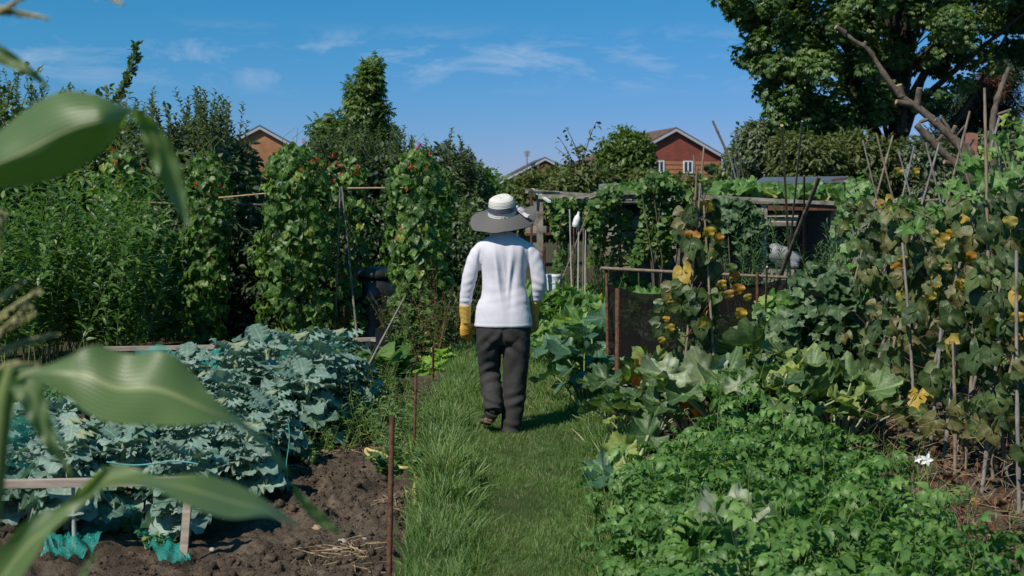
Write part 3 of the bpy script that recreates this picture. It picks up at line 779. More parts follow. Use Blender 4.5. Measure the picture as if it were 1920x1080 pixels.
def house(label, apex, Y, right, left, depth, yaw, wallm, roofm, group=None, over=0.25, thick=0.12, bandm=None, bands=None, windows=()):
    """gable end facing the plots; apex, right and left eaves in photo pixels"""
    ax = (apex[0] - 960) * Y / F
    z = lambda py: H - (py - HY) * Y / F
    x = lambda px: (px - 960) * Y / F - ax
    root = thing('brick_house', label, 'house', (ax, Y, 0), yaw, group)
    A = (0, z(apex[1])); R_ = (x(right[0]), z(right[1])); L_ = (x(left[0]), z(left[1]))
    pr = [(L_[0], 0), (R_[0], 0), (R_[0], R_[1]), A, (L_[0], L_[1])]
    g = Geo(); V = [(p[0], 0, p[1]) for p in pr] + [(p[0], depth, p[1]) for p in pr]
    g.add(V, np.array([[0, 1, 2, 3, 4]])); g.add(V, np.array([[9, 8, 7, 6, 5]]))
    g.add(V, np.array([[i, (i + 5), (i + 1) % 5 + 5, (i + 1) % 5] for i in range(5)]))
    g.build('wall', wallm, root, smooth=False, local=True)
    if bandm:
        g = Geo(); zt, zb = z(bands[0]), z(bands[1])
        box(g, ((L_[0] + R_[0]) / 2, -0.02, (zt + zb) / 2), (R_[0] - L_[0], 0.04, zt - zb))
        band = g.build('brick_band', bandm, root, smooth=False, local=True)
        g = Geo()
        for k in range(4):
            zz = zt + (zb - zt) * (k + 0.02) / 3.6
            box(g, ((L_[0] + R_[0]) / 2, -0.045, zz), (R_[0] - L_[0] - 0.02, 0.02, 0.075))
        g.build('brick_course', M['redbrick'], band, smooth=False, local=True)
    # two roof slopes with a small overhang
    g = Geo()
    for (E, s) in ((R_, 1), (L_, -1)):
        dx, dz = E[0] - A[0], E[1] - A[1]; ln = math.hypot(dx, dz); ux, uz = dx / ln, dz / ln
        nx, nz_ = (-uz * s, ux * s)
        if nz_ < 0: nx, nz_ = -nx, -nz_
        e = (E[0] + ux * 0.4, E[1] + uz * 0.4)
        pts = [(A[0] + nx * 0.02 - 0, A[1] + 0.03), (e[0] + nx * 0.02, e[1] + nz_ * 0.02), (e[0] + nx * thick, e[1] + nz_ * thick), (A[0], A[1] + thick / max(nz_, 0.3))]
        V = [(p[0], -over, p[1]) for p in pts] + [(p[0], depth + over, p[1]) for p in pts]
        g.add(V, np.array([[0, 1, 2, 3], [7, 6, 5, 4], [0, 4, 5, 1], [1, 5, 6, 2], [2, 6, 7, 3], [3, 7, 4, 0]]))
    g.build('roof', roofm, root, smooth=False, local=True)
    for (E, s) in ((R_, 1), (L_, -1)):
        g = Geo()
        dx, dz = E[0] - A[0], E[1] - A[1]; ln = math.hypot(dx, dz); ux, uz = dx / ln, dz / ln
        a = (A[0], A[1] - 0.0); b_ = (E[0] + ux * 0.4, E[1] + uz * 0.4); hh = 0.20
        V = [(a[0], yy, a[1] + 0.02 - d) for yy in (-over - 0.03, -over + 0.03) for d in (0, hh)] + [(b_[0], yy, b_[1] + 0.02 - d) for yy in (-over - 0.03, -over + 0.03) for d in (0, hh)]
        g.add(V, np.array([[0, 1, 5, 4], [2, 6, 7, 3], [0, 4, 6, 2], [1, 3, 7, 5], [0, 2, 3, 1], [4, 5, 7, 6]]))
        g.build('bargeboard', M['board'], root, smooth=False, local=True)
    for (wx, wy, ww, wh) in windows:
        cx, cz = x(wx), z(wy); w_, h_ = ww * Y / F, wh * Y / F
        g = Geo(); fw = 0.09
        for (bx, bz, sx, sz) in ((0, h_ / 2, w_, fw), (0, -h_ / 2, w_, fw), (-w_ / 2 + fw / 2, 0, fw, h_ - fw), (w_ / 2 - fw / 2, 0, fw, h_ - fw), (0, 0, fw, h_ - fw)):
            box(g, (cx + bx, -0.07, cz + bz), (sx, 0.08, sz))
        fr = g.build('window', M['whiteplastic'], root, smooth=False, local=True)
        g = Geo(); box(g, (cx, -0.06, cz), (w_ - fw, 0.02, h_ - fw))
        g.build('pane', M['glass'], fr, smooth=False, local=True)
    return root
house('red brick gable house with an orange band and white windows behind the round tree', (1266, 242), 95, (1359, 291), (1173, 291), 11, math.radians(14),
      M['redbrick'], M['rooftile'], bandm=M['orangebrick'], bands=(300, 331), windows=((1234, 313, 19, 21), (1291, 313, 19, 21)))
house('orange brick gable end behind the apple trees on the left', (487, 238), 95, (600, 300), (374, 300), 10, math.radians(12),
      M['buffbrick'], M['slate'])
house('small far brick gable with a long low roof left of the sapling', (1022, 297), 120, (1062, 318), (926, 347), 9, math.radians(6),
      M['redbrick'], M['slate'], windows=((938, 352, 9, 14),))
house('far red roof just showing left of the round tree', (1112, 297), 130, (1150, 316), (1064, 322), 9, math.radians(8),
      M['redbrick'], M['rooftile'])
# television aerial over the small far house
a0 = P(988, 335, 119.0)
r = thing('television_aerial', 'thin grey television aerial above the small far roof', 'aerial', a0)
g = Geo(); sticks(g, [a0], [P(988, 284, 119.0)], 0.05, 0.05, 5); g.build('mast', M['greycane'], r)
g = Geo()
for k in range(5):
    yy = 284 + k * 2.2; sticks(g, [P(988 - 5 + k * 0.3, yy, 119.0)], [P(988 + 6 - k * 0.3, yy - 0.6, 119.0)], 0.035, 0.035, 4)
sticks(g, [P(988, 282, 119.0)], [P(988.5, 300, 119.0)], 0.035, 0.035, 4)
g.build('antenna_element', M['greycane'], r)

# ------------------------------------------------------------------ trees and hedges
def tree(name, label, cat, poly, Y, thick, ncl, rc, per, tm, size, lm, trunk, trunk_r, bark='bark', limbs=14, droop=0.3, group=None, flat=0.8, upb=0.8, extra=None, split=0.45):
    base = np.array([(trunk[0] - 960) * Y / F, Y, 0.0])
    root = thing(name, label, cat, base, 0, group)
    cen = poly_points(poly, Y, thick, ncl)
    if extra is not None: cen = np.concatenate([cen, extra])
    g = Geo(); top = P(trunk[0] + trunk[2] if len(trunk) > 2 else trunk[0], trunk[1], Y)
    pts = [base + np.array([0, 0, -0.1]), base * 0.6 + top * 0.4 + np.array([trunk_r * 0.6, 0, 0]), top]
    tp = np.array([(1 - t) ** 2 * pts[0] + 2 * t * (1 - t) * pts[1] + t * t * pts[2] for t in np.linspace(0, 1, 8)])
    tube(g, tp, np.linspace(trunk_r, trunk_r * 0.6, 8), 9)
    idx = RN.choice(len(cen), min(limbs, len(cen)), replace=False)
    for i in idx:
        s = tp[int(7 * (split + (1 - split) * RN.random()))]; e = cen[i]
        mid = (s + e) / 2 + np.array([0, 0, -0.08 * np.linalg.norm(e - s)]) + rvec(1)[0] * 0.08 * np.linalg.norm(e - s)
        q = np.array([(1 - t) ** 2 * s + 2 * t * (1 - t) * mid + t * t * e for t in np.linspace(0, 1, 6)])
        tube(g, q, np.linspace(trunk_r * 0.42, trunk_r * 0.07, 6), 5, cap=False)
        if len(cen) > 20:
            near = np.argsort(np.linalg.norm(cen - e, axis=1))[1:5]
            for j in near:
                sticks(g, [q[4]], [cen[j]], trunk_r * 0.09, trunk_r * 0.03, 3)
    g.build('trunk', M[bark], root)
    g = Geo(); clumps(g, cen, rc, per, tm, size, 0, droop, flat=flat, upb=upb)
    g.build('crown', M[lm], root)
    return root

# ------------------------------------------------------------------ the walking person, seen from behind
PY = 8.67
SP = PY / F
def q(px, py, dy=0.0):
    return np.array([(px - 960) * SP, PY + dy, H - (py - HY) * SP])
def ring_loft(g, cs, rx, ry, k=28, axis=None, sq=2.0):
    """closed tube of superellipse rings through centres; rx across, ry fore and aft"""
    cs = np.asarray(cs, float); n = len(cs); t = nrm(np.gradient(cs, axis=0)); V = []
    a = np.arange(k) * 2 * math.pi / k
    for i in range(n):
        x = np.array([1.0, 0, 0]); x = x - t[i] * (x @ t[i]); x /= np.linalg.norm(x); y = np.cross(t[i], x)
        if y[1] < 0: y = -y
        c_, s_ = np.cos(a), np.sin(a); e = 2 / sq
        V.append(cs[i] + (np.sign(c_) * np.abs(c_) ** e)[:, None] * rx[i] * x + (np.sign(s_) * np.abs(s_) ** e)[:, None] * ry[i] * y)
    V = np.concatenate(V); i, j = np.meshgrid(np.arange(n - 1), np.arange(k), indexing='ij'); j2 = (j + 1) % k
    V = np.vstack([V, cs[0], cs[-1]]); jj = np.arange(k)
    g.add(V, [np.stack([i * k + j, i * k + j2, (i + 1) * k + j2, (i + 1) * k + j], -1).reshape(-1, 4),
              np.stack([np.full(k, n * k), (jj + 1) % k, jj], -1), np.stack([np.full(k, n * k + 1), (n - 1) * k + jj, (n - 1) * k + (jj + 1) % k], -1)])
def smoothed(keys, n, kind='lin'):
    keys = np.array(keys, float); c = catmull(keys, 8); s = np.linspace(0, len(c) - 1, n); i = np.minimum(s.astype(int), len(c) - 2); f = (s - i)[:, None]
    return c[i] * (1 - f) + c[i + 1] * f
def limb_loft(g, keys, n=26, k=24, sq=2.0):
    """keys: px, py, dy, rx, ry (radii in metres)"""
    c = smoothed(keys, n); ring_loft(g, [q(*r[:3]) for r in c], c[:, 3], c[:, 4], k, sq=sq)
def remeshed(g, name, mats, parent, voxel, smooth=3, disp=None, keep=None, open_fn=None):
    o = g.build('tmp', mats, None, recentre=False)
    bm = bmesh.new(); bm.from_mesh(o.data); bmesh.ops.recalc_face_normals(bm, faces=bm.faces); bm.to_mesh(o.data); bm.free()
    mo = o.modifiers.new('r', 'REMESH'); mo.mode = 'VOXEL'; mo.voxel_size = voxel; mo.use_smooth_shade = True
    if smooth: ms_ = o.modifiers.new('s', 'SMOOTH'); ms_.iterations = smooth; ms_.factor = 0.5
    dg = bpy.context.evaluated_depsgraph_get(); dg.update()
    me = bpy.data.meshes.new_from_object(o.evaluated_get(dg)); me.name = name
    bpy.data.objects.remove(o)
    n = len(me.vertices); co = np.zeros(n * 3, np.float32); me.vertices.foreach_get('co', co); co = co.reshape(-1, 3).astype(float)
    if disp is not None:
        no = np.zeros(n * 3, np.float32); me.vertices.foreach_get('normal', no); no = no.reshape(-1, 3)
        co = co + no * disp(co, no)[:, None]
    co = co - woff(parent); me.vertices.foreach_set('co', co.astype(np.float32).ravel())
    if open_fn is not None:
        bm = bmesh.new(); bm.from_mesh(me); off = woff(parent)
        kill = [f for f in bm.faces if open_fn(np.array(f.calc_center_median()) + off, np.array(f.normal))]
        bmesh.ops.delete(bm, geom=kill, context='FACES'); bm.to_mesh(me); bm.free()
    me.polygons.foreach_set('use_smooth', np.ones(len(me.polygons), bool))
    me.materials.clear()
    for m_ in (mats if isinstance(mats, (list, tuple)) else [mats]): me.materials.append(m_)
    me.update(); ob = bpy.data.objects.new(name, me)
    return link(ob, parent)

M['skin'] = plain('skin', (0.50, 0.30, 0.22), 0.5, 0.4, var=0.06)
M['hair'] = plain('hair', (0.10, 0.065, 0.045), 0.6, var=0.4, scale=80)
M['eye'] = plain('eye', (0.7, 0.7, 0.7), 0.2, var=0.02)
def cloth(name, c, rough, weave=700, wstr=0.12, var=0.06, sheen=0.2, scale=9):
    m, n, b = newmat(name); N = n.nodes; K = n.links.new
    tcn = N.new('ShaderNodeTexCoord'); t = N.new('ShaderNodeTexNoise'); t.inputs['Scale'].default_value = scale; t.inputs['Detail'].default_value = 5
    K(tcn.outputs['Object'], t.inputs['Vector']); cr = N.new('ShaderNodeValToRGB'); K(t.outputs['Fac'], cr.inputs['Fac'])
    cr.color_ramp.elements[0].position = 0.3; cr.color_ramp.elements[1].position = 0.7
    cr.color_ramp.elements[0].color = (*[x * (1 - var) for x in c], 1); cr.color_ramp.elements[1].color = (*[x * (1 + var) for x in c], 1)
    K(cr.outputs['Color'], b.inputs['Base Color']); b.inputs['Roughness'].default_value = rough
    b.inputs['Sheen Weight'].default_value = sheen
    t2 = N.new('ShaderNodeTexNoise'); t2.inputs['Scale'].default_value = 90; t2.inputs['Detail'].default_value = 3; K(tcn.outputs['Object'], t2.inputs['Vector'])
    bp = N.new('ShaderNodeBump'); bp.inputs['Strength'].default_value = wstr; bp.inputs['Distance'].default_value = 0.004
    K(t2.outputs['Fac'], bp.inputs['Height']); K(bp.outputs[0], b.inputs['Normal'])
    return m
M['shirt'] = cloth('pale_lilac_cotton', (0.63, 0.61, 0.68), 0.85, var=0.03)
M['trouser'] = cloth('charcoal_cotton', (0.028, 0.026, 0.025), 0.85, var=0.25, sheen=0.0)
M['glove'] = cloth('yellow_leather', (0.60, 0.33, 0.045), 0.55, var=0.18, sheen=0.0, scale=25)
M['cuff'] = cloth('yellow_cuff', (0.55, 0.36, 0.07), 0.6, var=0.08, sheen=0.0)
M['boot'] = cloth('scuffed_black_leather', (0.035, 0.032, 0.030), 0.5, var=0.4, sheen=0.0, scale=30)
M['sole'] = plain('boot_sole', (0.13, 0.09, 0.06), 0.9, var=0.4, scale=30)

root = thing('person', 'person walking away in wide brimmed hat, white top, dark trousers, yellow gloves and boots', 'person', q(948, 815, 0) * [1, 1, 0])

# body: one continuous surface, a little inside the clothes
g = Geo()
limb_loft(g, [(945, 450, 0.01, 0.05, 0.045), (945, 462, 0.01, 0.12, 0.06), (945, 480, 0.01, 0.145, 0.075), (946, 520, 0.01, 0.125, 0.075), (945, 550, 0.01, 0.125, 0.075), (944, 590, 0, 0.15, 0.095), (944, 625, 0, 0.145, 0.09), (944, 636, 0, 0.11, 0.07)], 30, 26)
limb_loft(g, [(945, 470, 0.0, 0.06, 0.065), (945, 450, 0.01, 0.055, 0.06), (944, 430, 0.02, 0.052, 0.058)], 10, 18)
# head with face (turned away from the path)
limb_loft(g, [(944, 438, 0.035, 0.045, 0.055), (944, 431, 0.03, 0.062, 0.078), (944, 420, 0.025, 0.072, 0.09), (944, 408, 0.02, 0.076, 0.098), (944, 395, 0.02, 0.073, 0.094), (944, 385, 0.02, 0.055, 0.07), (944, 380, 0.02, 0.02, 0.03)], 22, 24)
hd = q(944, 412, 0.02)
def blob(g, c, r, k=14, n=9):
    V = []
    for i in range(n + 1):
        ph = math.pi * i / n
        for j in range(k): th = 6.283 * j / k; V.append((c[0] + r[0] * math.sin(ph) * math.cos(th), c[1] + r[1] * math.sin(ph) * math.sin(th), c[2] + r[2] * math.cos(ph)))
    i, j = np.meshgrid(np.arange(n), np.arange(k), indexing='ij'); j2 = (j + 1) % k
    g.add(V, np.stack([i * k + j, (i + 1) * k + j, (i + 1) * k + j2, i * k + j2], -1).reshape(-1, 4))
blob(g, hd + [0, 0.098, -0.022], (0.014, 0.020, 0.022)); blob(g, hd + [0, 0.086, 0.012], (0.045, 0.012, 0.010)); blob(g, hd + [0, 0.085, -0.055], (0.024, 0.012, 0.009)); blob(g, hd + [0, 0.07, -0.082], (0.025, 0.022, 0.018))
for s in (-1, 1): blob(g, hd + [s * 0.078, -0.008, -0.015], (0.009, 0.018, 0.030))
LA = [(912, 472, 0, 0.042, 0.042), (896, 484, 0, 0.042, 0.042), (884, 510, -0.005, 0.042, 0.042), (878, 533, 0.0, 0.037, 0.038), (874, 555, 0.012, 0.033, 0.033), (872, 580, 0.03, 0.025, 0.027), (873, 600, 0.04, 0.024, 0.03)]
RA = [(980, 472, 0, 0.042, 0.042), (997, 484, 0, 0.042, 0.042), (1008, 510, 0.0, 0.043, 0.042), (1012, 533, 0.01, 0.038, 0.038), (1010, 552, 0.04, 0.034, 0.034), (1005, 575, 0.085, 0.026, 0.028), (1002, 592, 0.11, 0.024, 0.03)]
limb_loft(g, LA); limb_loft(g, RA)
LL = [(921, 615, 0, 0.085, 0.095), (919, 650, 0.03, 0.078, 0.085), (919, 690, 0.07, 0.062, 0.066), (921, 715, 0.05, 0.055, 0.060), (923, 745, -0.03, 0.040, 0.043), (923, 760, -0.07, 0.030, 0.034), (922, 771, -0.10, 0.022, 0.026)]
RL = [(967, 615, 0, 0.085, 0.095), (967, 650, 0, 0.080, 0.085), (966, 700, 0.005, 0.062, 0.066), (964, 740, 0.0, 0.055, 0.060), (960, 780, -0.02, 0.042, 0.044), (957, 798, -0.03, 0.026, 0.028), (957, 804, -0.03, 0.022, 0.024)]
limb_loft(g, LL, 32); limb_loft(g, RL, 32)
body = remeshed(g, 'body', M['skin'], root, 0.008, 3)
for s in (-1, 1):
    g = Geo(); blob(g, hd + [s * 0.030, 0.088, -0.002], (0.011, 0.008, 0.008), 12, 8); g.build('eye', M['eye'], root)
g = Geo()
limb_loft(g, [(944, 440, -0.045, 0.03, 0.02), (944, 434, -0.03, 0.060, 0.050), (944, 424, -0.008, 0.076, 0.082), (944, 408, 0.002, 0.083, 0.092), (944, 394, 0.01, 0.078, 0.088), (944, 384, 0.015, 0.06, 0.07), (944, 379, 0.015, 0.02, 0.03)], 22, 24)
remeshed(g, 'hair', M['hair'], root, 0.006, 2, lambda c, n: 0.003 * np.sin(c[:, 0] * 700 + 3 * np.sin(c[:, 2] * 60)))

# shirt
g = Geo()
limb_loft(g, [(945, 437, 0.005, 0.055, 0.060), (945, 441, 0.0, 0.085, 0.070), (945, 447, 0.0, 0.128, 0.082), (945, 456, 0, 0.160, 0.098), (945, 472, 0, 0.172, 0.112), (945, 495, 0, 0.158, 0.114), (945, 520, 0, 0.149, 0.112), (945, 542, 0, 0.151, 0.112), (946, 562, 0, 0.170, 0.120), (944, 585, 0, 0.187, 0.130), (944, 600, 0, 0.193, 0.134), (944, 612, 0, 0.196, 0.134)], 46, 40, 2.25)
SLV_L = [(922, 466, 0, 0.045, 0.060), (908, 468, 0, 0.062, 0.064), (895, 482, 0, 0.060, 0.060), (884, 508, -0.005, 0.054, 0.053), (878, 532, 0.0, 0.049, 0.049), (874, 553, 0.012, 0.044, 0.044), (872, 573, 0.028, 0.037, 0.038)]
SLV_R = [(968, 466, 0, 0.045, 0.060), (983, 468, 0, 0.062, 0.064), (997, 482, 0, 0.060, 0.060), (1007, 508, 0.0, 0.055, 0.053), (1011, 532, 0.01, 0.051, 0.049), (1009, 550, 0.04, 0.046, 0.046), (1004, 566, 0.075, 0.038, 0.038)]
limb_loft(g, SLV_L, 30); limb_loft(g, SLV_R, 30)
def gauss(x, w): return np.exp(-(x / w) ** 2)
def shirt_disp(c, n):
    px = 960 + c[:, 0] / SP; py = HY - (c[:, 2] - H) / SP; back = np.clip(-n[:, 1] * 1.6, 0, 1)
    torso = ((px > 889) & (px < 999) | (py > 575))
    tl = gauss(px - 945, 34)
    d = np.zeros(len(c))
    # hollow along the spine, shoulder blades, folds falling from them
    sp = 945 + 6 * np.sin((py - 470) / 60)
    d += -0.016 * back * gauss(px - sp - 4, 8) * gauss(py - 520, 55)
    d += 0.010 * back * (gauss(px - 922, 14) + gauss(px - 972, 13)) * gauss(py - 482, 24)
    d += 0.014 * back * gauss(px - (932 + (py - 500) * 0.12), 3.5) * gauss(py - 515, 34)
    d += -0.009 * back * gauss(px - (941 + (py - 500) * 0.14), 4.5) * gauss(py - 512, 30)
    d += -0.015 * back * gauss(px - (966 - (py - 500) * 0.10), 6) * gauss(py - 510, 30)
    d += 0.012 * back * gauss(px - (957 - (py - 500) * 0.06), 4) * gauss(py - 520, 36)
    d += -0.008 * back * gauss(px - (984 + (py - 480) * 0.04), 4) * gauss(py - 485, 26)
    d += -0.006 * back * gauss(px - (905 - (py - 480) * 0.05), 4) * gauss(py - 490, 26)
    d += -0.010 * (gauss(px - 899, 2.5) + gauss(px - 990.5, 2.5)) * gauss(py - 515, 40)
    d += -0.008 * back * (gauss(px - (901 - (py - 470) * 0.15), 3) + gauss(px - (990 + (py - 470) * 0.12), 3)) * gauss(py - 478, 16)
    # horizontal creases at the waist and above the hem
    w = gauss(py - 556, 22) * back
    d += 0.0008 * w * np.sin(py / 2.9 + 0.045 * (px - 945) + 1.6 * np.sin(px / 17))
    d += 0.0005 * back * gauss(py - 590, 14) * np.sin(py / 3.4 - 0.03 * (px - 945) + 1.2 * np.sin(px / 21))
    d += 0.0022 * gauss(py - 608, 2.0)
    # sleeves: diagonal creases at elbows
    for cx, s in ((880, 1), (1010, -1)):
        m_ = gauss(px - cx, 18)
        d += 0.0018 * m_ * gauss(py - 535, 20) * np.sin(py / 2.6 + s * 0.16 * (px - cx))
        d += 0.0018 * m_ * gauss(py - 475, 26) * np.sin((px - cx) / 2.7 * 0.7 - s * (py - 470) * 0.22)
        d += 0.0035 * m_ * gauss(py - 565, 10) * np.sin(py / 1.9)
    d += 0.0018 * (fbm(c[:, 0] * 14 + c[:, 2] * 5, c[:, 2] * 9, 3, 80) - 0.45) * 5
    return d
shirt = remeshed(g, 'shirt', M['shirt'], root, 0.0055, 9, shirt_disp)

# trousers
g = Geo()
limb_loft(g, [(944, 596, 0, 0.165, 0.115), (944, 606, 0, 0.182, 0.124), (944, 622, 0.0, 0.185, 0.126), (944, 636, 0.0, 0.178, 0.118), (944, 646, 0, 0.14, 0.09)], 16, 34, 2.2)
limb_loft(g, [(918, 622, 0, 0.088, 0.105), (917, 650, 0.02, 0.086, 0.098), (917, 675, 0.05, 0.080, 0.088), (918, 700, 0.06, 0.074, 0.080), (921, 725, 0.02, 0.070, 0.078), (924, 748, -0.045, 0.064, 0.072), (925, 768, -0.095, 0.060, 0.066)], 46, 30, 2.1)
limb_loft(g, [(968, 622, 0, 0.095, 0.108), (968, 650, 0, 0.094, 0.100), (967, 690, 0.01, 0.086, 0.090), (965, 730, 0.01, 0.080, 0.085), (962, 760, -0.005, 0.077, 0.080), (959, 790, -0.02, 0.069, 0.074), (957, 812, -0.03, 0.064, 0.070)], 50, 30, 2.1)
def trouser_disp(c, n):
    px = 960 + c[:, 0] / SP; py = HY - (c[:, 2] - H) / SP
    left = gauss(px - 920, 26) * (px < 943); right = gauss(px - 965, 28) * (px >= 941)
    d = 0.007 * left * gauss(py - 706, 28) * np.sin(py / 3.3 + 0.10 * (px - 920) + 1.1 * np.sin(px / 9))
    d += 0.007 * left * gauss(py - 752, 16) * np.sin(py / 2.8 - 0.14 * (px - 920))
    d += 0.006 * left * gauss(py - 640, 18) * np.sin((py + 1.1 * (px - 920)) / 4.4)
    d += 0.006 * right * gauss(py - 645, 22) * np.sin((py - 0.9 * (px - 965)) / 4.6)
    d += 0.007 * right * gauss(py - 748, 18) * np.sin((py + 0.35 * (px - 965)) / 3.5)
    d += 0.006 * right * gauss(py - 700, 30) * np.sin((px - 965) / 6 + py / 16)
    d += 0.006 * right * gauss(py - 800, 14) * np.sin((py - 0.25 * (px - 960)) / 3.2)
    d += -0.012 * gauss(px - 943, 4) * gauss(py - 632, 16)
    d += 0.003 * (fbm(c[:, 0] * 26, c[:, 2] * 20, 3, 81) - 0.45) * 2
    return d
remeshed(g, 'trousers', M['trouser'], root, 0.0058, 3, trouser_disp)

# gloves: cuff, palm, five separate fingers
def glove(wrist, down, side, back_, flip):
    """wrist point, direction down the hand, direction to the thumb, direction of the knuckles"""
    g = Geo(); D, T, Bk = nrm(np.array(down, float)), nrm(np.array(side, float)), nrm(np.array(back_, float))
    w = np.array(wrist, float)
    def loft(pts, rad, fl=1.0, k=14):
        pts = np.array(pts); pts = catmull(pts, 4); r_ = np.interp(np.linspace(0, 1, len(pts)), np.linspace(0, 1, len(rad)), rad)
        t = nrm(np.gradient(pts, axis=0)); V = []; a = np.arange(k) * 6.2832 / k
        for i in range(len(pts)):
            x = T - t[i] * (T @ t[i]); x = nrm(x); y = np.cross(t[i], x); V.append(pts[i] + r_[i] * (np.cos(a)[:, None] * x + fl * np.sin(a)[:, None] * y))
        n = len(pts); V = np.vstack(V + [pts[0], pts[-1]]); i, j = np.meshgrid(np.arange(n - 1), np.arange(k), indexing='ij'); j2 = (j + 1) % k; jj = np.arange(k)
        g.add(V, [np.stack([i * k + j, i * k + j2, (i + 1) * k + j2, (i + 1) * k + j], -1).reshape(-1, 4), np.stack([np.full(k, n * k), (jj + 1) % k, jj], -1), np.stack([np.full(k, n * k + 1), (n - 1) * k + jj, (n - 1) * k + (jj + 1) % k], -1)])
    loft([w - D * 0.02, w + D * 0.02, w + D * 0.05, w + D * 0.095], [0.033, 0.040, 0.048, 0.045], 0.5)
    for i, (o, ln) in enumerate(((0.034, 0.072), (0.012, 0.080), (-0.011, 0.074), (-0.033, 0.058))):
        p0 = w + D * 0.085 + T * o; c1 = ln * 0.45; cu = 0.32 + 0.16 * i
        d1 = nrm(D - Bk * cu * 0.6 + T * o * 1.5); d2 = nrm(D - Bk * (cu + 0.75)); d3 = nrm(D * 0.55 - Bk * (cu + 1.0))
        loft([p0 - D * 0.02, p0, p0 + d1 * c1, p0 + d1 * c1 + d2 * ln * 0.32, p0 + d1 * c1 + d2 * ln * 0.32 + d3 * ln * 0.28], [0.0125, 0.0135, 0.0125, 0.0118, 0.0088])
    p0 = w + D * 0.03 + T * 0.034 - Bk * 0.008
    loft([p0, p0 + nrm(D + T * 0.9 - Bk * 0.5) * 0.030, p0 + nrm(D + T * 0.9 - Bk * 0.5) * 0.030 + nrm(D * 1.2 + T * 0.2 - Bk * 0.6) * 0.030, p0 + nrm(D + T * 0.9 - Bk * 0.5) * 0.030 + nrm(D * 1.2 + T * 0.2 - Bk * 0.6) * 0.052], [0.018, 0.0155, 0.014, 0.010])
    return g
# left hand: knuckles face outward and back, thumb forward and inward
gl = glove(q(872.5, 603, 0.045), (0.02, 0.12, -1), (0.80, 0.60, 0.0), (-0.60, -0.80, -0.05), 1)
remeshed(gl, 'glove', M['glove'], root, 0.0034, 1, lambda c, n: 0.0005 * np.sin(c[:, 2] * 380 + c[:, 0] * 160))
gr_ = glove(q(1003, 592, 0.12), (-0.02, 0.30, -1), (-0.55, 0.85, 0.1), (0.85, -0.5, 0.0), -1)
remeshed(gr_, 'glove', M['glove'], root, 0.0034, 1, lambda c, n: 0.0005 * np.sin(c[:, 2] * 380 + c[:, 0] * 160))
for keys in ([(872.0, 570.5, 0.024, 0.0415, 0.043), (872, 574, 0.027, 0.042, 0.043), (872, 588, 0.036, 0.039, 0.040), (872.5, 600, 0.042, 0.034, 0.035), (872.5, 606, 0.047, 0.035, 0.036)],
             [(1005, 563, 0.068, 0.042, 0.043), (1004.5, 567, 0.076, 0.042, 0.043), (1003, 578, 0.098, 0.038, 0.040), (1003, 588, 0.115, 0.034, 0.036), (1003, 593, 0.120, 0.034, 0.035)]):
    g = Geo(); limb_loft(g, keys, 20, 26); remeshed(g, 'glove_cuff', M['cuff'], root, 0.0045, 1, lambda c, n: 0.0005 * np.sin(c[:, 2] * 200 + 2 * np.sin(c[:, 0] * 60)))

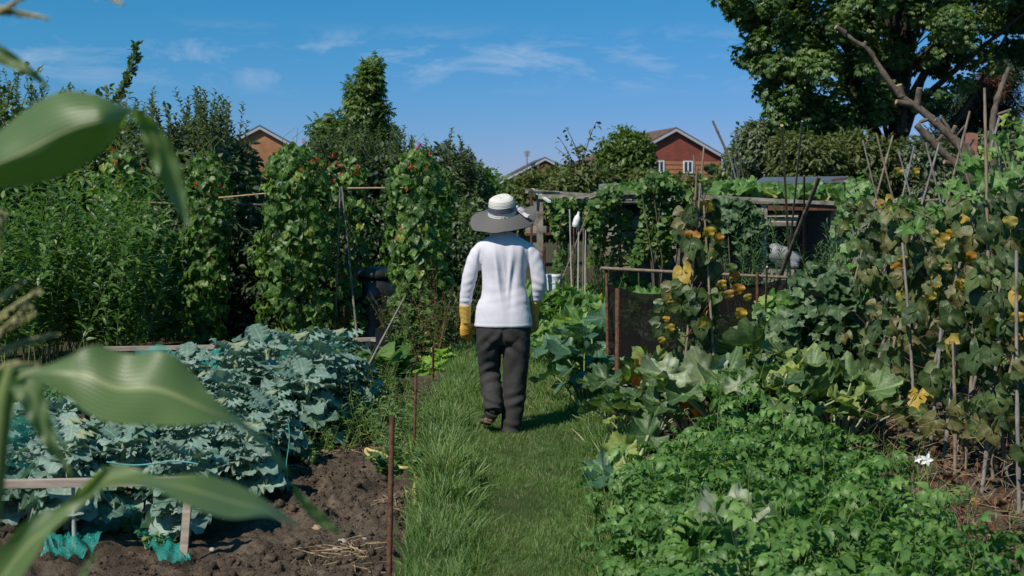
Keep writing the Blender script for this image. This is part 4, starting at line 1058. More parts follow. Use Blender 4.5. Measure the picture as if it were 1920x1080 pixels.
# boots
def boot(ankle, heel, toe, up_, label=None):
    ankle, heel, toe = [np.array(x, float) for x in (ankle, heel, toe)]; up_ = nrm(np.array(up_, float)); fw = nrm(toe - heel); L_ = np.linalg.norm(toe - heel)
    g = Geo(); side = np.cross(fw, up_); k = 22; a = np.arange(k) * 6.2832 / k
    def rings(cs):
        V = []
        for (c, rs, ru) in cs:
            V.append(c + np.cos(a)[:, None] * rs * side + np.sin(a)[:, None] * ru * up_)
        n = len(cs); V = np.vstack(V + [cs[0][0], cs[-1][0]]); i, j = np.meshgrid(np.arange(n - 1), np.arange(k), indexing='ij'); j2 = (j + 1) % k; jj = np.arange(k)
        g.add(V, [np.stack([i * k + j, i * k + j2, (i + 1) * k + j2, (i + 1) * k + j], -1).reshape(-1, 4), np.stack([np.full(k, n * k), (jj + 1) % k, jj], -1), np.stack([np.full(k, n * k + 1), (n - 1) * k + jj, (n - 1) * k + (jj + 1) % k], -1)])
    rings([(heel + fw * (f * L_) + up_ * u_, rs, ru) for f, u_, rs, ru in ((0.0, 0.045, 0.026, 0.030), (0.06, 0.046, 0.037, 0.042), (0.2, 0.050, 0.040, 0.048), (0.4, 0.048, 0.040, 0.046), (0.6, 0.040, 0.046, 0.036), (0.8, 0.034, 0.048, 0.030), (0.93, 0.030, 0.040, 0.026), (1.0, 0.028, 0.022, 0.016))])
    ring_loft(g, [heel + fw * 0.05 + up_ * 0.05, heel * 0.35 + ankle * 0.65 + fw * 0.03, ankle + (ankle - heel) * 0.25], [0.043, 0.043, 0.046], [0.047, 0.045, 0.048], 22)
    b = remeshed(g, 'boot', M['boot'], root, 0.005, 2)
    if label: b['label'] = label
    g = Geo(); o_ = 0.006; prof = [(0.0, 0.024), (0.05, 0.036), (0.2, 0.040), (0.38, 0.036), (0.6, 0.048), (0.8, 0.050), (0.94, 0.040), (1.0, 0.020)]
    out = [heel + fw * (f * L_ + (-0.008 if f == 0 else 0.006 if f == 1 else 0)) + side * w for f, w in prof] + [heel + fw * (f * L_) - side * w for f, w in reversed(prof)]
    n = len(out); top = np.array(out) + up_ * 0.022; bot = np.array(out) - up_ * 0.004
    g.add(np.vstack([top, bot]), [np.array([list(range(n))]), np.array([list(range(2 * n - 1, n - 1, -1))]), np.array([[i, n + i, n + (i + 1) % n, (i + 1) % n] for i in range(n)])])
    hb = [heel + fw * (f * L_) + side * w for f, w in ((0.0, 0.022), (0.05, 0.034), (0.26, 0.036))] + [heel + fw * (f * L_) - side * w for f, w in ((0.26, 0.036), (0.05, 0.034), (0.0, 0.022))]
    n = 6; g.add(np.vstack([np.array(hb) - up_ * 0.002, np.array(hb) - up_ * 0.022]), [np.array([list(range(n))]), np.array([list(range(2 * n - 1, n - 1, -1))]), np.array([[i, n + i, n + (i + 1) % n, (i + 1) % n] for i in range(n)])])
    g.build('sole', M['sole'], b)
boot(q(922, 772, -0.10), q(917, 783, -0.13), q(908, 799, 0.085), (0.12, 0.80, 0.60), 'lifted trailing boot showing its worn sole')
boot(q(957, 806, -0.03), q(957, 809, -0.075) * [1, 1, 0] + [0, 0, 0.035], q(961, 809, 0.195) * [1, 1, 0] + [0, 0, 0.035], (0, 0, 1))

# sun hat
def strawmat(name, c1, c2, freq, soft=0.6):
    m, n, b = newmat(name); N = n.nodes; K = n.links.new
    at = N.new('ShaderNodeAttribute'); at.attribute_name = 'lc'; sp = N.new('ShaderNodeSeparateXYZ'); K(at.outputs['Vector'], sp.inputs[0])
    def mth(op, a, bb=None):
        x = N.new('ShaderNodeMath'); x.operation = op
        for i, v in enumerate((a, bb)):
            if v is None: continue
            if isinstance(v, (int, float)): x.inputs[i].default_value = v
            else: K(v, x.inputs[i])
        return x.outputs[0]
    r = mth('MULTIPLY', mth('ADD', mth('SINE', mth('MULTIPLY', sp.outputs['X'], freq)), 1), 0.5)
    w = mth('MULTIPLY', mth('ADD', mth('SINE', mth('MULTIPLY', sp.outputs['Y'], 700)), 1), 0.5)
    f = mth('ADD', mth('MULTIPLY', r, soft), mth('MULTIPLY', w, 1 - soft))
    cr = N.new('ShaderNodeValToRGB'); K(f, cr.inputs['Fac']); cr.color_ramp.elements[0].color = (*c1, 1); cr.color_ramp.elements[1].color = (*c2, 1); cr.color_ramp.elements[0].position = 0.2; cr.color_ramp.elements[1].position = 0.85
    K(cr.outputs['Color'], b.inputs['Base Color']); b.inputs['Roughness'].default_value = 0.7
    bp = N.new('ShaderNodeBump'); bp.inputs['Strength'].default_value = 0.5; bp.inputs['Distance'].default_value = 0.003; K(f, bp.inputs['Height']); K(bp.outputs[0], b.inputs['Normal'])
    return m
M['brim'] = strawmat('grey_woven_straw', (0.040, 0.039, 0.037), (0.19, 0.18, 0.17), 150, 0.85)
M['crown'] = strawmat('cream_woven_straw', (0.58, 0.56, 0.51), (0.72, 0.70, 0.64), 90, 0.85)
M['ribbon'] = plain('grey_satin_ribbon', (0.075, 0.085, 0.12), 0.35, 0.6, var=0.3, scale=20)
M['bow'] = plain('lilac_bow', (0.42, 0.38, 0.42), 0.5, var=0.1)
hat = bpy.data.objects.new('hat', None); link(hat, root)
# hat frame: centre of the brim, tipped so that its back edge hangs low
hc = q(942, 401, 0.005); ta, tb_ = math.radians(20), math.radians(-5)
Rh = np.array(Matrix.Rotation(tb_, 3, 'Y') @ Matrix.Rotation(ta, 3, 'X'))
k = 96
def hat_surf(rz_fn, us, thick=0.0):
    V, C = [], []
    for u_ in us:
        for j in range(k):
            th = 2 * math.pi * j / k; r_, z_ = rz_fn(u_, th); V.append(Rh @ np.array([r_ * math.cos(th), r_ * math.sin(th), z_ + thick]) + hc); C.append((u_, j / k, 0.5))
    n = len(us); i, j = np.meshgrid(np.arange(n - 1), np.arange(k), indexing='ij'); j2 = (j + 1) % k
    return np.array(V), np.array(C), np.stack([i * k + j, i * k + j2, (i + 1) * k + j2, (i + 1) * k + j], -1).reshape(-1, 4)
def crown_f(u_, th):
    ks = [(0, 0.099, 0.0), (0.12, 0.097, 0.018), (0.35, 0.092, 0.055), (0.58, 0.087, 0.088), (0.72, 0.080, 0.108), (0.84, 0.062, 0.122), (0.94, 0.032, 0.127), (1.0, 0.001, 0.124)]
    a = [x[0] for x in ks]; r_ = np.interp(u_, a, [x[1] for x in ks]); z_ = np.interp(u_, a, [x[2] for x in ks])
    r_ *= 1 + 0.012 * math.sin(3 * th + 4 * u_); return r_ * (1 if abs(math.sin(th)) < 2 else 1), z_ + 0.004 * math.sin(2 * th) * u_
def brim_f(u_, th):
    s = -math.sin(th)                      # +1 at the back
    L_ = 0.118 + 0.008 * math.sin(2 * th + 1); r_ = 0.098 + L_ * u_ * (1 - 0.10 * max(0, s) * u_)
    droop = 0.022 + 0.030 * max(0, s) + 0.014 * abs(math.cos(th)); z_ = -droop * u_ ** 1.4 + u_ ** 2 * (0.014 * math.sin(3 * th + 0.6) + 0.008 * math.sin(5 * th)) + 0.028 * u_ ** 2 * math.exp(-((th - 0.15) / 0.5) ** 2) - 0.020 * u_ ** 2 * math.exp(-((th - 4.3) / 0.35) ** 2)
    return r_, z_
g = Geo(); V, C, Q = hat_surf(crown_f, np.linspace(0, 1, 40)); C[:, 0] *= 1.0; g.add(V, Q, C); crown_o = g.build('hat_crown', M['crown'], hat)
g = Geo(); V, C, Q = hat_surf(brim_f, np.linspace(0, 1, 26)); V2, _, _ = hat_surf(brim_f, np.linspace(0, 1, 26), -0.0035); n0 = len(V)
g.add(np.vstack([V, V2]), [Q, Q[:, ::-1] + n0, np.stack([np.arange(k) + 25 * k, (np.arange(k) + 1) % k + 25 * k, (np.arange(k) + 1) % k + 25 * k + n0, np.arange(k) + 25 * k + n0], -1)], np.vstack([C, C])); g.build('hat_brim', M['brim'], hat)
g = Geo(); V, C, Q = hat_surf(lambda u_, th: (crown_f(0.18 + 0.24 * u_, th)[0] + 0.0028 + 0.0015 * math.sin(u_ * 19 + 2 * math.sin(3 * th)), crown_f(0.18 + 0.24 * u_, th)[1]), np.linspace(0, 1, 12)); g.add(V, Q, C); g.build('hat_ribbon', M['ribbon'], hat)
# bow on the right side of the crown
def strip(g, pts, w, wdir, mat=0):
    pts = catmull(np.array(pts), 6); n = len(pts); w = np.interp(np.linspace(0, 1, n), np.linspace(0, 1, len(w)), w); wd = nrm(np.array(wdir, float)); V = []
    for i in range(n):
        for s in (-1, -0.5, 0, 0.5, 1): V.append(pts[i] + wd * w[i] * s + Rh @ np.array([0, 0, 0.003 * math.cos(s * 3 + i * 0.6)]))
    i, j = np.meshgrid(np.arange(n - 1), np.arange(4), indexing='ij'); g.add(V, np.stack([i * 5 + j, i * 5 + j + 1, (i + 1) * 5 + j + 1, (i + 1) * 5 + j], -1).reshape(-1, 4), None, mat)
hb = lambda x, y, z: Rh @ np.array([x, y, z]) + hc
g = Geo()
strip(g, [hb(0.098, -0.02, 0.035), hb(0.125, -0.040, 0.036), hb(0.150, -0.048, 0.015), hb(0.135, -0.03, 0.004), hb(0.102, -0.015, 0.02)], [0.006, 0.014, 0.017, 0.012, 0.006], Rh @ np.array([0.25, 0.3, 0.9]))
strip(g, [hb(0.098, -0.005, 0.035), hb(0.112, 0.02, 0.046), hb(0.125, 0.045, 0.03), hb(0.112, 0.03, 0.012), hb(0.10, 0.005, 0.025)], [0.006, 0.013, 0.015, 0.012, 0.006], Rh @ np.array([0.2, -0.2, 0.9]))
strip(g, [hb(0.10, -0.015, 0.035), hb(0.140, -0.055, 0.008), hb(0.175, -0.078, -0.002)], [0.006, 0.012, 0.016], Rh @ np.array([0.5, 0.5, 0.4]))
blob(g, hb(0.103, -0.012, 0.042), (0.012, 0.014, 0.014))
g.build('hat_bow', [M['bow']], hat)

# ---- background trees
tree('maple_tree', 'huge dark leafy maple filling the upper right corner above the sheds', 'tree',
     [(1345, -40), (1350, 12), (1378, 30), (1392, 62), (1418, 80), (1398, 100), (1428, 140), (1440, 172), (1458, 196), (1490, 205), (1560, 232), (1640, 215), (1655, 190), (1700, 200), (1740, 205), (1790, 190), (1835, 160), (1868, 130), (1862, 95), (1840, 60), (1880, 40), (1905, 112), (1960, 130), (1990, -60), (1900, -330), (1650, -420), (1450, -260)],
     30, 3.4, 520, 0.37, 95, MAPLE, 0.145, 'maple', (1672, -40, 6), 0.24, limbs=40, droop=0.55, flat=0.75, split=0.35,
     extra=poly_points([(1452, 205), (1480, 192), (1600, 215), (1610, 262), (1560, 272), (1500, 268), (1455, 240)], 30, 1.0, 50))
tree('ash_tree', 'tall narrow pointed ash tree alone against the sky', 'tree',
     [(684, 121), (706, 126), (703, 157), (703, 182), (722, 201), (709, 217), (726, 240), (726, 259), (714, 270), (708, 301), (697, 330), (653, 330), (647, 282), (653, 253), (644, 240), (664, 230), (660, 210), (657, 198), (662, 178), (657, 157), (674, 148)],
     35, 0.75, 150, 0.20, 26, ASH, 0.27, 'ash', (683, 128, 0), 0.11, limbs=34, droop=0.25, split=0.5)
tree('ash_sapling', 'low light green young ash just left of the tall pointed ash', 'tree',
     [(600, 226), (618, 212), (640, 222), (645, 330), (590, 330), (592, 268), (588, 245)], 34, 0.5, 44, 0.2, 26, ASH, 0.25, 'ash', (618, 235, 0), 0.05, limbs=16)
tree('round_tree', 'dense round green tree left of the red gable house', 'tree',
     [(1138, 266), (1145, 256), (1162, 248), (1182, 250), (1199, 261), (1209, 271), (1217, 291), (1220, 309), (1215, 349), (1121, 349), (1113, 315), (1129, 305), (1134, 283)],
     50, 1.1, 150, 0.34, 70, LEAF_TINY, 0.22, 'ash', (1172, 262, 0), 0.16, limbs=16, split=0.5)
tree('sage_tree', 'grey green bushy tree beyond the bundle of canes', 'tree',
     [(1392, 262), (1400, 240), (1425, 232), (1455, 238), (1480, 260), (1490, 400), (1385, 400), (1380, 300)], 31, 0.9, 120, 0.28, 90, LEAF_TINY, 0.16, 'sage', (1430, 262, 0), 0.12, limbs=14, split=0.3)
tree('willow_shrub', 'olive green willow shrub under the left side of the dark maple', 'shrub',
     [(1462, 262), (1500, 256), (1540, 268), (1570, 258), (1575, 400), (1462, 400)], 27, 0.9, 130, 0.28, 95, LEAF_TINY, 0.13, 'olive', (1520, 272, 0), 0.08, limbs=14, split=0.2)
tree('willow_shrub', 'olive green willow shrub left of the dark maple trunk', 'shrub',
     [(1570, 262), (1600, 250), (1640, 262), (1665, 270), (1665, 400), (1568, 400)], 27.5, 0.9, 110, 0.28, 95, LEAF_TINY, 0.13, 'olive', (1615, 272, 0), 0.08, limbs=14, split=0.2)
tree('willow_shrub', 'thin grey green shrub behind the pruned trunk on the right', 'shrub',
     [(1690, 285), (1740, 262), (1800, 275), (1880, 250), (1960, 240), (1960, 400), (1690, 400)], 27, 0.9, 150, 0.28, 70, LEAF_TINY, 0.15, 'sage', (1800, 280, 0), 0.08, limbs=14, split=0.2)
tree('dark_shrub', 'small dark green bush at the foot of the red gable house', 'shrub',
     [(1352, 300), (1368, 285), (1390, 292), (1395, 400), (1345, 400)], 40, 0.6, 50, 0.3, 60, LEAF_TINY, 0.18, 'ash', (1370, 310, 0), 0.06, limbs=8, split=0.2)
tree('conifer_tree', 'dark conifer with a dead brown patch at the right edge', 'tree',
     [(1895, 110), (1912, 135), (1900, 165), (1915, 190), (1900, 225), (1910, 300), (1760, 300), (1745, 262), (1772, 232), (1790, 200), (1830, 160), (1862, 135)], 37, 0.9, 240, 0.3, 70, LEAF_NARROW, 0.22, 'conifer', (1868, 135, 0), 0.14, limbs=20, droop=0.2, split=0.2)
gc = bpy.data.objects['conifer_tree']
g = Geo(); clumps(g, poly_points([(1830, 150), (1872, 132), (1880, 165), (1860, 190), (1835, 200), (1822, 175)], 36, 0.4, 26), 0.24, 60, LEAF_NARROW, 0.2, 0, 0.2)
g.build('dead_foliage', M['brownneedle'], gc)
for (nm, lb, poly, tx) in (('hedge_shrub', 'olive hedge shrub just right of the hat, below the small far house', [(948, 372), (965, 350), (985, 338), (1012, 336), (1015, 440), (940, 440)], 970),
                           ('hedge_shrub', 'olive hedge shrub behind the leafy sapling', [(1010, 330), (1040, 318), (1080, 322), (1112, 330), (1115, 440), (1010, 440)], 1060),
                           ('hedge_shrub', 'yellowish green hedge shrub in front of the round tree', [(1100, 334), (1140, 322), (1190, 330), (1240, 328), (1292, 340), (1292, 440), (1100, 440)], 1190)):
    tree(nm, lb, 'shrub', poly, 38 + (tx - 970) * 0.01, 1.0, 130, 0.32, 70, LEAF_TINY, 0.20, 'olive', (tx, 345, 0), 0.07, limbs=10, split=0.2)
tree('hedge', 'long dark hedge closing the plots at the left behind the apple trees', 'hedge',
     [(-150, 330), (60, 320), (300, 325), (560, 330), (720, 325), (900, 340), (905, 440), (-150, 440)], 44, 1.2, 420, 0.5, 60, LEAF_TINY, 0.26, 'apple', (300, 345, 0), 0.08, limbs=20, split=0.2)
tree('hedge', 'long dark hedge closing the plots at the far right', 'hedge',
     [(1290, 352), (1400, 340), (1600, 335), (1800, 330), (2100, 330), (2100, 440), (1290, 440)], 46, 1.2, 380, 0.5, 60, LEAF_TINY, 0.26, 'apple', (1600, 345, 0), 0.08, limbs=20, split=0.2)

tree('hedge', 'added near-black hedge standing in for the shade behind the bean columns', 'hedge',  # added hedge, its dark leaves paint the shaded gaps between the bean columns
     [(-80, 470), (100, 445), (300, 430), (500, 425), (700, 430), (880, 440), (890, 640), (-80, 640)], 15.75, 0.3, 420, 0.2, 55, LEAF_TINY, 0.085, 'shadehedge', (400, 470, 0), 0.04, limbs=30, split=0.2)
# ---- apple and plum shrubs behind the beans: round bodies with upright shoots on top
def apple(label, poly, tops, Y, ncl, lm, slen=(0.5, 0.9), nsh=40, size=0.098, group=None, name='apple_tree', extra=()):
    xs = [p[0] for p in poly]; cx = sum(xs) / len(xs)
    base = np.array([(cx - 960) * Y / F, Y, 0.0])
    root = thing(name, label, 'tree', base, 0, group)
    cen = poly_points(poly, Y, 1.0, ncl)
    g = Geo()
    for i in range(5):
        a = uni(0, 6.28); e = cen[RN.integers(len(cen))]
        mid = (base + e) / 2 + np.array([0, 0, 0.3])
        tube(g, [(1 - t) ** 2 * base + 2 * t * (1 - t) * mid + t * t * e for t in np.linspace(0, 1, 6)], np.linspace(0.05, 0.012, 6), 6, cap=False)
    g.build('trunk', M['bark'], root)
    g = Geo(); clumps(g, cen, 0.26, 62, LEAF_APPLE, size, 1, 0.1, upb=0.5)
    B = []
    while len(B) < nsh:
        k = RN.integers(len(tops) - 1); t = RN.random()
        px = tops[k][0] * (1 - t) + tops[k + 1][0] * t; py = tops[k][1] * (1 - t) + tops[k + 1][1] * t
        B.append(P(px, py, Y) + np.array([0, uni(-0.8, 0.8), uni(-0.15, 0.15)]))
    B = np.array(B); ln = uni(slen[0], slen[1], nsh)
    B[:, 2] -= ln * 0.75
    D = np.stack([RN.normal(size=nsh) * 0.17, RN.normal(size=nsh) * 0.17, np.ones(nsh)], -1)
    shoots(g, B, D, ln, 30, LEAF_APPLE, size, 0.007, 0.12, 0, 1, 0.1, upc=0.7, out=0.7)
    for (pa, pb, bow, nl) in extra:
        a, b = P(*pa, Y), P(*pb, Y)
        d = b - a; mid = (a + b) / 2 + np.array(bow)
        pts = np.array([(1 - t) ** 2 * a + 2 * t * (1 - t) * mid + t * t * b for t in np.linspace(0, 1, 9)])
        tube(g, pts, np.linspace(0.011, 0.003, 9), 5, 0)
        tt = uni(0, 1, nl); k = np.minimum((tt * 8).astype(int), 7); f = (tt * 8 - k)[:, None]
        pos = pts[k] * (1 - f) + pts[k + 1] * f; dr = nrm(pts[k + 1] - pts[k])
        pos = pos + rvec(nl) * 0.03
        scatter(g, LEAF_APPLE, pos, rvec(nl) * 0.8 + dr * 0.7, rvec(nl) + np.array([0, 0, 0.6]), size * 1.05 * uni(0.7, 1.2, nl), None, 1)
    g.build('crown', [M['twig'], M[lm]], root)
apple('sparse apple tree with long wispy shoots at the left edge', [(-60, 260), (20, 215), (110, 230), (150, 330), (150, 560), (-60, 560)], [(-40, 160), (60, 178), (150, 205)], 17, 170, 'apple', (0.5, 1.0), 26,
      extra=(((10, 240), (45, 122), (-0.1, 0, 0.1), 34), ((70, 250), (132, 162), (0.05, 0, 0.15), 36), ((-20, 260), (12, 165), (0, 0, 0.1), 30), ((95, 250), (200, 178), (-0.05, 0, 0.2), 40), ((30, 250), (78, 128), (-0.1, 0, 0.1), 20)))
apple('apple tree with one long curved shoot reaching high above the others', [(130, 260), (200, 232), (280, 250), (300, 560), (130, 560)], [(150, 215), (220, 218), (290, 215)], 17.5, 150, 'apple', (0.5, 0.9), 26,
      extra=(((165, 240), (256, 84), (0.28, 0, -0.10), 110), ((168, 236), (252, 92), (0.26, 0, -0.08), 90), ((190, 225), (205, 165), (0.0, 0, 0), 40), ((200, 240), (243, 178), (0.0, 0, -0.1), 24), ((235, 250), (290, 200), (0, 0, 0.1), 40)))
apple('apple tree with upright silvery shoots left of the orange gable', [(285, 262), (340, 245), (400, 255), (425, 560), (285, 560)], [(295, 232), (350, 220), (400, 206)], 17, 150, 'silver', (0.5, 1.0), 34, 0.115)
apple('apple tree with upright silvery shoots in front of the orange gable', [(395, 285), (435, 278), (452, 330), (480, 400), (490, 560), (400, 560)], [(385, 205), (422, 222), (440, 262)], 16.5, 120, 'silver', (0.6, 1.1), 26, 0.115, extra=(((448, 340), (468, 268), (0, 0, 0), 26), ((500, 370), (510, 320), (0, 0, 0), 20)))
apple('grey leaved shrub left of and below the tall ash', [(560, 320), (610, 285), (670, 290), (690, 560), (560, 560)], [(585, 280), (630, 262), (690, 268)], 19, 150, 'silver', (0.4, 0.8), 34, 0.10, name='plum_shrub')
apple('grey leaved shrub right of and below the tall ash', [(660, 310), (720, 285), (780, 300), (800, 560), (670, 560)], [(680, 268), (740, 262), (780, 288)], 19.5, 150, 'silver', (0.4, 0.8), 34, 0.10, name='plum_shrub')
apple('grey leaved shrub with thin twigs above the right bean column', [(770, 310), (820, 292), (870, 315), (900, 345), (900, 560), (780, 560)], [(790, 280), (835, 272), (880, 300), (905, 335)], 19, 150, 'silver', (0.4, 0.75), 30, 0.10, name='plum_shrub',
      extra=(((830, 320), (843, 256), (0, 0, 0), 16), ((850, 330), (872, 280), (0, 0, 0), 14)))
apple('fresh green bush at the far left side of the path by the hat', [(868, 335), (895, 322), (925, 335), (932, 380), (920, 450), (900, 600), (850, 600), (850, 380)], [(870, 330), (900, 322), (930, 345)], 20, 150, 'vine', (0.3, 0.5), 20, 0.09, name='hedge_bush')
apple('leafy green bush filling the gap between the plum shrubs and the path', [(790, 400), (860, 380), (905, 400), (915, 560), (900, 640), (790, 640)], [(800, 400), (850, 385), (900, 400)], 18, 130, 'apple', (0.2, 0.4), 16, 0.085, name='hedge_bush')

# ---- sapling with single leaves against the sky
base = P(1100, 400, 24) * np.array([1, 1, 0]); r = thing('sapling', 'slim sapling with sparse single leaves against the sky right of the hat', 'tree', base)
g = Geo(); gl = Geo()
for (px, py, n) in ((1118, 228, 26), (1062, 240, 20), (1048, 258, 18), (1128, 262, 16), (1040, 275, 16), (1098, 268, 26), (1078, 272, 24), (1060, 300, 24), (1120, 310, 26)):
    e = P(px, py, 24 + uni(-0.4, 0.4)); s0 = P(1092 + uni(-12, 12), 370, 24); mid = (s0 + e) / 2 + np.array([(1090 - px) * 0.004, 0, 0.1])
    pts = np.array([(1 - t) ** 2 * s0 + 2 * t * (1 - t) * mid + t * t * e for t in np.linspace(0, 1, 8)])
    tube(g, pts, np.linspace(0.02, 0.005, 8), 5, cap=False)
    tt = uni(0.15, 1, n); k = np.minimum((tt * 7).astype(int), 6); f = (tt * 7 - k)[:, None]
    pos = pts[k] * (1 - f) + pts[k + 1] * f + rvec(n) * 0.05
    scatter(gl, LEAF_APPLE, pos, rvec(n) + np.array([0, 0, -0.3]), rvec(n), uni(0.08, 0.14, n))
tube(g, [base, P(1095, 372, 24)], [0.04, 0.03], 6)
clumps(gl, poly_points([(1040, 330), (1090, 318), (1130, 330), (1140, 400), (1030, 400)], 24, 0.6, 60), 0.25, 46, LEAF_APPLE, 0.11, 0, 0.3)
g.build('trunk', M['twig'], r); gl.build('crown', M['olive'], r)

# ------------------------------------------------------------------ tall leafy stems on the left
def tall_clump(n, h, seed_shift=0):
    r = thing('tall_perennial', 'x', 'plant')
    g = Geo(); a = uni(0, 6.28, n); rr = uni(0, 0.30, n)
    B = np.stack([np.cos(a) * rr, np.sin(a) * rr, np.zeros(n)], -1)
    D = np.stack([np.cos(a) * 0.14 + RN.normal(size=n) * 0.13, np.sin(a) * 0.12 + RN.normal(size=n) * 0.1, np.ones(n)], -1)
    shoots(g, B, D, h * uni(0.60, 1.10, n), 46, LEAF_LANCE, 0.17, 0.007, 0.16, 0, 1, 0.20, upc=0.75, out=0.8, taper=0.3, uj=0.3)
    g.build('foliage', [M['greenstem'], M['lance']], r, local=True)
    return r
protos = [tall_clump(17, 1.85) for _ in range(3)]
k = 0
rows = [(12.3, [-4.95, -4.5, -4.05, -3.72]), (12.9, [-5.3, -4.8, -4.3, -3.85]), (13.6, [-5.4, -4.9, -4.4])]
wh = ['far left', 'second from the left', 'third from the left', 'rightmost']
for ri, (y, xs) in enumerate(rows):
    for xi, x in enumerate(xs):
        lb = 'tall leafy green stems, %s in the %s row at the left' % (wh[xi], ['front', 'middle', 'back'][ri])
        loc = (x + uni(-0.08, 0.08), y + uni(-0.1, 0.1), -0.03); rz = uni(0, 6.28); s = uni(0.93, 1.03) * (0.95 if ri == 0 else 1.03)
        if k < 3: place(protos[k], loc, rz, s, lb, 'tall leafy stems at the left')
        else: dup(protos[k % 3], loc, rz, s, lb, 'tall leafy stems at the left')
        k += 1

# ------------------------------------------------------------------ runner beans on the left
def raceme():
    g = Geo(); n = 8; t = np.linspace(0, 1, n)
    pos = np.stack([RN.normal(size=n) * 0.012, RN.normal(size=n) * 0.012, t * 0.09], -1)
    scatter(g, LEAF_TINY, np.repeat(pos, 2, 0), rvec(2 * n), rvec(2 * n), 0.036)
    return g
def helix(g, base, top, r, turns, rad, mat=0, k=4):
    base = np.array(base, float); top = np.array(top, float); n = int(turns * 7) + 2; t = np.linspace(0, 1, n)
    ax = nrm(top - base); x = nrm(np.cross(ax, [0.3, 1, 0.1])); y = np.cross(ax, x)
    pts = base + (top - base) * t[:, None] + r * (np.cos(t * turns * 6.28)[:, None] * x + np.sin(t * turns * 6.28)[:, None] * y)
    tube(g, pts, np.linspace(rad, rad * 0.6, n), k, mat, cap=False)
raceme_me = None
def bean_column(label, pxc, hw, top, Y, n, z0=0.1, flowers=6, canes=2, dens_top=1.0):
    global raceme_me
    x0 = (pxc - 960) * Y / F; R_ = hw * Y / F; zt = H - (top - HY) * Y / F
    root = thing('runner_bean', label, 'plant', (x0, Y, 0), 0, 'runner beans on the left bean row')
    g = Geo(); zz = uni(0, 1, n) ** 0.9 * (zt - z0) + z0
    a = uni(0, 6.28, n); lump = fbm(np.cos(a) * 1.4 + zz * 2.1 + pxc, np.sin(a) * 1.4 + zz * 1.3, 3, 50)
    rr = R_ * (0.45 + 1.05 * lump) * np.clip((zt - zz) / 0.35 + 0.35, 0, 1) * (0.75 + 0.5 * RN.random(n) ** 0.5)
    rad = np.stack([np.cos(a), np.sin(a), np.zeros(n)], -1)
    pos = np.array([x0, Y, 0]) + rad * rr[:, None] + np.array([0, 0, 1]) * zz[:, None]
    fwd = rad * 0.6 + rvec(n) * 0.5 + np.array([0, 0, -0.75]); up = rad * 0.8 + rvec(n) * 0.45 + np.array([0, 0, 0.55])
    h = n // 2
    scatter(g, TRIFOL, pos[:h], fwd[:h], up[:h], uni(0.085, 0.15, h)); scatter(g, TRIFOL2, pos[h:], fwd[h:], up[h:], uni(0.085, 0.15, n - h))
    g.build('foliage', M['bean'], root)
    g = Geo()
    for i in range(5):
        a0 = uni(0, 6.28); b = (x0 + 0.2 * math.cos(a0), Y + 0.2 * math.sin(a0), 0); e = (x0 + 0.05 * math.cos(a0), Y + 0.05, zt - 0.1)
        helix(g, b, e, 0.03, 7, 0.004)
    for i in range(4):
        a0 = P(pxc + uni(-hw, hw) * 0.5, top + 10, Y - 0.05)
        tube(g, [a0, a0 + np.array([uni(-0.05, 0.05), 0, 0.12]), a0 + np.array([uni(-0.14, 0.14), 0, 0.24])], [0.004, 0.003, 0.002], 4)
    g.build('stem', M['greenstem'], root)
    for i in range(flowers):
        if raceme_me is None:
            fo = raceme().build('flower', M['flower'], root, local=True); raceme_me = fo.data
        else:
            fo = link(bpy.data.objects.new('flower', raceme_me), root)
        a = uni(-2.9, -0.3); z = z0 + 0.5 + (zt - z0 - 0.5) * RN.random() ** 0.45; f = R_ * uni(0.6, 1.15) * min(1, (zt + 0.05 - z) / 0.3 + 0.3)
        fo.location = (f * math.cos(a), f * math.sin(a), z + 0.02); fo.rotation_euler = (uni(-0.5, 0.5), uni(-0.5, 0.5), uni(0, 6)); s = uni(0.45, 0.8); fo.scale = (s, s, s)
bean_column('runner bean column with red flowers beside the tall leafy stems', 228, 40, 286, 14.3, 330, flowers=12)
bean_column('runner bean column with a pale yellow patch, second from the left', 388, 36, 285, 14.2, 320, flowers=8)
bean_column('broadest runner bean column with a leafy top, left of the two bare canes', 553, 52, 270, 14.0, 520, flowers=12)
bean_column('runner bean column at the right end of the row, right of the compost bin', 782, 46, 282, 13.9, 460, flowers=9)
bean_column('thin runner bean growth behind the two bare canes', 650, 34, 288, 14.9, 150, flowers=11)
bean_column('low bean growth between the two leftmost bean columns', 300, 40, 430, 14.9, 200, flowers=1)
bean_column('low bean growth at the foot of the two bare canes', 655, 30, 520, 14.4, 110, flowers=5)

def cane(label, a, b, r=0.009, mat='cane', name='cane', group=None, knots=True, bow=0.0, cat='cane'):
    a = np.array(a, float); b = np.array(b, float); g = Geo(); L_ = np.linalg.norm(b - a); n = max(6, int(L_ / 0.05)); t = np.linspace(0, 1, n)
    side = rvec(1)[0] * bow
    pts = a + (b - a) * t[:, None] + side * np.sin(t * 3.14)[:, None] * L_
    rad = np.full(n, r) * (1 - 0.3 * t)
    if knots: rad[::5] *= 1.22
    tube(g, pts, rad, 7)
    o = g.build(name, M[mat])
    tag(o, label, cat, group)
    return o
cane('left one of two bare bean canes meeting at the top', GP(627, 652), P(638, 352, 14.0), 0.012, 'greycane', 'bean_cane')
cane('right one of two bare bean canes meeting at the top', GP(672, 655), P(641, 350, 14.1), 0.013, 'greycane', 'bean_cane')
cane('pale horizontal cane tied between the two right bean columns', P(652, 353, 13.8), P(756, 352, 13.8), 0.010, 'tancane', 'cross_cane')
cane('pale horizontal cane between the second and third bean columns', P(410, 371, 13.9), P(516, 361, 13.9), 0.010, 'tancane', 'cross_cane')
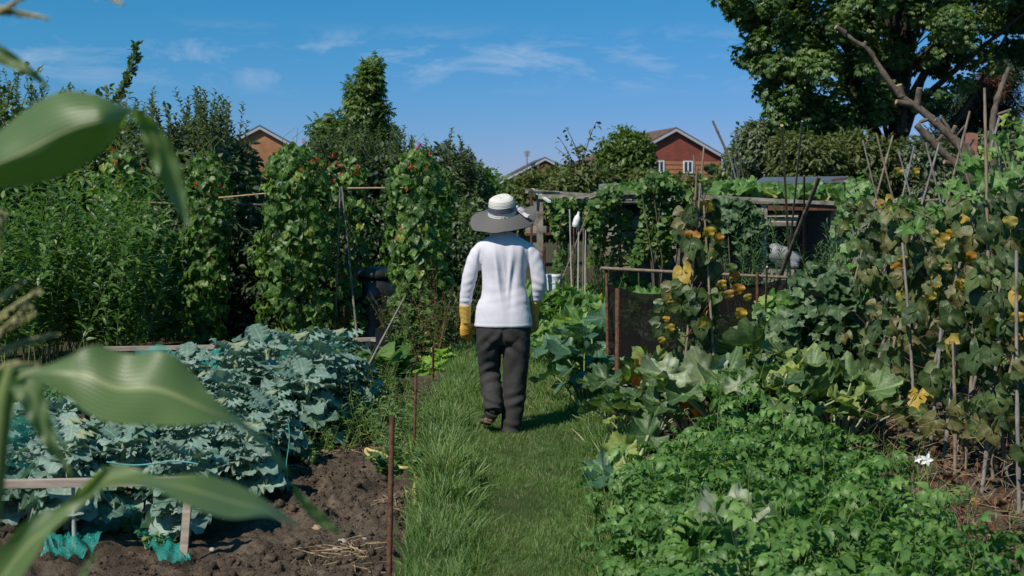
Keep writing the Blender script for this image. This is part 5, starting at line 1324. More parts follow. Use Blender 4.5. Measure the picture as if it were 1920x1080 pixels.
cane('long brown horizontal cane at the left end of the bean row', P(165, 375, 14.1), P(360, 383, 14.1), 0.010, 'cane', 'cross_cane')
cane('dark horizontal pole behind the second bean column', P(380, 384, 14.6), P(500, 384, 14.6), 0.018, 'greybark', 'cross_pole')

# compost bin
def lathe(g, prof, c, k=32, mat=0, sq=0.0, rnd=0.5):
    a = np.arange(k) * 2 * math.pi / k; V = []
    for r, z in prof: V.append(np.stack([np.cos(a) * r + c[0], np.sin(a) * r + c[1], np.full(k, z + c[2])], -1))
    n = len(prof); i, j = np.meshgrid(np.arange(n - 1), np.arange(k), indexing='ij'); j2 = (j + 1) % k
    g.add(np.concatenate(V), np.stack([i * k + j, i * k + j2, (i + 1) * k + j2, (i + 1) * k + j], -1).reshape(-1, 4), None, mat)
cb = (P(704, 500, 14.7)[0], 14.7, 0.0)
r = thing('compost_bin', 'black plastic compost bin half hidden behind the beans', 'compost bin', cb)
g = Geo(); lathe(g, [(0.38, 0), (0.375, 0.05), (0.33, 0.3), (0.335, 0.32), (0.30, 0.55), (0.305, 0.57), (0.25, 0.80), (0.0, 0.80)], cb); g.build('body', M['blackplastic'], r)
g = Geo(); lathe(g, [(0.27, 0.76), (0.285, 0.77), (0.285, 0.81), (0.26, 0.85), (0.15, 0.885), (0.05, 0.89), (0.0, 0.89)], cb); g.build('lid', M['blackplastic'], r)
g = Geo(); plank(g, GP(255, 596) + [0, 0, 0.14], GP(350, 595) + [0, 0, 0.16], 0.14, 0.05)
tag(g.build('plank', M['paletimber'], smooth=False), 'pale plank edging the bed behind the brassicas', 'plank')
g = Geo(); box(g, P(303, 545, 17.0), (0.16, 0.12, 0.24))
tag(g.build('white_box', M['whiteplastic'], smooth=False), 'small white box glimpsed behind the bean row', 'box')

# dock plants with brown seed heads
def dock(n, h, brown, leaf='weed', leafn=10):
    r = thing('dock_plant', 'x', 'weed'); g = Geo(); a = uni(0, 6.28, n)
    B = np.stack([np.cos(a) * 0.08, np.sin(a) * 0.08, np.zeros(n)], -1)
    D = np.stack([np.cos(a) * 0.35, np.sin(a) * 0.3, np.ones(n)], -1)
    ln = h * uni(0.7, 1.1, n)
    shoots(g, B, D, ln, 34, LEAF_TINY, 0.035, 0.005, 0.18, 0, 1, 0.45, out=0.9, grav=0.1)
    shoots(g, B, D, ln * 0.8, leafn, LEAF_LANCE, 0.13, 0.004, 0.18, 0, 2, 0.1, out=0.9)
    g.build('foliage', [M['drystem'], M[brown], M[leaf]], r, local=True); return r
d0 = dock(14, 1.25, 'brownneedle'); place(d0, GP(835, 668) + [0, 0, -0.03], 0, 1.0, 'tall dry dock with brown seed stems left of the walking person')
d1 = dock(12, 0.95, 'weed'); place(d1, GP(800, 680) + [0, 0, -0.03], 1.0, 1.0, 'bushy green dock at the foot of the right bean column')
dup(d0, GP(858, 650) + [0, 0, -0.03], 2.2, 0.9, 'dry dock right beside the left glove of the person')
dup(d1, GP(760, 672) + [0, 0, -0.03], 3.2, 0.9, 'green dock in front of the compost bin')
dup(d1, GP(840, 655) + [0, 0, -0.03], 5.2, 0.95, 'green dock behind the lettuce')
dup(d0, GP(782, 662) + [0, 0, -0.03], 4.0, 0.8, 'shorter dry dock under the right bean column')

def rosette(name, lm, tm, n, size, h, stem='palestem', rad=0.05, tilt=0.55, petiole=0.0):
    r = thing(name, 'x', 'plant'); g = Geo(); a = np.arange(n) * 2.4 + uni(0, 0.4, n); f = np.linspace(1, 0.15, n)
    d = np.stack([np.cos(a), np.sin(a), np.zeros(n)], -1)
    pos = d * rad * f[:, None] + np.array([0, 0, 1]) * (h * (1 - f))[:, None]
    fwd = d * (0.4 + f[:, None] * tilt) + np.array([0, 0, 1]) * (1.15 - 0.75 * f)[:, None] + rvec(n) * 0.15
    up = np.array([0, 0, 1.0]) - d * 0.6 + rvec(n) * 0.2
    scatter(g, tm, pos, fwd, up, size * uni(0.75, 1.15, n), None, 0)
    g.build('foliage', M[lm], r, local=True); return r
le = rosette('lettuce', 'lime', BRAS2, 16, 0.22, 0.08)
place(le, GP(825, 690) , 0, 1.1, 'bright lime green lettuce at the path edge left of the person')
dup(le, GP(795, 700), 2, 0.7, 'smaller lime lettuce left of the bright one')
be = rosette('beetroot', 'lance', t_leaf(sw(0.4, 0.8), 6, 1, 0.3, 0.9, 0.06, 0.03), 16, 0.34, 0.08)
for i, (px, py) in enumerate(((640, 715), (680, 712), (715, 705), (745, 700), (665, 700))):
    lb = ['nearest the brassica mound', 'second from the brassica mound', 'third from the brassica mound', 'nearest the path', 'in the back behind the others'][i]
    (place if i == 0 else dup)(be, GP(px, py) + [0, 0, -0.02], i * 1.3, uni(0.9, 1.15), 'dark green chard tuft ' + lb, 'dark leafy tufts beyond the brassicas')

# ------------------------------------------------------------------ brassica bed
def brassica(nl, h, size):
    r = thing('broccoli_plant', 'x', 'plant'); gs = Geo(); g = Geo()
    tube(gs, [(0, 0, 0), (0.015, 0.01, h * 0.5), (0, 0.02, h)], [0.018, 0.015, 0.012], 7)
    a = np.arange(nl) * 2.4 + uni(0, 0.5, nl); f = np.linspace(0, 1, nl)
    d = np.stack([np.cos(a), np.sin(a), np.zeros(nl)], -1); z = h * (0.35 + 0.65 * f)
    pos = np.array([0, 0.01, 0]) + d * 0.012 + np.array([0, 0, 1]) * z[:, None]
    fwd = d + np.array([0, 0, 1]) * (0.15 + 1.3 * f ** 2)[:, None] + rvec(nl) * 0.25; up = np.array([0, 0, 1.0]) - d * 0.25 * f[:, None] + rvec(nl) * 0.35
    for i, tm in enumerate((BRAS, BRAS2, BRAS3)):
        s = np.arange(nl) % 3 == i
        scatter(g, tm, pos[s], fwd[s], up[s], size * uni(0.75, 1.2, s.sum()) * (1 - 0.35 * f[s]))
    gs.build('stem', M['palestem'], r, local=True); g.build('foliage', M['bras'], r, local=True); return r
bp = [brassica(36, 0.36, 0.24), brassica(32, 0.30, 0.25), brassica(38, 0.40, 0.23)]
spots = []
def hsoil(x, y): return float(soil_h(np.array([x]), np.array([y]))[0])
mound = [(-1.35, 8.3), (-1.62, 8.35), (-1.92, 8.4), (-1.3, 8.8), (-1.58, 8.85), (-1.88, 8.9), (-2.18, 8.8), (-1.28, 9.3), (-1.55, 9.35), (-1.82, 9.4), (-2.1, 9.4), (-1.30, 9.85), (-1.58, 9.9), (-1.85, 9.95), (-2.12, 10.0), (-2.4, 9.4), (-1.4, 10.35), (-1.75, 10.4), (-2.05, 10.45)]
front = [(-2.35, 5.95), (-2.05, 5.85), (-1.52, 5.95), (-2.6, 6.4), (-2.25, 6.35), (-1.95, 6.45), (-1.62, 6.4), (-1.38, 6.5), (-2.75, 6.95), (-2.4, 6.9), (-2.08, 6.95), (-1.75, 6.95), (-1.45, 7.0), (-2.6, 7.4), (-2.3, 7.4), (-2.0, 7.45), (-1.68, 7.45), (-1.42, 7.5), (-2.9, 7.45), (-1.5, 7.9), (-1.8, 7.95), (-2.1, 7.95)]
row_words = ['first', 'second', 'third', 'fourth', 'fifth', 'sixth', 'seventh']
k = 0
for grp, pts, sc_, lbl in (('broccoli plants in the back mound', mound, 1.12, 'tall broccoli in the back mound, %s'), ('broccoli plants behind the front rail', front, 1.0, 'blue broccoli in the front bed, %s')):
    ys_ = sorted(set(round(p[1] * 2) / 2 for p in pts))
    for (x, y) in pts:
        r_ = ys_.index(round(y * 2) / 2); same = sorted([p[0] for p in pts if round(p[1] * 2) / 2 == ys_[r_]], reverse=True)
        lb = lbl % ('%s row from the front, %s from the soil side' % (row_words[r_], row_words[same.index(x)]))
        loc = (x + uni(-0.04, 0.04), y + uni(-0.05, 0.05), hsoil(x, y) - 0.02); s = sc_ * uni(0.9, 1.1) * (1.22 if 8.6 < y < 10.1 and x > -2.0 else 1)
        (place if k < 3 else dup)(bp[k % 3], loc, uni(0, 6.28), s, lb, grp); k += 1
kp = thing('kale_plant', 'x', 'plant'); g = Geo()
a = uni(0, 6.28, 260); rr = 0.2 * uni(0, 1, 260) ** 0.5; z = 0.18 + 0.2 * np.sqrt(np.clip(1 - (rr / 0.24) ** 2, 0, 1)) * uni(0.4, 1.1, 260)
scatter(g, BRAS2, np.stack([np.cos(a) * rr, np.sin(a) * rr, z], -1), rvec(260) * 0.6 + np.stack([np.cos(a), np.sin(a), np.full(260, 0.6)], -1), rvec(260), 0.075)
sticks(g, [(0, 0, 0)] * 8, np.stack([np.cos(a[:8]) * 0.1, np.sin(a[:8]) * 0.1, np.full(8, 0.3)], -1), 0.008, 0.006, 4)
g.build('foliage', M['kale'], kp, local=True)
for i, (x, y, s, w) in enumerate(((-3.0, 8.3, 1.1, 'nearest the left edge'), (-2.72, 8.35, 1.1, 'second from the left edge'), (-2.5, 8.15, 1.0, 'third from the left edge'), (-2.50, 9.7, 0.8, 'by the teal net at the back'), (-2.85, 9.5, 0.75, 'at the back left corner'), (-2.9, 7.9, 1.0, 'left of the front broccoli'))):
    (place if i == 0 else dup)(kp, (x, y, 0), i * 1.1, s, 'curly bright green kale plant in the brassica bed, ' + w, 'curly kale plants')

# timber frame round the bed
r = thing('bed_frame', 'low grey timber frame round the netted brassica bed', 'bed frame', GP(350, 1050))
g = Geo(); plank(g, P(-260, 912, 5.52), P(366, 901, 5.56), 0.045, 0.032); g.build('rail', M['paletimber'], r, smooth=False)
g = Geo(); plank(g, P(195, 654, 11.0), P(560, 648, 11.1), 0.05, 0.035); g.build('rail', M['paletimber'], r, smooth=False)
g = Geo(); plank(g, P(555, 640, 11.1), P(704, 636, 11.25), 0.05, 0.03); g.build('rail', M['paletimber'], r, smooth=False)
g = Geo(); plank(g, P(60, 742, 8.3), P(150, 744, 8.3), 0.05, 0.03); g.build('rail', M['paletimber'], r, smooth=False)
g = Geo(); plank(g, P(343, 1062, 5.50), P(354, 912, 5.54), 0.034, 0.022, up=(0, 1, 0)); g.build('post', M['paletimber'], r, smooth=False)
g = Geo(); plank(g, GP(697, 712), P(700, 638, 11.2), 0.04, 0.03, up=(0, 1, 0)); g.build('post', M['timber'], r, smooth=False)
g = Geo(); plank(g, GP(206, 716), P(204, 655, 11.0), 0.04, 0.03, up=(0, 1, 0)); g.build('post', M['timber'], r, smooth=False)
cane('short knobbly white stake under the front rail', P(140, 1030, 5.6), P(137, 905, 5.6), 0.011, 'whitecane', 'stake', cat='stake')

# teal netting
m, n_, b_ = newmat('teal_net'); N = n_.nodes; K = n_.links.new
at = N.new('ShaderNodeTexCoord'); sp = N.new('ShaderNodeSeparateXYZ'); K(at.outputs['Object'], sp.inputs[0])
def mnode(op, a, b=None):
    x = N.new('ShaderNodeMath'); x.operation = op
    for i, v in enumerate((a, b)):
        if v is None: continue
        if isinstance(v, (int, float)): x.inputs[i].default_value = v
        else: K(v, x.inputs[i])
    return x.outputs[0]
u = mnode('ADD', sp.outputs['X'], sp.outputs['Z']); v = mnode('SUBTRACT', sp.outputs['Y'], sp.outputs['Z'])
ln = mnode('MAXIMUM', mnode('LESS_THAN', mnode('FRACT', mnode('MULTIPLY', u, 260)), 0.07), mnode('LESS_THAN', mnode('FRACT', mnode('MULTIPLY', v, 260)), 0.07))
tb = N.new('ShaderNodeBsdfTransparent'); ms = N.new('ShaderNodeMixShader')
b_.inputs['Base Color'].default_value = (0.02, 0.30, 0.26, 1); b_.inputs['Roughness'].default_value = 0.6
K(ln, ms.inputs['Fac']); K(tb.outputs[0], ms.inputs[1]); K(b_.outputs[0], ms.inputs[2]); K(ms.outputs[0], N['Material Output'].inputs['Surface'])
M['net'] = m
m2_ = m.copy(); m2_.name = 'teal_net_bunched'
for nd in m2_.node_tree.nodes:
    if nd.type == 'MATH' and nd.operation == 'LESS_THAN': nd.inputs[1].default_value = 0.30
M['netdense'] = m2_
def net_mesh(name, label, pts_grid, mat='net'):
    pts = np.array(pts_grid, float); n, k = pts.shape[:2]; g = Geo()
    i, j = np.meshgrid(np.arange(n - 1), np.arange(k - 1), indexing='ij')
    g.add(pts.reshape(-1, 3), np.stack([i * k + j, i * k + j + 1, (i + 1) * k + j + 1, (i + 1) * k + j], -1).reshape(-1, 4))
    return tag(g.build(name, M[mat]), label, 'netting')
def nz3(x, y, a, f, s): return a * (fbm(x * f, y * f, 3, s) - 0.45)
# net over the mound, hanging down on the soil side
gr = []
for y in np.linspace(8.9, 10.15, 40):
    row = []
    for x in np.linspace(-1.62, -1.12, 26):
        t = 1; e = np.clip((-1.16 - x) / 0.10, 0, 1)
        z = 0.52 * (0.5 + 0.5 * t) * e * min(1, (10.9 - y) / 0.35) * min(1, (y - 8.75) / 0.3)
        row.append((x + 0.03 * math.sin(y * 9), y, max(0.0, z + float(nz3(np.array([x]), np.array([y]), 0.22, 3, 60)[0]))))
    gr.append(row)
net_mesh('garden_net', 'thin teal net over the right end of the broccoli mound down to the soil', gr)
gr = []
for a in np.linspace(0, 1, 50):
    row = []
    for t in np.linspace(0, 1, 16):
        p = P(250 + a * 230, 652, 10.95) * (1 - t) + np.array([-2.75 + a * 0.85, 10.1, 0.30]) * t
        p[2] -= 0.16 * math.sin(t * 3.1) + 0.03 * math.sin(a * 23 + t * 3); p[1] += 0.03 * math.sin(a * 31)
        row.append(p)
    gr.append(row)
net_mesh('garden_net', 'bright teal net hanging from the back rail of the brassica bed', gr, 'netdense')
gr = []
for y in np.linspace(5.62, 6.6, 30):
    row = []
    for x in np.linspace(-3.2, -2.05, 40):
        e = np.clip((-2.05 - x) / 0.25, 0, 1); z = 0.44 * e
        if y < 5.75: z = 0.33
        row.append((x, y, max(0.01, z + float(nz3(np.array([x]), np.array([y]), 0.25, 3, 61)[0]))))
    gr.append(row)
net_mesh('garden_net', 'teal net at the left end of the front brassicas behind the rail', gr)
gr = []
for a in np.linspace(0, 1, 120):
    row = []
    px = 75 + a * 275; pb = 1046 - 20 * math.sin(a * 3.1) + 16 * math.sin(a * 9) - 30 * math.exp(-((a - 0.62) / 0.16) ** 2)
    for t in np.linspace(0, 1, 14):
        q = GP(px + 8 * math.sin(t * 9 + a * 5), pb - 40 * (t - 0.5)); q[2] = hsoil(q[0], q[1]) + 0.01 + 0.022 * abs(math.sin(t * 8 + a * 19)) + 0.02 * math.sin(a * 37 + t * 4) ** 2
        row.append(q)
    gr.append(row)
net_mesh('garden_net', 'bunched teal net lying on the soil in front of the rail', gr, 'netdense')
g = Geo(); t = np.linspace(0, 1, 30)
tube(g, [P(200 + 172 * s, 866 + 6 * math.sin(s * 5) + 34 * max(0, s - 0.7), 5.62) for s in t], 0.0035, 5)
tag(g.build('net_cord', M['tealcord']), 'thin teal hem cord sagging along the front rail', 'cord')
g = Geo(); tube(g, [P(540 + 3 * math.sin(s * 6), 790 + 110 * s, 7.0) for s in t], 0.003, 5)
tag(g.build('net_cord', M['tealcord']), 'teal hem cord hanging down at the soil end of the bed', 'cord')

# ------------------------------------------------------------------ rods, cane, hose, stones, straw, weeds on the dug soil
def rod(label, a, b, r=0.008, group=None):
    g = Geo(); a = np.array(a, float); b = np.array(b, float); t = np.linspace(0, 1, 14)
    tube(g, a + (b - a) * t[:, None], r * (1 + 0.1 * RN.random(14)), 9)
    return tag(g.build('iron_rod', M['rust']), label, 'rod', group)
rod('nearest rusty iron rod standing in the dug soil beside the path', P(729, 1104, 5.1), P(735, 781, 5.2), 0.011)
rod('thin rusty rod at the grass edge behind the nearest rod', GP(775, 885), P(780, 700, 7.5), 0.008)
rod('short dark stake beyond the weeds near the docks', GP(812, 712), P(812, 650, 11.4), 0.010)
cane('long grey cane leaning over the soil from the brassica mound', GP(655, 748) + [0, 0, -0.02], P(757, 560, 10.6), 0.010, 'greycane', 'leaning_cane')
rod('short rusty stake at the foot of the bare canes', GP(648, 652), P(645, 575, 14.1), 0.009)

g = Geo()
ctrl = [GP(760, 905), GP(730, 925), GP(700, 893), GP(683, 868), GP(700, 862), GP(722, 876), GP(750, 884), GP(773, 893), GP(781, 915), GP(780, 945), GP(777, 985), GP(770, 1010)]
ctrl = [GP(776, 884), GP(752, 880), GP(722, 872), GP(698, 864), GP(686, 862), GP(690, 872), GP(708, 888), GP(730, 902), GP(752, 909), GP(772, 908), GP(781, 915), GP(777, 935), GP(779, 960), GP(774, 985)]
ctrl = np.array(ctrl); ctrl[:, 2] = [0.05, 0.07, 0.06, 0.05, 0.04, 0.05, 0.06, 0.05, 0.05, 0.05, 0.06, 0.06, 0.06, 0.04]
ctrl[:, 2] = [hsoil(p[0], p[1]) * (p[0] < -0.42) + 0.03 for p in ctrl]
hp = catmull(ctrl); zz_ = np.array([hsoil(p[0], p[1]) * (p[0] < -0.42) for p in hp]); zz_ = np.convolve(np.pad(zz_, 8, 'edge'), np.ones(17) / 17, 'valid'); hp[:, 2] = zz_ + 0.025 + 0.02 * np.sin(np.linspace(0, 9, len(hp))) ** 2
tube(g, hp, 0.010, 8)
tag(g.build('garden_hose', M['hose']), 'pale yellow garden hose looped on the soil at the grass edge', 'hose')
def pebble(label, px, py, s, seed, mat='stone', z=0.03):
    g = Geo(); r = np.random.default_rng(seed); c = GP(px, py); prof = []
    k, n = 10, 7; V = []
    for i in range(n + 1):
        ph = math.pi * i / n
        for j in range(k):
            th = 6.283 * j / k; q = 1 + 0.22 * r.normal() * math.sin(ph)
            V.append((c[0] + s * q * math.sin(ph) * math.cos(th), c[1] + s * 0.8 * q * math.sin(ph) * math.sin(th), hsoil(c[0], c[1]) + s * 0.25 + s * 0.6 * q * math.cos(ph)))
    i, j = np.meshgrid(np.arange(n), np.arange(k), indexing='ij'); j2 = (j + 1) % k
    g.add(V, np.stack([i * k + j, (i + 1) * k + j, (i + 1) * k + j2, i * k + j2], -1).reshape(-1, 4))
    tag(g.build('stone', M[mat]), label, 'stone')
pebble('largest grey stone on the dug soil', 640, 1026, 0.024, 1, z=0.09)
pebble('pale stone beside the largest grey one', 630, 1040, 0.016, 2, z=0.09)
pebble('small white pebble right of the largest stone', 684, 1022, 0.013, 3, z=0.09)
pebble('tan stone on the soil under the maize leaf tip', 595, 998, 0.024, 4, 'cutwood', 0.09)
pebble('white stone by the foot of the frame post', 398, 1032, 0.014, 5, z=0.09)
pebble('brown stone near the hose loop', 762, 940, 0.016, 6, 'cutwood', 0.06)
g = Geo(); n = 1000
x = uni(-1.5, -0.55, n); y = uni(5.3, 8.2, n) ; k = fbm(x * 2, y * 2, 2, 70) > 0.42; x, y = x[k], y[k]; n = len(x)
z = soil_h(x, y) + 0.012; a = uni(0, 6.28, n); l_ = uni(0.03, 0.14, n)
A = np.stack([x, y, z], -1); B = np.stack([x + np.cos(a) * l_, y + np.sin(a) * l_, 0.02 + soil_h(x + np.cos(a) * l_, y + np.sin(a) * l_)], -1)
sticks(g, A, B, 0.0022, 0.0016, 4)
tag(g.build('straw', M['straw']), 'dry straw and root scraps scattered on the dug soil', 'straw', kind='stuff')

def weed(n, h, tm, size, nl, lm='weed', name='weed_plant'):
    r = thing(name, 'x', 'weed'); g = Geo(); a = uni(0, 6.28, n)
    B = np.stack([np.cos(a) * 0.05, np.sin(a) * 0.05, np.zeros(n)], -1)
    D = np.stack([np.cos(a) * 0.55, np.sin(a) * 0.55, np.ones(n)], -1)
    shoots(g, B, D, h * uni(0.6, 1.1, n), nl, tm, size, 0.0025, 0.2, 0, 1, 0.1)
    g.build('foliage', [M['greenstem'], M[lm]], r, local=True); return r
wp = [weed(12, 0.22, LEAF_TINY, 0.035, 16), weed(10, 0.30, LEAF_NARROW, 0.07, 12), weed(9, 0.14, VINE_S, 0.05, 8)]
sp_ = []
while len(sp_) < 85:
    px, py = uni(545, 800), uni(712, 905)
    if px < 560 + (py - 760) * 0.35 and py < 880: continue
    if py > 840 and 560 < px < 740: continue
    if px > 790 - (905 - py) * 0.0 : continue
    sp_.append((px, py))
for px, py in ((300, 1035), (258, 1005), (570, 865), (600, 850), (575, 880), (640, 845)): sp_.append((px, py))
for i, (px, py) in enumerate(sp_):
    c = GP(px, py); t_ = i % 3 if py < 900 else 2
    lb = ['small leaved weed clump on the weedy soil between mound and grass', 'narrow leaved grassy weed on the soil between mound and grass', 'round leaved low weed on the bare soil'][t_]
    (place if i < 3 and t_ == i else dup)(wp[t_], (c[0], c[1], hsoil(c[0], c[1]) - 0.01 if c[0] < -0.4 else 0), uni(0, 6), uni(0.7, 1.5), lb, ['small leaved weeds', 'narrow leaved weeds', 'round leaved weeds'][t_])
yw = weed(10, 0.28, LEAF_TINY, 0.04, 14, 'limeleaf'); place(yw, (*GP(655, 800)[:2], 0), 0, 1.2, 'yellow flowering weed at the right foot of the brassica mound')

# ------------------------------------------------------------------ right side: squash, net fence, courgettes
def cucurbit(name, n, rmax, hmax, size, lm, tms, stem='palestem', hmin=0.2, up_tilt=0.35, flower=0, dead=None):
    r = thing(name, 'x', 'plant'); g = Geo(); gs = Geo(); a = np.arange(n) * 2.4 + uni(-0.5, 0.5, n)
    rr = rmax * np.sqrt(uni(0.08, 1, n)); z = hmin + (hmax - hmin) * (1 - 0.6 * (rr / rmax)) * uni(0.6, 1.05, n)
    d = np.stack([np.cos(a), np.sin(a), np.zeros(n)], -1); tip = d * rr[:, None] + np.array([0, 0, 1]) * z[:, None]
    for i in range(n):
        b0 = d[i] * 0.05; mid = d[i] * rr[i] * 0.45 + np.array([0, 0, z[i] * 0.75])
        tube(gs, [(1 - t) ** 2 * b0 + 2 * t * (1 - t) * mid + t * t * tip[i] for t in np.linspace(0, 1, 6)], np.linspace(0.011, 0.006, 6) * size / 0.3, 5, cap=False)
    fwd = d + rvec(n) * 0.45 + np.array([0, 0, -0.30]); up = np.array([0, 0, 1.0]) + d * up_tilt + rvec(n) * 0.5
    s = size * uni(0.7, 1.2, n)
    for i, tm in enumerate(tms):
        q = np.arange(n) % len(tms) == i
        scatter(g, tm, tip[q], fwd[q], up[q], s[q])
    gs.build('stem', M[stem], r, local=True); g.build('foliage', M[lm], r, local=True)
    for i in range(flower):
        gf = Geo(); c = np.array([uni(-0.2, 0.2), uni(-0.3, 0), uni(0.3, 0.45)])
        scatter(gf, LEAF_APPLE, np.repeat(c[None], 5, 0), np.stack([np.cos(np.arange(5) * 1.26) * 0.5, np.sin(np.arange(5) * 1.26) * 0.5, np.ones(5)], -1), rvec(5), 0.09)
        gf.build('flower', M['orangeflower'], r, local=True)
    return r
sq = [cucurbit('squash_plant', 30, 0.55, 0.72, 0.27, 'squash', (PALM, PALM2), 'greenstem', 0.12) for _ in range(3)]
spots = []
for y in np.arange(11.0, 17.5, 0.72):
    for x in np.arange(0.50 if y > 11.8 else 1.0, 4.2 if y < 15 else 3.6, 0.62):
        spots.append((x + uni(-0.12, 0.12), y + uni(-0.12, 0.12)))
spots = [s for s in spots if not (s[0] > 2.2 and s[1] > 13.8)]
for i, (x, y) in enumerate(spots):
    first = x < 0.8
    lb = 'leafy squash plant spreading at the right edge of the path beside the person' if first else ('leafy squash plant in the patch behind the black net' if x < 2.2 else 'leafy squash plant in front of the long low shed')
    gp = 'squash plants along the path' if first else ('squash plants behind the black net' if x < 2.2 else 'squash plants by the shed')
    (place if i < 3 else dup)(sq[i % 3], (x, y, -0.03), uni(0, 6.28), uni(0.75, 1.05) * (0.8 if first else 1), lb, gp)
dup(sq[0], (0.50, 14.6, 0.0), 1.0, 1.15, 'tall squash plant hiding the foot of the pale tub')
dup(sq[1], (0.40, 15.2, 0.0), 2.0, 1.05, 'squash plant against the pergola post beside the pale tub')
ye = cucurbit('squash_plant', 14, 0.3, 0.42, 0.2, 'limeleaf', (PALM,), 'greenstem'); place(ye, (*GP(1085, 660)[:2], 0), 0, 1, 'yellowing squash plant at the path edge beyond the person')

# black mesh fence
m, n_, b_ = newmat('black_mesh'); N = n_.nodes; K = n_.links.new
at = N.new('ShaderNodeTexCoord'); sp = N.new('ShaderNodeSeparateXYZ'); K(at.outputs['Object'], sp.inputs[0])
u = mnode('ADD', sp.outputs['X'], sp.outputs['Y']); v = sp.outputs['Z']
ln = mnode('MAXIMUM', mnode('LESS_THAN', mnode('FRACT', mnode('MULTIPLY', u, 150)), 0.72), mnode('LESS_THAN', mnode('FRACT', mnode('MULTIPLY', v, 150)), 0.72))
tb = N.new('ShaderNodeBsdfTransparent'); ms = N.new('ShaderNodeMixShader')
b_.inputs['Base Color'].default_value = (0.012, 0.011, 0.011, 1); b_.inputs['Roughness'].default_value = 0.9; b_.inputs['Specular IOR Level'].default_value = 0.1
K(ln, ms.inputs['Fac']); K(tb.outputs[0], ms.inputs[1]); K(b_.outputs[0], ms.inputs[2]); K(ms.outputs[0], N['Material Output'].inputs['Surface'])
M['mesh'] = m
r = thing('mesh_fence', 'black mesh windbreak stretched on rusty posts right of the path', 'fence', GP(1140, 762))
g = Geo(); n, k = 70, 16; V = []
for i in range(n):
    a = i / (n - 1)
    for j in range(k):
        t = j / (k - 1); X = 0.74 + a * 1.75; YY = 9.95 + 0.25 * a + 0.03 * math.sin(a * 21 + t * 3) + 0.05 * t * math.sin(a * 7)
        ztop = 0.96 - 0.10 * math.sin(min(1, a * 1.6) * 3.1) - 0.02 * math.sin(a * 13); zb = 0.06 if a < 0.16 else 0.34 + 0.05 * math.sin(a * 9)
        V.append((X, YY, zb + (ztop - zb) * t))
i, j = np.meshgrid(np.arange(n - 1), np.arange(k - 1), indexing='ij')
g.add(V, np.stack([i * k + j, i * k + j + 1, (i + 1) * k + j + 1, (i + 1) * k + j], -1).reshape(-1, 4)); g.build('netting', M['mesh'], r)
for a, b in ((GP(1141, 768), P(1137, 498, 10.0)), (GP(1420, 762) * [1, 1, 0], P(1420, 510, 9.95))):
    g = Geo(); tube(g, [a, (a + b) / 2, b], 0.012, 8); g.build('post', M['rust'], r)
g = Geo(); tube(g, [P(1126, 503, 9.97), P(1300, 512, 9.98), P(1492, 521, 10.0)], [0.014, 0.013, 0.012], 8); g.build('rail', M['cane'], r)
rod('thick rusty post standing in front of the black mesh', GP(1157, 812), P(1158, 541, 8.9), 0.017)

bc = [cucurbit('courgette_plant', 13, 0.34, 0.62, 0.30, 'bluecourg', (PALMDEEP, PALM), 'greenstem', 0.14, 0.6) for _ in range(2)]
place(bc[0], (*GP(1095, 770)[:2], 0), 0.4, 0.85, 'dark blue green courgette drooping onto the path beside the rusty post')
place(bc[1], (*GP(1118, 748)[:2], 0), 2.0, 1.28, 'dark blue green courgette with one raised leaf by the mesh post')
cg = [cucurbit('courgette_plant', 20, 0.48, 0.72, 0.30, 'courg', (PALM, PALM2), 'palestem', 0.18, 0.2, flower=f) for f in (2, 1, 0)]
cl = [((0.95, 8.6), 'with orange flowers behind the thick rusty post', 0.9), ((1.32, 8.2), 'at the foot of the yellowing bean wigwam', 1.0), ((1.75, 8.5), 'right of the yellowing bean wigwam', 1.05), ((1.12, 7.75), 'at the front left of the courgette clump', 0.85), ((1.55, 7.7), 'at the front middle of the courgette clump', 0.95), ((2.0, 7.85), 'between the wigwam and the bean rows', 0.8), ((2.05, 8.6), 'in front of the climbing cucumbers', 0.8), ((0.80, 7.95), 'low beside the grass edge', 0.72)]
for i, ((x, y), w, s) in enumerate(cl):
    (place if i < 3 else dup)(cg[i % 3], (x, y, 0), uni(0, 6.28), s, 'big leaved green courgette ' + w, 'courgette plants by the path')
def big_leaf(root, g_name, pos, fwd, up, size, lm, tm, base):
    g = Geo(); tube(g, [base, (np.array(base) + pos) / 2 + [0, 0, 0.03], pos], [0.013, 0.011, 0.009], 6, 1)
    scatter(g, tm, np.array([pos]), np.array([fwd]), np.array([up]), size, 0.5, 0); return g.build(g_name, [M[lm], M['palestem']], root)
PALMHI = t_palm(nt=60, nr=6, depth=0.2, cup=0.28, wave=0.12, serr=0.05, seed=12, rag=0.02)
r = thing('courgette_plant', 'courgette with pale mildewed leaves in front of the wigwam', 'plant', (1.35, 7.6, 0))
B0 = (1.35, 7.6, 0.05)
o = big_leaf(r, 'leaf', P(1318, 712, 7.6), (-0.25, 0.15, 0.95), (-0.3, -0.9, 0.4), 0.34, 'mildew', PALMHI, B0); o['label'] = 'upright pale mildewed leaf'
o = big_leaf(r, 'leaf', P(1352, 716, 7.5), (0.9, -0.1, 0.05), (0.0, -0.5, 0.85), 0.40, 'courg', PALMHI, B0)
o = big_leaf(r, 'leaf', P(1385, 722, 7.35), (0.15, -0.5, -0.55), (0.1, -0.7, 0.6), 0.20, 'mildew', PALMHI, B0); o['label'] = 'drooping leaf white with mildew'
o = big_leaf(r, 'leaf', P(1250, 700, 7.5), (-0.8, -0.3, 0.1), (-0.4, -0.5, 0.8), 0.30, 'mildew', PALMHI, B0)
o = big_leaf(r, 'leaf', P(1280, 740, 7.4), (-0.5, -0.6, -0.2), (-0.1, -0.5, 0.8), 0.26, 'courg', PALMHI, B0)
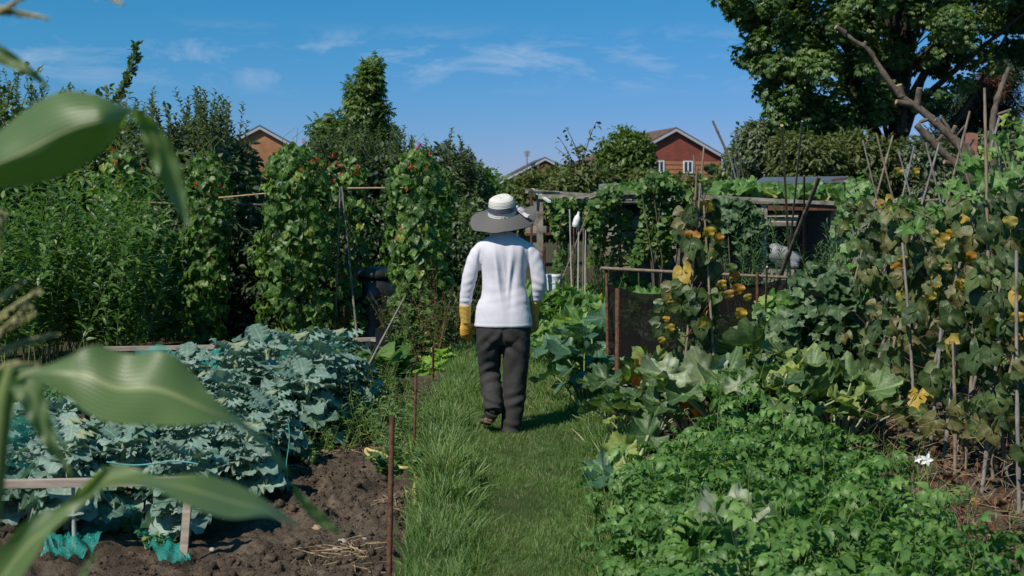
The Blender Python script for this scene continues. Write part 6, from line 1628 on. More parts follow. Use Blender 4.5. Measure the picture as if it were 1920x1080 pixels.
r = thing('courgette_plant', 'low courgette at the grass edge with one dark leaf and yellowed leaves', 'plant', (0.62, 6.75, 0))
B0 = (0.62, 6.75, 0.02)
big_leaf(r, 'leaf', P(1135, 890, 6.5), (-0.75, -0.45, -0.25), (-0.25, -0.75, 0.6), 0.24, 'bluecourg', PALMHI, B0)['label'] = 'dark green leaf hanging over the grass'
big_leaf(r, 'leaf', P(1142, 885, 6.65), (-0.35, 0.3, 0.8), (-0.2, -0.9, 0.4), 0.19, 'limeleaf', PALMHI, B0)['label'] = 'pale yellowed leaf'
big_leaf(r, 'leaf', P(1172, 900, 6.5), (0.1, -0.6, -0.5), (0, -0.8, 0.6), 0.24, 'bluecourg', PALMHI, B0)
big_leaf(r, 'leaf', P(1165, 850, 6.95), (-0.2, 0.2, 0.6), (-0.2, -0.9, 0.4), 0.20, 'limeleaf', PALMHI, B0)
big_leaf(r, 'leaf', P(1215, 818, 7.1), (-0.6, -0.3, 0.05), (-0.1, -0.7, 0.7), 0.26, 'courg', PALMHI, B0)
r = thing('courgette_plant', 'courgette with one large pale leaf rising out of the potato patch', 'plant', (0.82, 4.6, 0)); B0 = (0.82, 4.6, 0.05)
big_leaf(r, 'leaf', P(1380, 968, 4.55), (-0.85, -0.3, 0.05), (-0.35, -0.45, 0.85), 0.27, 'mildew', PALMHI, B0)
big_leaf(r, 'leaf', P(1400, 965, 4.6), (0.5, 0.5, 0.35), (-0.4, -0.8, 0.3), 0.19, 'courg', PALMHI, B0)

# ------------------------------------------------------------------ potato patch
def potato(n, h, size, r0=0.0, r1=1.0):
    r = thing('potato_plant', 'x', 'plant'); g = Geo(); a = uni(0, 6.28, n); q = uni(0.1, 0.6, n)
    B = np.stack([np.cos(a) * 0.06, np.sin(a) * 0.06, np.zeros(n)], -1)
    D = np.stack([np.cos(a) * q, np.sin(a) * q, np.ones(n)], -1)
    shoots(g, B, D, h * uni(0.65, 1.2, n), 9, POTLEAF, size, 0.006, 0.2, 0, 1, 0.2, out=0.9, upc=0.35, taper=0.3, leafdroop=0.25, uj=0.35, rlo=r0, rhi=r1)
    g.build('foliage', [M['greenstem'], M['potato']], r, local=True); return r
pp = [potato(10, 0.46, 0.20, 0.1, 0.8), potato(8, 0.34, 0.18, 0, 0.45), potato(11, 0.54, 0.17, 0, 0.6), potato(8, 0.42, 0.22, 0.4, 1), potato(6, 0.56, 0.21, 0.2, 1)]
i = 0
for y in np.arange(3.75, 7.3, 0.25):
    xl = 0.52 + (0.24 if y > 5.6 else 0.15) * (y - 5)
    for x in np.arange(xl, min(0.43 * y + 0.1, 1.72 - 0.10 * max(0, y - 6)), 0.26):
        if (y > 6.9 and x > 1.9) or (i > 5 and RN.random() < 0.10): i += 0; continue
        lb = 'bushy green potato plant in the dense patch at the bottom right'
        (place if i < 5 else dup)(pp[i % 5], (x + uni(-0.07, 0.07), y + uni(-0.07, 0.07), -0.02), uni(0, 6.28), uni(0.65, 1.08) * (0.85 if x < xl + 0.1 else 1), lb, 'potato plants at the bottom right'); i += 1
for k, (px, py, Y, w) in enumerate(((1737, 862, 5.9, 'biggest'), (1720, 860, 5.95, 'left'))):
    r = thing('potato_flower', ('open white star flower above the potatoes' if k == 0 else 'half open white flower just left of the star flower'), 'flower', P(px, py, Y))
    g = Geo(); c = P(px, py, Y); n = 5; a = np.arange(n) * 1.2566
    scatter(g, LEAF_APPLE, np.repeat(c[None], n, 0), np.stack([np.cos(a), -0.25 - 0.5 * k + 0 * a, np.sin(a)], -1), np.tile([0, -1.0, 0.2], (n, 1)), 0.034 if k == 0 else 0.024)
    g.build('petal', M['white'], r); g = Geo(); tube(g, [c + [0, 0.01, -0.30], c + [0.01, 0.01, -0.1], c], 0.003, 5); g.build('stem', M['greenstem'], r)

# ------------------------------------------------------------------ the two rows of climbing beans on the right
def old_bean(label, base, top, n, rad, group, z0=0.15, z1=1.75, yel=0.0, size=0.135, leaf='oldbean', yleaf=0, one_sided=None, name='climbing_bean'):
    base = np.array(base, float); top = np.array(top, float); root = thing(name, label, 'plant', base, 0, group)
    ax = top - base; g = Geo()
    z = uni(z0, z1, n); t = z / top[2]; a = uni(0, 6.28, n); rr = rad * np.sqrt(uni(0.05, 1.2, n))
    d = np.stack([np.cos(a), np.sin(a), np.zeros(n)], -1); pos = base + ax * t[:, None] + d * rr[:, None]
    fwd = d * 0.45 + rvec(n) * 0.45 + np.array([0, 0, -0.8]); up = d * 0.7 + rvec(n) * 0.4 + np.array([-0.15, -0.25, 0.45])
    rnd = uni(0, 0.86 if not yel else 1.0, n); rnd = np.where(uni(0, 1, n) < 0.015 + yel, uni(0.93, 1, n), np.minimum(rnd, 0.855))
    h = n // 2; s = size * uni(0.65, 1.25, n)
    scatter(g, TRIFOL, pos[:h], fwd[:h], up[:h], s[:h], rnd[:h]); scatter(g, TRIFOL2, pos[h:], fwd[h:], up[h:], s[h:], rnd[h:])
    g.build('foliage', M[leaf], root)
    g = Geo(); helix(g, base, base + ax * (z1 / top[2]), 0.016, 11, 0.004); helix(g, base + [0.03, 0.02, 0], base + ax * (z1 * 0.9 / top[2]), 0.022, 8, 0.0035)
    for i in range(14):
        p0 = base + ax * uni(0.15, 0.75); p1 = p0 + np.array([uni(-0.2, 0.2), uni(-0.25, 0.25), uni(-0.1, 0.2)])
        tube(g, [p0, (p0 + p1) / 2 + [0, 0, uni(-0.08, 0.05)], p1], [0.003, 0.0025, 0.002], 4, cap=False)
    g.build('stem', M['purplestem'], root)
    return root
def yleaf(root, px, py, Y, size, seed=0, lm='yellow', fwd=None):
    g = Geo(); n = 1
    tm = t_leaf(lambda u: 0.95 * max(0, math.sin(math.pi * (u + 0.02) ** 0.60)) ** 0.85, 9, 3, 0.35, 1.1, 0.12, 0.03, 2.1, seed)
    scatter(g, tm, np.array([P(px, py, Y) + [0, 0, size * 0.5]]), np.array([fwd or (uni(-0.3, 0.3), -0.15, -1)]), np.array([[uni(-0.5, 0.3), -1, 0.35]]), size, uni(0, 1))
    o = g.build('leaf', M[lm], root); o['label'] = 'yellowed leaf' if lm == 'yellow' else 'pale drying leaf'
ordw = ['nearest', 'second', 'third', 'fourth', 'fifth', 'sixth', 'seventh', 'eighth', 'ninth']
ypos = [6.25, 6.8, 7.35, 7.95, 8.5, 9.05, 9.6, 10.15]
frame = thing('cane_trellis', 'long double row of bamboo canes crossed and tied for the fading beans on the right', 'trellis', (2.9, 8.0, 0))
bean_roots = {}
for i, y in enumerate(ypos):
    for s in (-1, 1):
        bx = 2.9 + s * 0.42 + uni(-0.03, 0.03); tx = 2.9 - s * uni(0.08, 0.16); h = uni(1.95, 2.2)
        yy = y + (0.0 if s < 0 else 0.12)
        b = np.array([bx, yy, -0.05]); tp = np.array([tx, yy + uni(-0.12, 0.12), h])
        g = Geo(); n = 34; t = np.linspace(0, 1, n); rad = np.full(n, 0.0105 if s < 0 else 0.009) * (1 - 0.25 * t); rad[::5] *= 1.25
        tube(g, b + (tp - b) * t[:, None] + np.array([0.02, 0.01, 0]) * np.sin(t * 3.14)[:, None] * uni(-1, 1), rad, 7)
        g.build('cane', M[['greycane', 'cane', 'greycane'][(i + (s > 0)) % 3]], frame)
        side = 'left' if s < 0 else 'right'
        lb = 'fading climbing bean on the %s cane of the %s side of the long bean row' % (ordw[i], side)
        bean_roots[(i, s)] = old_bean(lb, (bx, yy, 0), tp, 56 if s < 0 else 52, 0.26, 'fading beans on the long right row', 0.22 if i > 1 else 0.32, 1.62, yel=0.02)
for (a, b) in (((2.36, 6.1, 1.55), (2.52, 6.1, 1.9)),):
    pass
g = Geo(); tube(g, [(2.9, 5.9, 1.56), (2.9, 8.0, 1.60), (2.9, 10.4, 1.57)], 0.011, 7); g.build('ridge_cane', M['cane'], frame)
for i, y in enumerate(ypos):
    g = Geo(); helix(g, (2.87, y - 0.02, 1.585), (2.93, y + 0.10, 1.585), 0.024, 3, 0.002); g.build('string', M['string'], frame)
# extra canes standing in the row, as in the photo
for k, (pa, pb, lb) in enumerate((((1717, 852), (1692, 455), 'pale cane in front of the far half of the bean row'), ((1766, 888), (1800, 590), 'grey cane leaning inward near the middle of the bean row'), ((1838, 935), (1882, 540), 'smooth grey cane leaning right in the near half of the bean row'),
                                  ((1808, 892), (1832, 610), 'brown cane behind the smooth grey one'), ((1590, 778), (1638, 560), 'pale cane at the far left foot of the bean row'), ((1862, 905), (1846, 165), 'tallest brown cane poking above the bean row'), ((1912, 975), (1906, 470), 'thick pale cane at the right edge of the photo'), ((1740, 868), (1768, 560), 'thin pale cane left of the grey leaning ones'), ((1893, 925), (1868, 700), 'short cane leaning left near the right edge'), ((1655, 812), (1690, 560), 'thin cane at the far left of the near bean foliage'), ((1790, 900), (1786, 640), 'upright dry brown cane between the grey ones'))):
    a = GP(*pa); cane(lb, a + [0, 0, -0.03], P(*pb, a[1] + 0.15), 0.0115, ['greycane', 'greycane', 'greycane', 'cane', 'cane', 'cane'][k % 6], 'bean_cane', 'loose canes of the bean row', bow=0.01)
# yellow leaves that catch the eye
for k, (px, py, idx, sz, lm) in enumerate(((1820, 485, 3, 0.085, 'yellow'), (1678, 505, 6, 0.09, 'yellow'), (1695, 500, 6, 0.07, 'yellow'), (1768, 450, 4, 0.09, 'yellow'), (1748, 440, 4, 0.08, 'yellow'), (1812, 548, 3, 0.10, 'yellow'), (1778, 572, 4, 0.10, 'oldbean'),
                                           (1745, 558, 4, 0.08, 'yellow'), (1755, 525, 4, 0.07, 'yellow'), (1682, 325, 5, 0.08, 'yellow'), (1715, 325, 5, 0.07, 'yellow'), (1645, 662, 7, 0.06, 'yellow'), (1895, 420, 1, 0.08, 'oldbean'), (1905, 600, 1, 0.08, 'yellow'), (1918, 550, 1, 0.08, 'yellow'), (1832, 945, 1, 0.06, 'yellow'), (1870, 680, 2, 0.06, 'yellow'), (1760, 462, 4, 0.085, 'yellow'), (1738, 455, 4, 0.09, 'oldbean'), (1722, 470, 5, 0.10, 'oldbean'), (1690, 488, 5, 0.07, 'yellow'), (1800, 535, 3, 0.08, 'yellow'), (1752, 540, 4, 0.07, 'yellow'), (1782, 440, 4, 0.07, 'yellow'), (1906, 640, 1, 0.06, 'yellow'), (1775, 505, 3, 0.06, 'yellow'))):
    Y = ypos[idx] - 0.05; yleaf(bean_roots[(idx, -1)], px, py, Y * 0.945, sz, k, lm)
# bigger leaves climbing over the top at the right edge
r = thing('pumpkin_vine', 'bright green pumpkin vine climbing over the top of the bean row at the right edge', 'plant', (2.9, 7.2, 0)); g = Geo()
pos = np.concatenate([poly_points([(1850, 290), (1885, 210), (1920, 205), (1975, 240), (1975, 400), (1880, 380)], 7.3, 0.2, 34), poly_points([(1800, 300), (1870, 270), (1900, 360), (1830, 380), (1790, 350)], 7.6, 0.2, 20), poly_points([(1680, 380), (1760, 330), (1790, 400), (1750, 440), (1700, 430)], 8.2, 0.15, 10)])
n = len(pos); scatter(g, PALM, pos, rvec(n) * 0.7 + [0, -0.2, -0.4], rvec(n) * 0.5 + [-0.3, -0.7, 0.6], uni(0.08, 0.15, n))
g.build('foliage', M['squash'], r); g = Geo()
for i in range(0, n, 3): tube(g, [(2.9, pos[i][1], 1.3), (pos[i] + [2.9, pos[i][1], 1.5]) / 2 if False else (pos[i] + np.array([2.9, pos[i][1], 1.4])) / 2, pos[i]], 0.004, 4, cap=False)
tube(g, [(3.1, 7.4, 0), (3.0, 7.3, 0.9), (2.9, 7.3, 1.5), (2.9, 8.2, 1.65)], 0.008, 6); g.build('stem', M['greenstem'], r)

# dry stuff at the foot of the bean row
g = Geo(); n = 1900; x = uni(1.95, 3.4, n); y = uni(5.0, 9.2, n); z = 0.35 * uni(0.0, 1, n) ** 2.2
A = np.stack([x, y, z], -1); sticks(g, A, A + rvec(n) * [0.09, 0.09, 0.06] + [0, 0, 0.03], 0.0018, 0.0012, 3)
n = 1000; x = uni(1.8, 3.4, n); y = uni(4.6, 8.4, n)
scatter(g, LEAF_BEAN2, np.stack([x, y, uni(0.0, 0.10, n)], -1), rvec(n), rvec(n) + [0, 0, 0.6], uni(0.03, 0.06, n), None, 1)
tag(g.build('leaf_litter', [M['straw'], M['brownneedle']]), 'dead stalks and curled brown leaves littering the soil under the bean row', 'litter', kind='stuff')

# ------------------------------------------------------------------ wigwam with yellowing beans in the middle right
wx, wy = (1312 - 960) * 8.3 / F, 8.3
w = thing('bean_wigwam', 'small wigwam of thin poles carrying yellowing beans beside the black mesh', 'wigwam', (wx, wy, 0))
ends = [((-0.17, -0.16), (0.03, 0.02), 1.93), ((-0.12, 0.18), (-0.02, -0.03), 1.80), ((0.16, 0.10), (-0.04, 0.0), 1.88), ((0.10, -0.2), (0.02, 0.03), 1.72)]
for (bx, by), (tx, ty), h in ends:
    g = Geo(); t = np.linspace(0, 1, 26); b = np.array([wx + bx, wy + by, -0.05]); e = np.array([wx + tx, wy + ty, h]); tube(g, b + (e - b) * t[:, None], 0.010 * (1 - 0.35 * t), 7); g.build('cane', M['cane'], w)
g = Geo()
for (bx, by), (tx, ty), h in ends: helix(g, (wx + bx, wy + by, 0), (wx + tx, wy + ty, h * 0.88), 0.018, 10, 0.006); helix(g, (wx + bx * 0.7, wy + by * 0.7, 0), (wx + tx, wy + ty, h * 0.85), 0.03, 7, 0.005)
r = thing('climbing_bean', 'yellowing climbing bean winding up the small wigwam', 'plant', (wx, wy, 0))
g.build('stem', M['purplestem'], r)
g = Geo()
pos = np.concatenate([poly_points([(1240, 560), (1262, 520), (1300, 470), (1322, 420), (1345, 430), (1352, 480), (1345, 560), (1330, 640), (1290, 660), (1240, 640)], wy, 0.22, 60), poly_points([(1285, 380), (1330, 370), (1350, 420), (1290, 470), (1270, 430)], wy, 0.16, 16)])
n = len(pos); rnd = np.where(uni(0, 1, n) < 0.10, uni(0.93, 1, n), uni(0, 0.9, n))
scatter(g, TRIFOL, pos, rvec(n) * 0.5 + [0, -0.1, -0.8], rvec(n) * 0.4 + [-0.2, -0.7, 0.5], uni(0.09, 0.15, n), rnd)
g.build('foliage', M['oldbean'], r)
k = 0
for (px, py, sz, lm) in ((1302, 448, 0.125, 'yellow'), (1330, 438, 0.10, 'yellow'), (1345, 450, 0.09, 'yellow'), (1375, 520, 0.09, 'yellow'), (1385, 545, 0.10, 'yellow'), (1365, 555, 0.09, 'yellow'), (1390, 590, 0.10, 'yellow'), (1352, 535, 0.08, 'yellow'),
                         (1255, 618, 0.085, 'yellow'), (1240, 640, 0.07, 'oldbean'), (1199, 683, 0.085, 'yellow'), (1318, 340, 0.07, 'straw'), (1234, 570, 0.08, 'mildew'), (1312, 335, 0.08, 'oldbean'), (1372, 505, 0.09, 'oldbean'), (1400, 560, 0.07, 'yellow'), (1250, 600, 0.06, 'yellow'), (1330, 320, 0.10, 'oldbean')):
    yleaf(r, px, py, wy - 0.1 + uni(-0.1, 0.15), sz * 0.88, k, lm if lm != 'straw' else 'limeleaf'); k += 1
for (px, py, s_) in ((1345, 560, 0), (1395, 520, 0), (1365, 600, 0)):
    g = Geo(); tube(g, [P(1322, py + 20, wy), P((1322 + px) / 2, py - 12, wy), P(px, py, wy)], 0.004, 4); g.build('tendril', M['purplestem'], r)

# cucumbers climbing beyond, between wigwam and bean row
def cuke(label, poly, Y, n, lm='cuke', size=(0.09, 0.15), tm=VINE, th=0.25, group='cucumber vines'):
    c = P(sum(p[0] for p in poly) / len(poly), 400, Y) * [1, 1, 0]
    r = thing('cucumber_vine', label, 'plant', c, 0, group); g = Geo()
    pos = poly_points(poly, Y, th, n); n = len(pos)
    scatter(g, tm, pos, rvec(n) * 0.6 + [0, -0.2, -0.5], rvec(n) * 0.45 + [-0.2, -0.6, 0.7], uni(*size, n))
    g.build('foliage', M[lm], r); g = Geo()
    for i in range(0, n, 12):
        b = c + [uni(-0.2, 0.2), uni(-0.1, 0.1), 0]; tube(g, [b, (b + pos[i]) / 2 + rvec(1)[0] * 0.08, pos[i]], [0.006, 0.005, 0.003], 5, cap=False)
    g.build('stem', M['greenstem'], r); return r
cuke('cucumber vine with large pale edged leaves right of the black mesh', [(1485, 520), (1540, 490), (1590, 520), (1600, 620), (1560, 700), (1490, 690)], 9.7, 230)
cuke('cucumber vine sprawling low in front of the black mesh end', [(1385, 620), (1430, 590), (1500, 580), (1510, 690), (1450, 740), (1390, 700)], 9.5, 170)
cuke('bright green cucumber vine by the tan cane', [(1420, 560), (1460, 545), (1500, 560), (1500, 620), (1430, 640)], 9.9, 90, 'squash')
cuke('small leaved vine climbing the canes left of the bean row', [(1565, 400), (1580, 350), (1610, 318), (1635, 340), (1650, 420), (1640, 560), (1590, 560), (1570, 480)], 11.5, 230, 'squash', (0.07, 0.12), VINE)
cuke('dark vine at the far foot of the bean row', [(1540, 600), (1600, 560), (1660, 600), (1660, 720), (1600, 745), (1540, 720)], 10.0, 190, 'cuke')
# feathery fennel and asparagus
def fern(label, px, py, w, top, Y, n, group='feathery plants by the shed'):
    c = P(px, 400, Y) * [1, 1, 0]; h = H - (top - HY) * Y / F; r = thing('fennel_plant', label, 'plant', c, 0, group); g = Geo()
    ww = w * Y / F; B = c + np.stack([uni(-ww, ww, n) * 0.5, uni(-0.2, 0.2, n), np.zeros(n)], -1)
    shoots(g, B, np.stack([RN.normal(size=n) * 0.15, RN.normal(size=n) * 0.1, np.ones(n)], -1), h * uni(0.7, 1.1, n), 70, LEAF_NARROW, 0.13, 0.005, 0.15, 0, 1, 0.15, upc=0.8, out=0.8)
    g.build('foliage', [M['greenstem'], M['fern']], r); return r
fern('feathery green fennel in front of the dark shed opening', 1398, 0, 80, 395, 13.3, 16)
fern('second feathery fennel right of the dark shed opening', 1545, 0, 90, 400, 13.0, 18)
fern('feathery plants behind the white canes', 1100, 0, 120, 470, 16.3, 16)

# canes standing in the middle right
cane('tan cane leaning slightly, left of the tall crossing pair', P(1466, 235, 11.0) * 1.0, GP(1489, 640) + [0, 0, -0.05], 0.012, 'tancane', 'cane')
cane('tall whitish cane crossing the tan one', GP(1463, 650) + [0, 0, -0.03], P(1504, 227, 11.1), 0.012, 'greycane', 'cane')
cane('short tan cane at the right end of the black mesh', GP(1431, 730) + [0, 0, -0.03], P(1438, 500, 9.3), 0.011, 'tancane', 'cane')
cane('short grey stick right of the tan cane', GP(1492, 700), P(1478, 555, 10.0), 0.010, 'greycane', 'cane')
cane('thin cane inside the small leaved vine', GP(1568, 640), P(1592, 400, 11.4), 0.009, 'greycane', 'cane')
cane('thin upright cane left of the bean row', GP(1588, 640), P(1584, 340, 11.3), 0.009, 'greycane', 'cane')
cane('thick brown forked branch propped diagonally in the bed', GP(1395, 690), P(1536, 332, 10.4), 0.024, 'greybark', 'branch_prop', cat='branch', bow=0.02)
cane('upright metal post behind the crossing canes', GP(1508, 620), P(1508, 330, 12.9), 0.014, 'rust', 'metal_post', cat='post')
for k, (pa, pb, lb, mt) in enumerate((((1392, 350), (1336, 226), 'longest cane leaning left on the shed roof bundle', 'cane'), ((1384, 350), (1366, 283), 'short white cane in the roof bundle', 'whitecane'), ((1390, 352), (1376, 290), 'thin pale cane in the roof bundle', 'greycane'), ((1378, 345), (1352, 290), 'left leaning cane stub in the roof bundle', 'greycane'), ((1397, 345), (1384, 285), 'right cane stub in the roof bundle', 'cane'))):
    cane(lb, P(*pa, 16.6), P(*pb, 16.4), 0.02 if k == 0 else 0.013, mt, 'cane', 'bundle of canes on the shed roof')

# ------------------------------------------------------------------ pergola and sheds
pg = thing('pergola', 'ramshackle grey timber pergola right of the path', 'pergola', P(1012, 400, 17) * [1, 1, 0])
def part_plank(parent, name, a, b, w, h, mat='timber', up=(0, 0, 1)):
    g = Geo(); plank(g, a, b, w, h, up=up); return g.build(name, M[mat], parent, smooth=False)
part_plank(pg, 'post', P(1013, 400, 17) * [1, 1, 0] + [0.0, 0, -0.05], P(1012, 372, 17), 0.085, 0.09, up=(0, 1, 0))
part_plank(pg, 'post', P(1002, 400, 17.4) * [1, 1, 0], P(1004, 376, 17.4), 0.06, 0.07, up=(0, 1, 0))
part_plank(pg, 'post', P(1280, 400, 17.2) * [1, 1, 0], P(1282, 372, 17.2), 0.08, 0.08, up=(0, 1, 0))
part_plank(pg, 'beam', P(1008, 369, 16.95), P(1300, 366, 17.0), 0.05, 0.06)
part_plank(pg, 'beam', P(985, 356, 17.3), P(1120, 366, 17.2), 0.05, 0.03)
part_plank(pg, 'batten', P(988, 360, 16.8), P(1080, 363, 17.5), 0.05, 0.03)
part_plank(pg, 'batten', P(1082, 378, 16.7), P(1210, 369, 16.8), 0.07, 0.03)
part_plank(pg, 'batten', P(1060, 366, 16.6), P(1208, 362, 16.7), 0.05, 0.03)
part_plank(pg, 'batten', P(998, 355, 18.0), P(1030, 378, 16.5), 0.04, 0.025, 'whiteplastic')
for i, px in enumerate((1150, 1170, 1190, 1207)): part_plank(pg, 'roof_board', P(px - 60, 371, 16.7), P(px - 20 + 10, 358, 17.9), 0.16, 0.02)
part_plank(pg, 'batten', P(1020, 392, 17.1), P(1050, 395, 17.1), 0.03, 0.02, 'greycane')
part_plank(pg, 'crossbar', P(985, 430, 17.3), P(1120, 432, 17.3), 0.05, 0.10)
part_plank(pg, 'crossbar', P(985, 440, 17.0), P(1215, 431, 17.0), 0.03, 0.03, 'rust')
for px, lb in ((999, 'l'), (1019, 'm'), (1023, 'r')):
    pass
rod('rusty post left of the pergola post', P(997, 600, 17.0) * [1, 1, 0], P(996, 354, 17.0), 0.018)
rod('first of two rusty stakes at the foot of the pergola post', GP(1016, 625), P(1018, 470, 16.0), 0.018)
rod('second of two rusty stakes at the foot of the pergola post', GP(1023, 625), P(1020, 463, 16.1), 0.018)
def climber(label, poly, Y, n, size=0.075, lm='vine', th=0.3, tm=VINE_S, name='climbing_vine'):
    c = P(sum(p[0] for p in poly) / len(poly), 400, Y) * [1, 1, 0]; r = thing(name, label, 'plant', c, 0, 'vines on the pergola'); g = Geo()
    pos = poly_points(poly, Y, th, n); scatter(g, tm, pos, rvec(n) * 0.7 + [0, -0.2, -0.5], rvec(n) * 0.6 + [-0.2, -0.5, 0.7], size * uni(0.7, 1.4, n))
    g.build('foliage', M[lm], r); g = Geo()
    for i in range(6):
        e = pos[RN.integers(n)]; tube(g, [c, (c + e) / 2 + rvec(1)[0] * 0.1, e], [0.012, 0.008, 0.005], 5, cap=False)
    g.build('stem', M['twig'], r)
climber('thin vine hanging at the left end of the pergola', [(1040, 375), (1062, 370), (1068, 400), (1058, 430), (1062, 500), (1055, 520), (1038, 520), (1045, 450), (1032, 425)], 16.8, 420)
climber('thick vine arching over the middle of the pergola', [(1100, 385), (1130, 350), (1165, 352), (1160, 385), (1138, 400), (1130, 440), (1118, 500), (1102, 500), (1110, 440), (1092, 430)], 16.6, 620)
climber('broad dense vine tower over the right part of the pergola', [(1190, 360), (1215, 325), (1250, 320), (1285, 345), (1290, 420), (1270, 470), (1240, 500), (1215, 480), (1200, 500), (1180, 500), (1195, 440), (1205, 400)], 16.4, 1500)
climber('loose vine trailing over the patched shed wall', [(1120, 395), (1150, 385), (1190, 400), (1200, 450), (1180, 500), (1130, 500), (1118, 440)], 16.9, 260)
climber('vine strands hanging from the left half of the pergola beam', [(1020, 372), (1100, 368), (1098, 400), (1080, 410), (1062, 395), (1030, 398)], 16.9, 200)
climber('young upright leafy shoots rising from the pergola roof', [(1205, 345), (1222, 318), (1240, 330), (1262, 340), (1262, 360), (1200, 360)], 16.2, 220, 0.07)
climber('big leaved squash tumbling over the pergola roof', [(1130, 356), (1180, 345), (1205, 352), (1205, 366), (1130, 368)], 17.2, 110, 0.16, 'squash', 0.4, VINE)

# patched shed wall behind the pergola
sh = thing('shed', 'patched grey shed behind the vines of the pergola', 'shed', P(1180, 400, 18.5) * [1, 1, 0])
def q4(parent, name, pts, mat, th=0.03):
    g = Geo(); p = np.array(pts, float); nn = np.cross(p[1] - p[0], p[3] - p[0]); nn = nn / np.linalg.norm(nn) * th
    g.add(np.vstack([p, p + nn]), np.array([[3, 2, 1, 0], [4, 5, 6, 7], [0, 1, 5, 4], [1, 2, 6, 5], [2, 3, 7, 6], [3, 0, 4, 7]])); return g.build(name, M[mat], parent, smooth=False)
Ys = 18.4
q4(sh, 'wall', [P(1128, 590, Ys) * [1, 1, 0], P(1300, 590, Ys) * [1, 1, 0], P(1300, 385, Ys), P(1128, 385, Ys)], 'timber', 0.05)
q4(sh, 'sheet', [P(1130, 440, 18.2), P(1180, 446, 18.2), P(1186, 398, 18.2), P(1150, 378, 18.2)], 'corrug', 0.02)
q4(sh, 'sheet', [P(1160, 452, 18.1), P(1205, 440, 18.1), P(1200, 405, 18.1), P(1172, 408, 18.1)], 'corrug', 0.02)
q4(sh, 'opening', [P(1166, 408, 18.3), P(1186, 412, 18.3), P(1210, 376, 18.3), P(1166, 376, 18.3)], 'blackplastic', 0.01)  # flat black panel, shade of an opening put in as colour
for i in range(5): part_plank(sh, 'wall_board', P(1122, 462 + i * 11, 18.15), P(1208, 457 + i * 11, 18.2), 0.02, 0.055)
part_plank(sh, 'roof_sheet', P(1124, 352, 18.6), P(1182, 350, 18.6), 0.4, 0.10, 'corrug')
q4(sh, 'roof', [P(1110, 384, 18.0), P(1310, 382, 18.0), P(1310, 372, 20.5), P(1110, 374, 20.5)], 'timber', 0.03)
for k, (px, pt, pb, lb, mt, rr) in enumerate(((1068, 392, 505, 'leftmost white cane in front of the pergola', 'whitecane', 0.011), (1085, 418, 520, 'white cane with a bottle on its tip', 'whitecane', 0.013), (1098, 432, 522, 'rightmost white cane in front of the pergola', 'whitecane', 0.011), (1076, 415, 505, 'brown cane between the white ones', 'rust', 0.012), (1094, 428, 480, 'pale stub cane beside the bottle cane', 'cane', 0.010))):
    cane(lb, P(px + (6 if k == 0 else -2), 620, 16) * [1, 1, 0], P(px, pt, 16), rr, mt, 'cane', 'white canes by the pergola')
c = P(1082, 402, 15.98); r = thing('plastic_bottle', 'white plastic bottle upturned on a cane in front of the pergola', 'bottle', c)
g = Geo(); a = P(1078, 426, 15.98); b = P(1085, 400, 15.98); t = np.linspace(0, 1, 9); tube(g, a + (b - a) * t[:, None], [0.028, 0.042, 0.044, 0.043, 0.044, 0.042, 0.034, 0.018, 0.014], 14); g.build('body', M['whiteplastic'], r)
g = Geo(); tube(g, [b, b + [0.004, 0, 0.02]], [0.017, 0.017], 12); g.build('cap', M['whiteplastic'], r)
cane('long thin cane leaning diagonally across the pergola vines', P(1045, 600, 16.3) * [1, 1, 0.0] + [0, 0, 0.5], P(1105, 392, 16.3), 0.011, 'cane', 'cane')
r = thing('water_butt', 'pale blue white plastic tub half hidden by squash leaves', 'tub', P(1038, 400, 16.2) * [1, 1, 0])
g = Geo(); lathe(g, [(0.0, 0.3), (0.075, 0.3), (0.085, 0.6), (0.09, 0.69), (0.095, 0.70), (0.095, 0.73), (0.08, 0.73), (0.075, 0.4), (0, 0.4)], P(1038, 400, 16.2) * [1, 1, 0]); g.build('body', M['whiteplastic'], r)
g = Geo(); c0 = P(1038, 400, 16.2) * [1, 1, 0]; tube(g, [c0 + [-0.092, 0, 0.70], c0 + [-0.06, -0.09, 0.62], c0 + [0.06, -0.09, 0.62], c0 + [0.092, 0, 0.70]], 0.005, 5); g.build('handle', M['whiteplastic'], r)
g = Geo(); box(g, P(1003, 548, 11.5) , (0.05, 0.05, 0.09)); tag(g.build('blue_pot', M['bluesheet'], smooth=False), 'small blue pot edge seen by the right glove of the person', 'pot')

# long low shed on the right
ls = thing('long_shed', 'long low dark lean-to with a board along its roof edge', 'shed', P(1450, 400, 15.5) * [1, 1, 0])
part_plank(ls, 'roof_board', P(1305, 368, 15.0), P(1610, 384, 14.9), 0.10, 0.04)
part_plank(ls, 'fascia', P(1440, 388, 14.95), P(1610, 388, 14.9), 0.03, 0.08, 'rust')
q4(ls, 'roof', [P(1300, 379, 15.1), P(1620, 387, 15.1), P(1620, 372, 17.5), P(1300, 366, 17.5)], 'timber', 0.03)
q4(ls, 'wall', [P(1300, 600, 17.3) * [1, 1, 0], P(1640, 600, 17.3) * [1, 1, 0], P(1640, 385, 17.3), P(1300, 380, 17.3)], 'blackplastic', 0.04)  # near-black back wall, the interior's shade put into its colour
q4(ls, 'side_wall', [P(1556, 600, 15.3) * [1, 1, 0], P(1660, 600, 15.3) * [1, 1, 0], P(1660, 388, 15.3), P(1556, 388, 15.3)], 'timber', 0.04)
part_plank(ls, 'post', P(1432, 600, 15.0) * [1, 1, 0], P(1432, 384, 15.0), 0.07, 0.07, up=(0, 1, 0))
q4(ls, 'roof_sheet', [P(1415, 346, 16.5), P(1590, 342, 16.5), P(1590, 334, 19), P(1430, 336, 19)], 'bluesheet', 0.03)
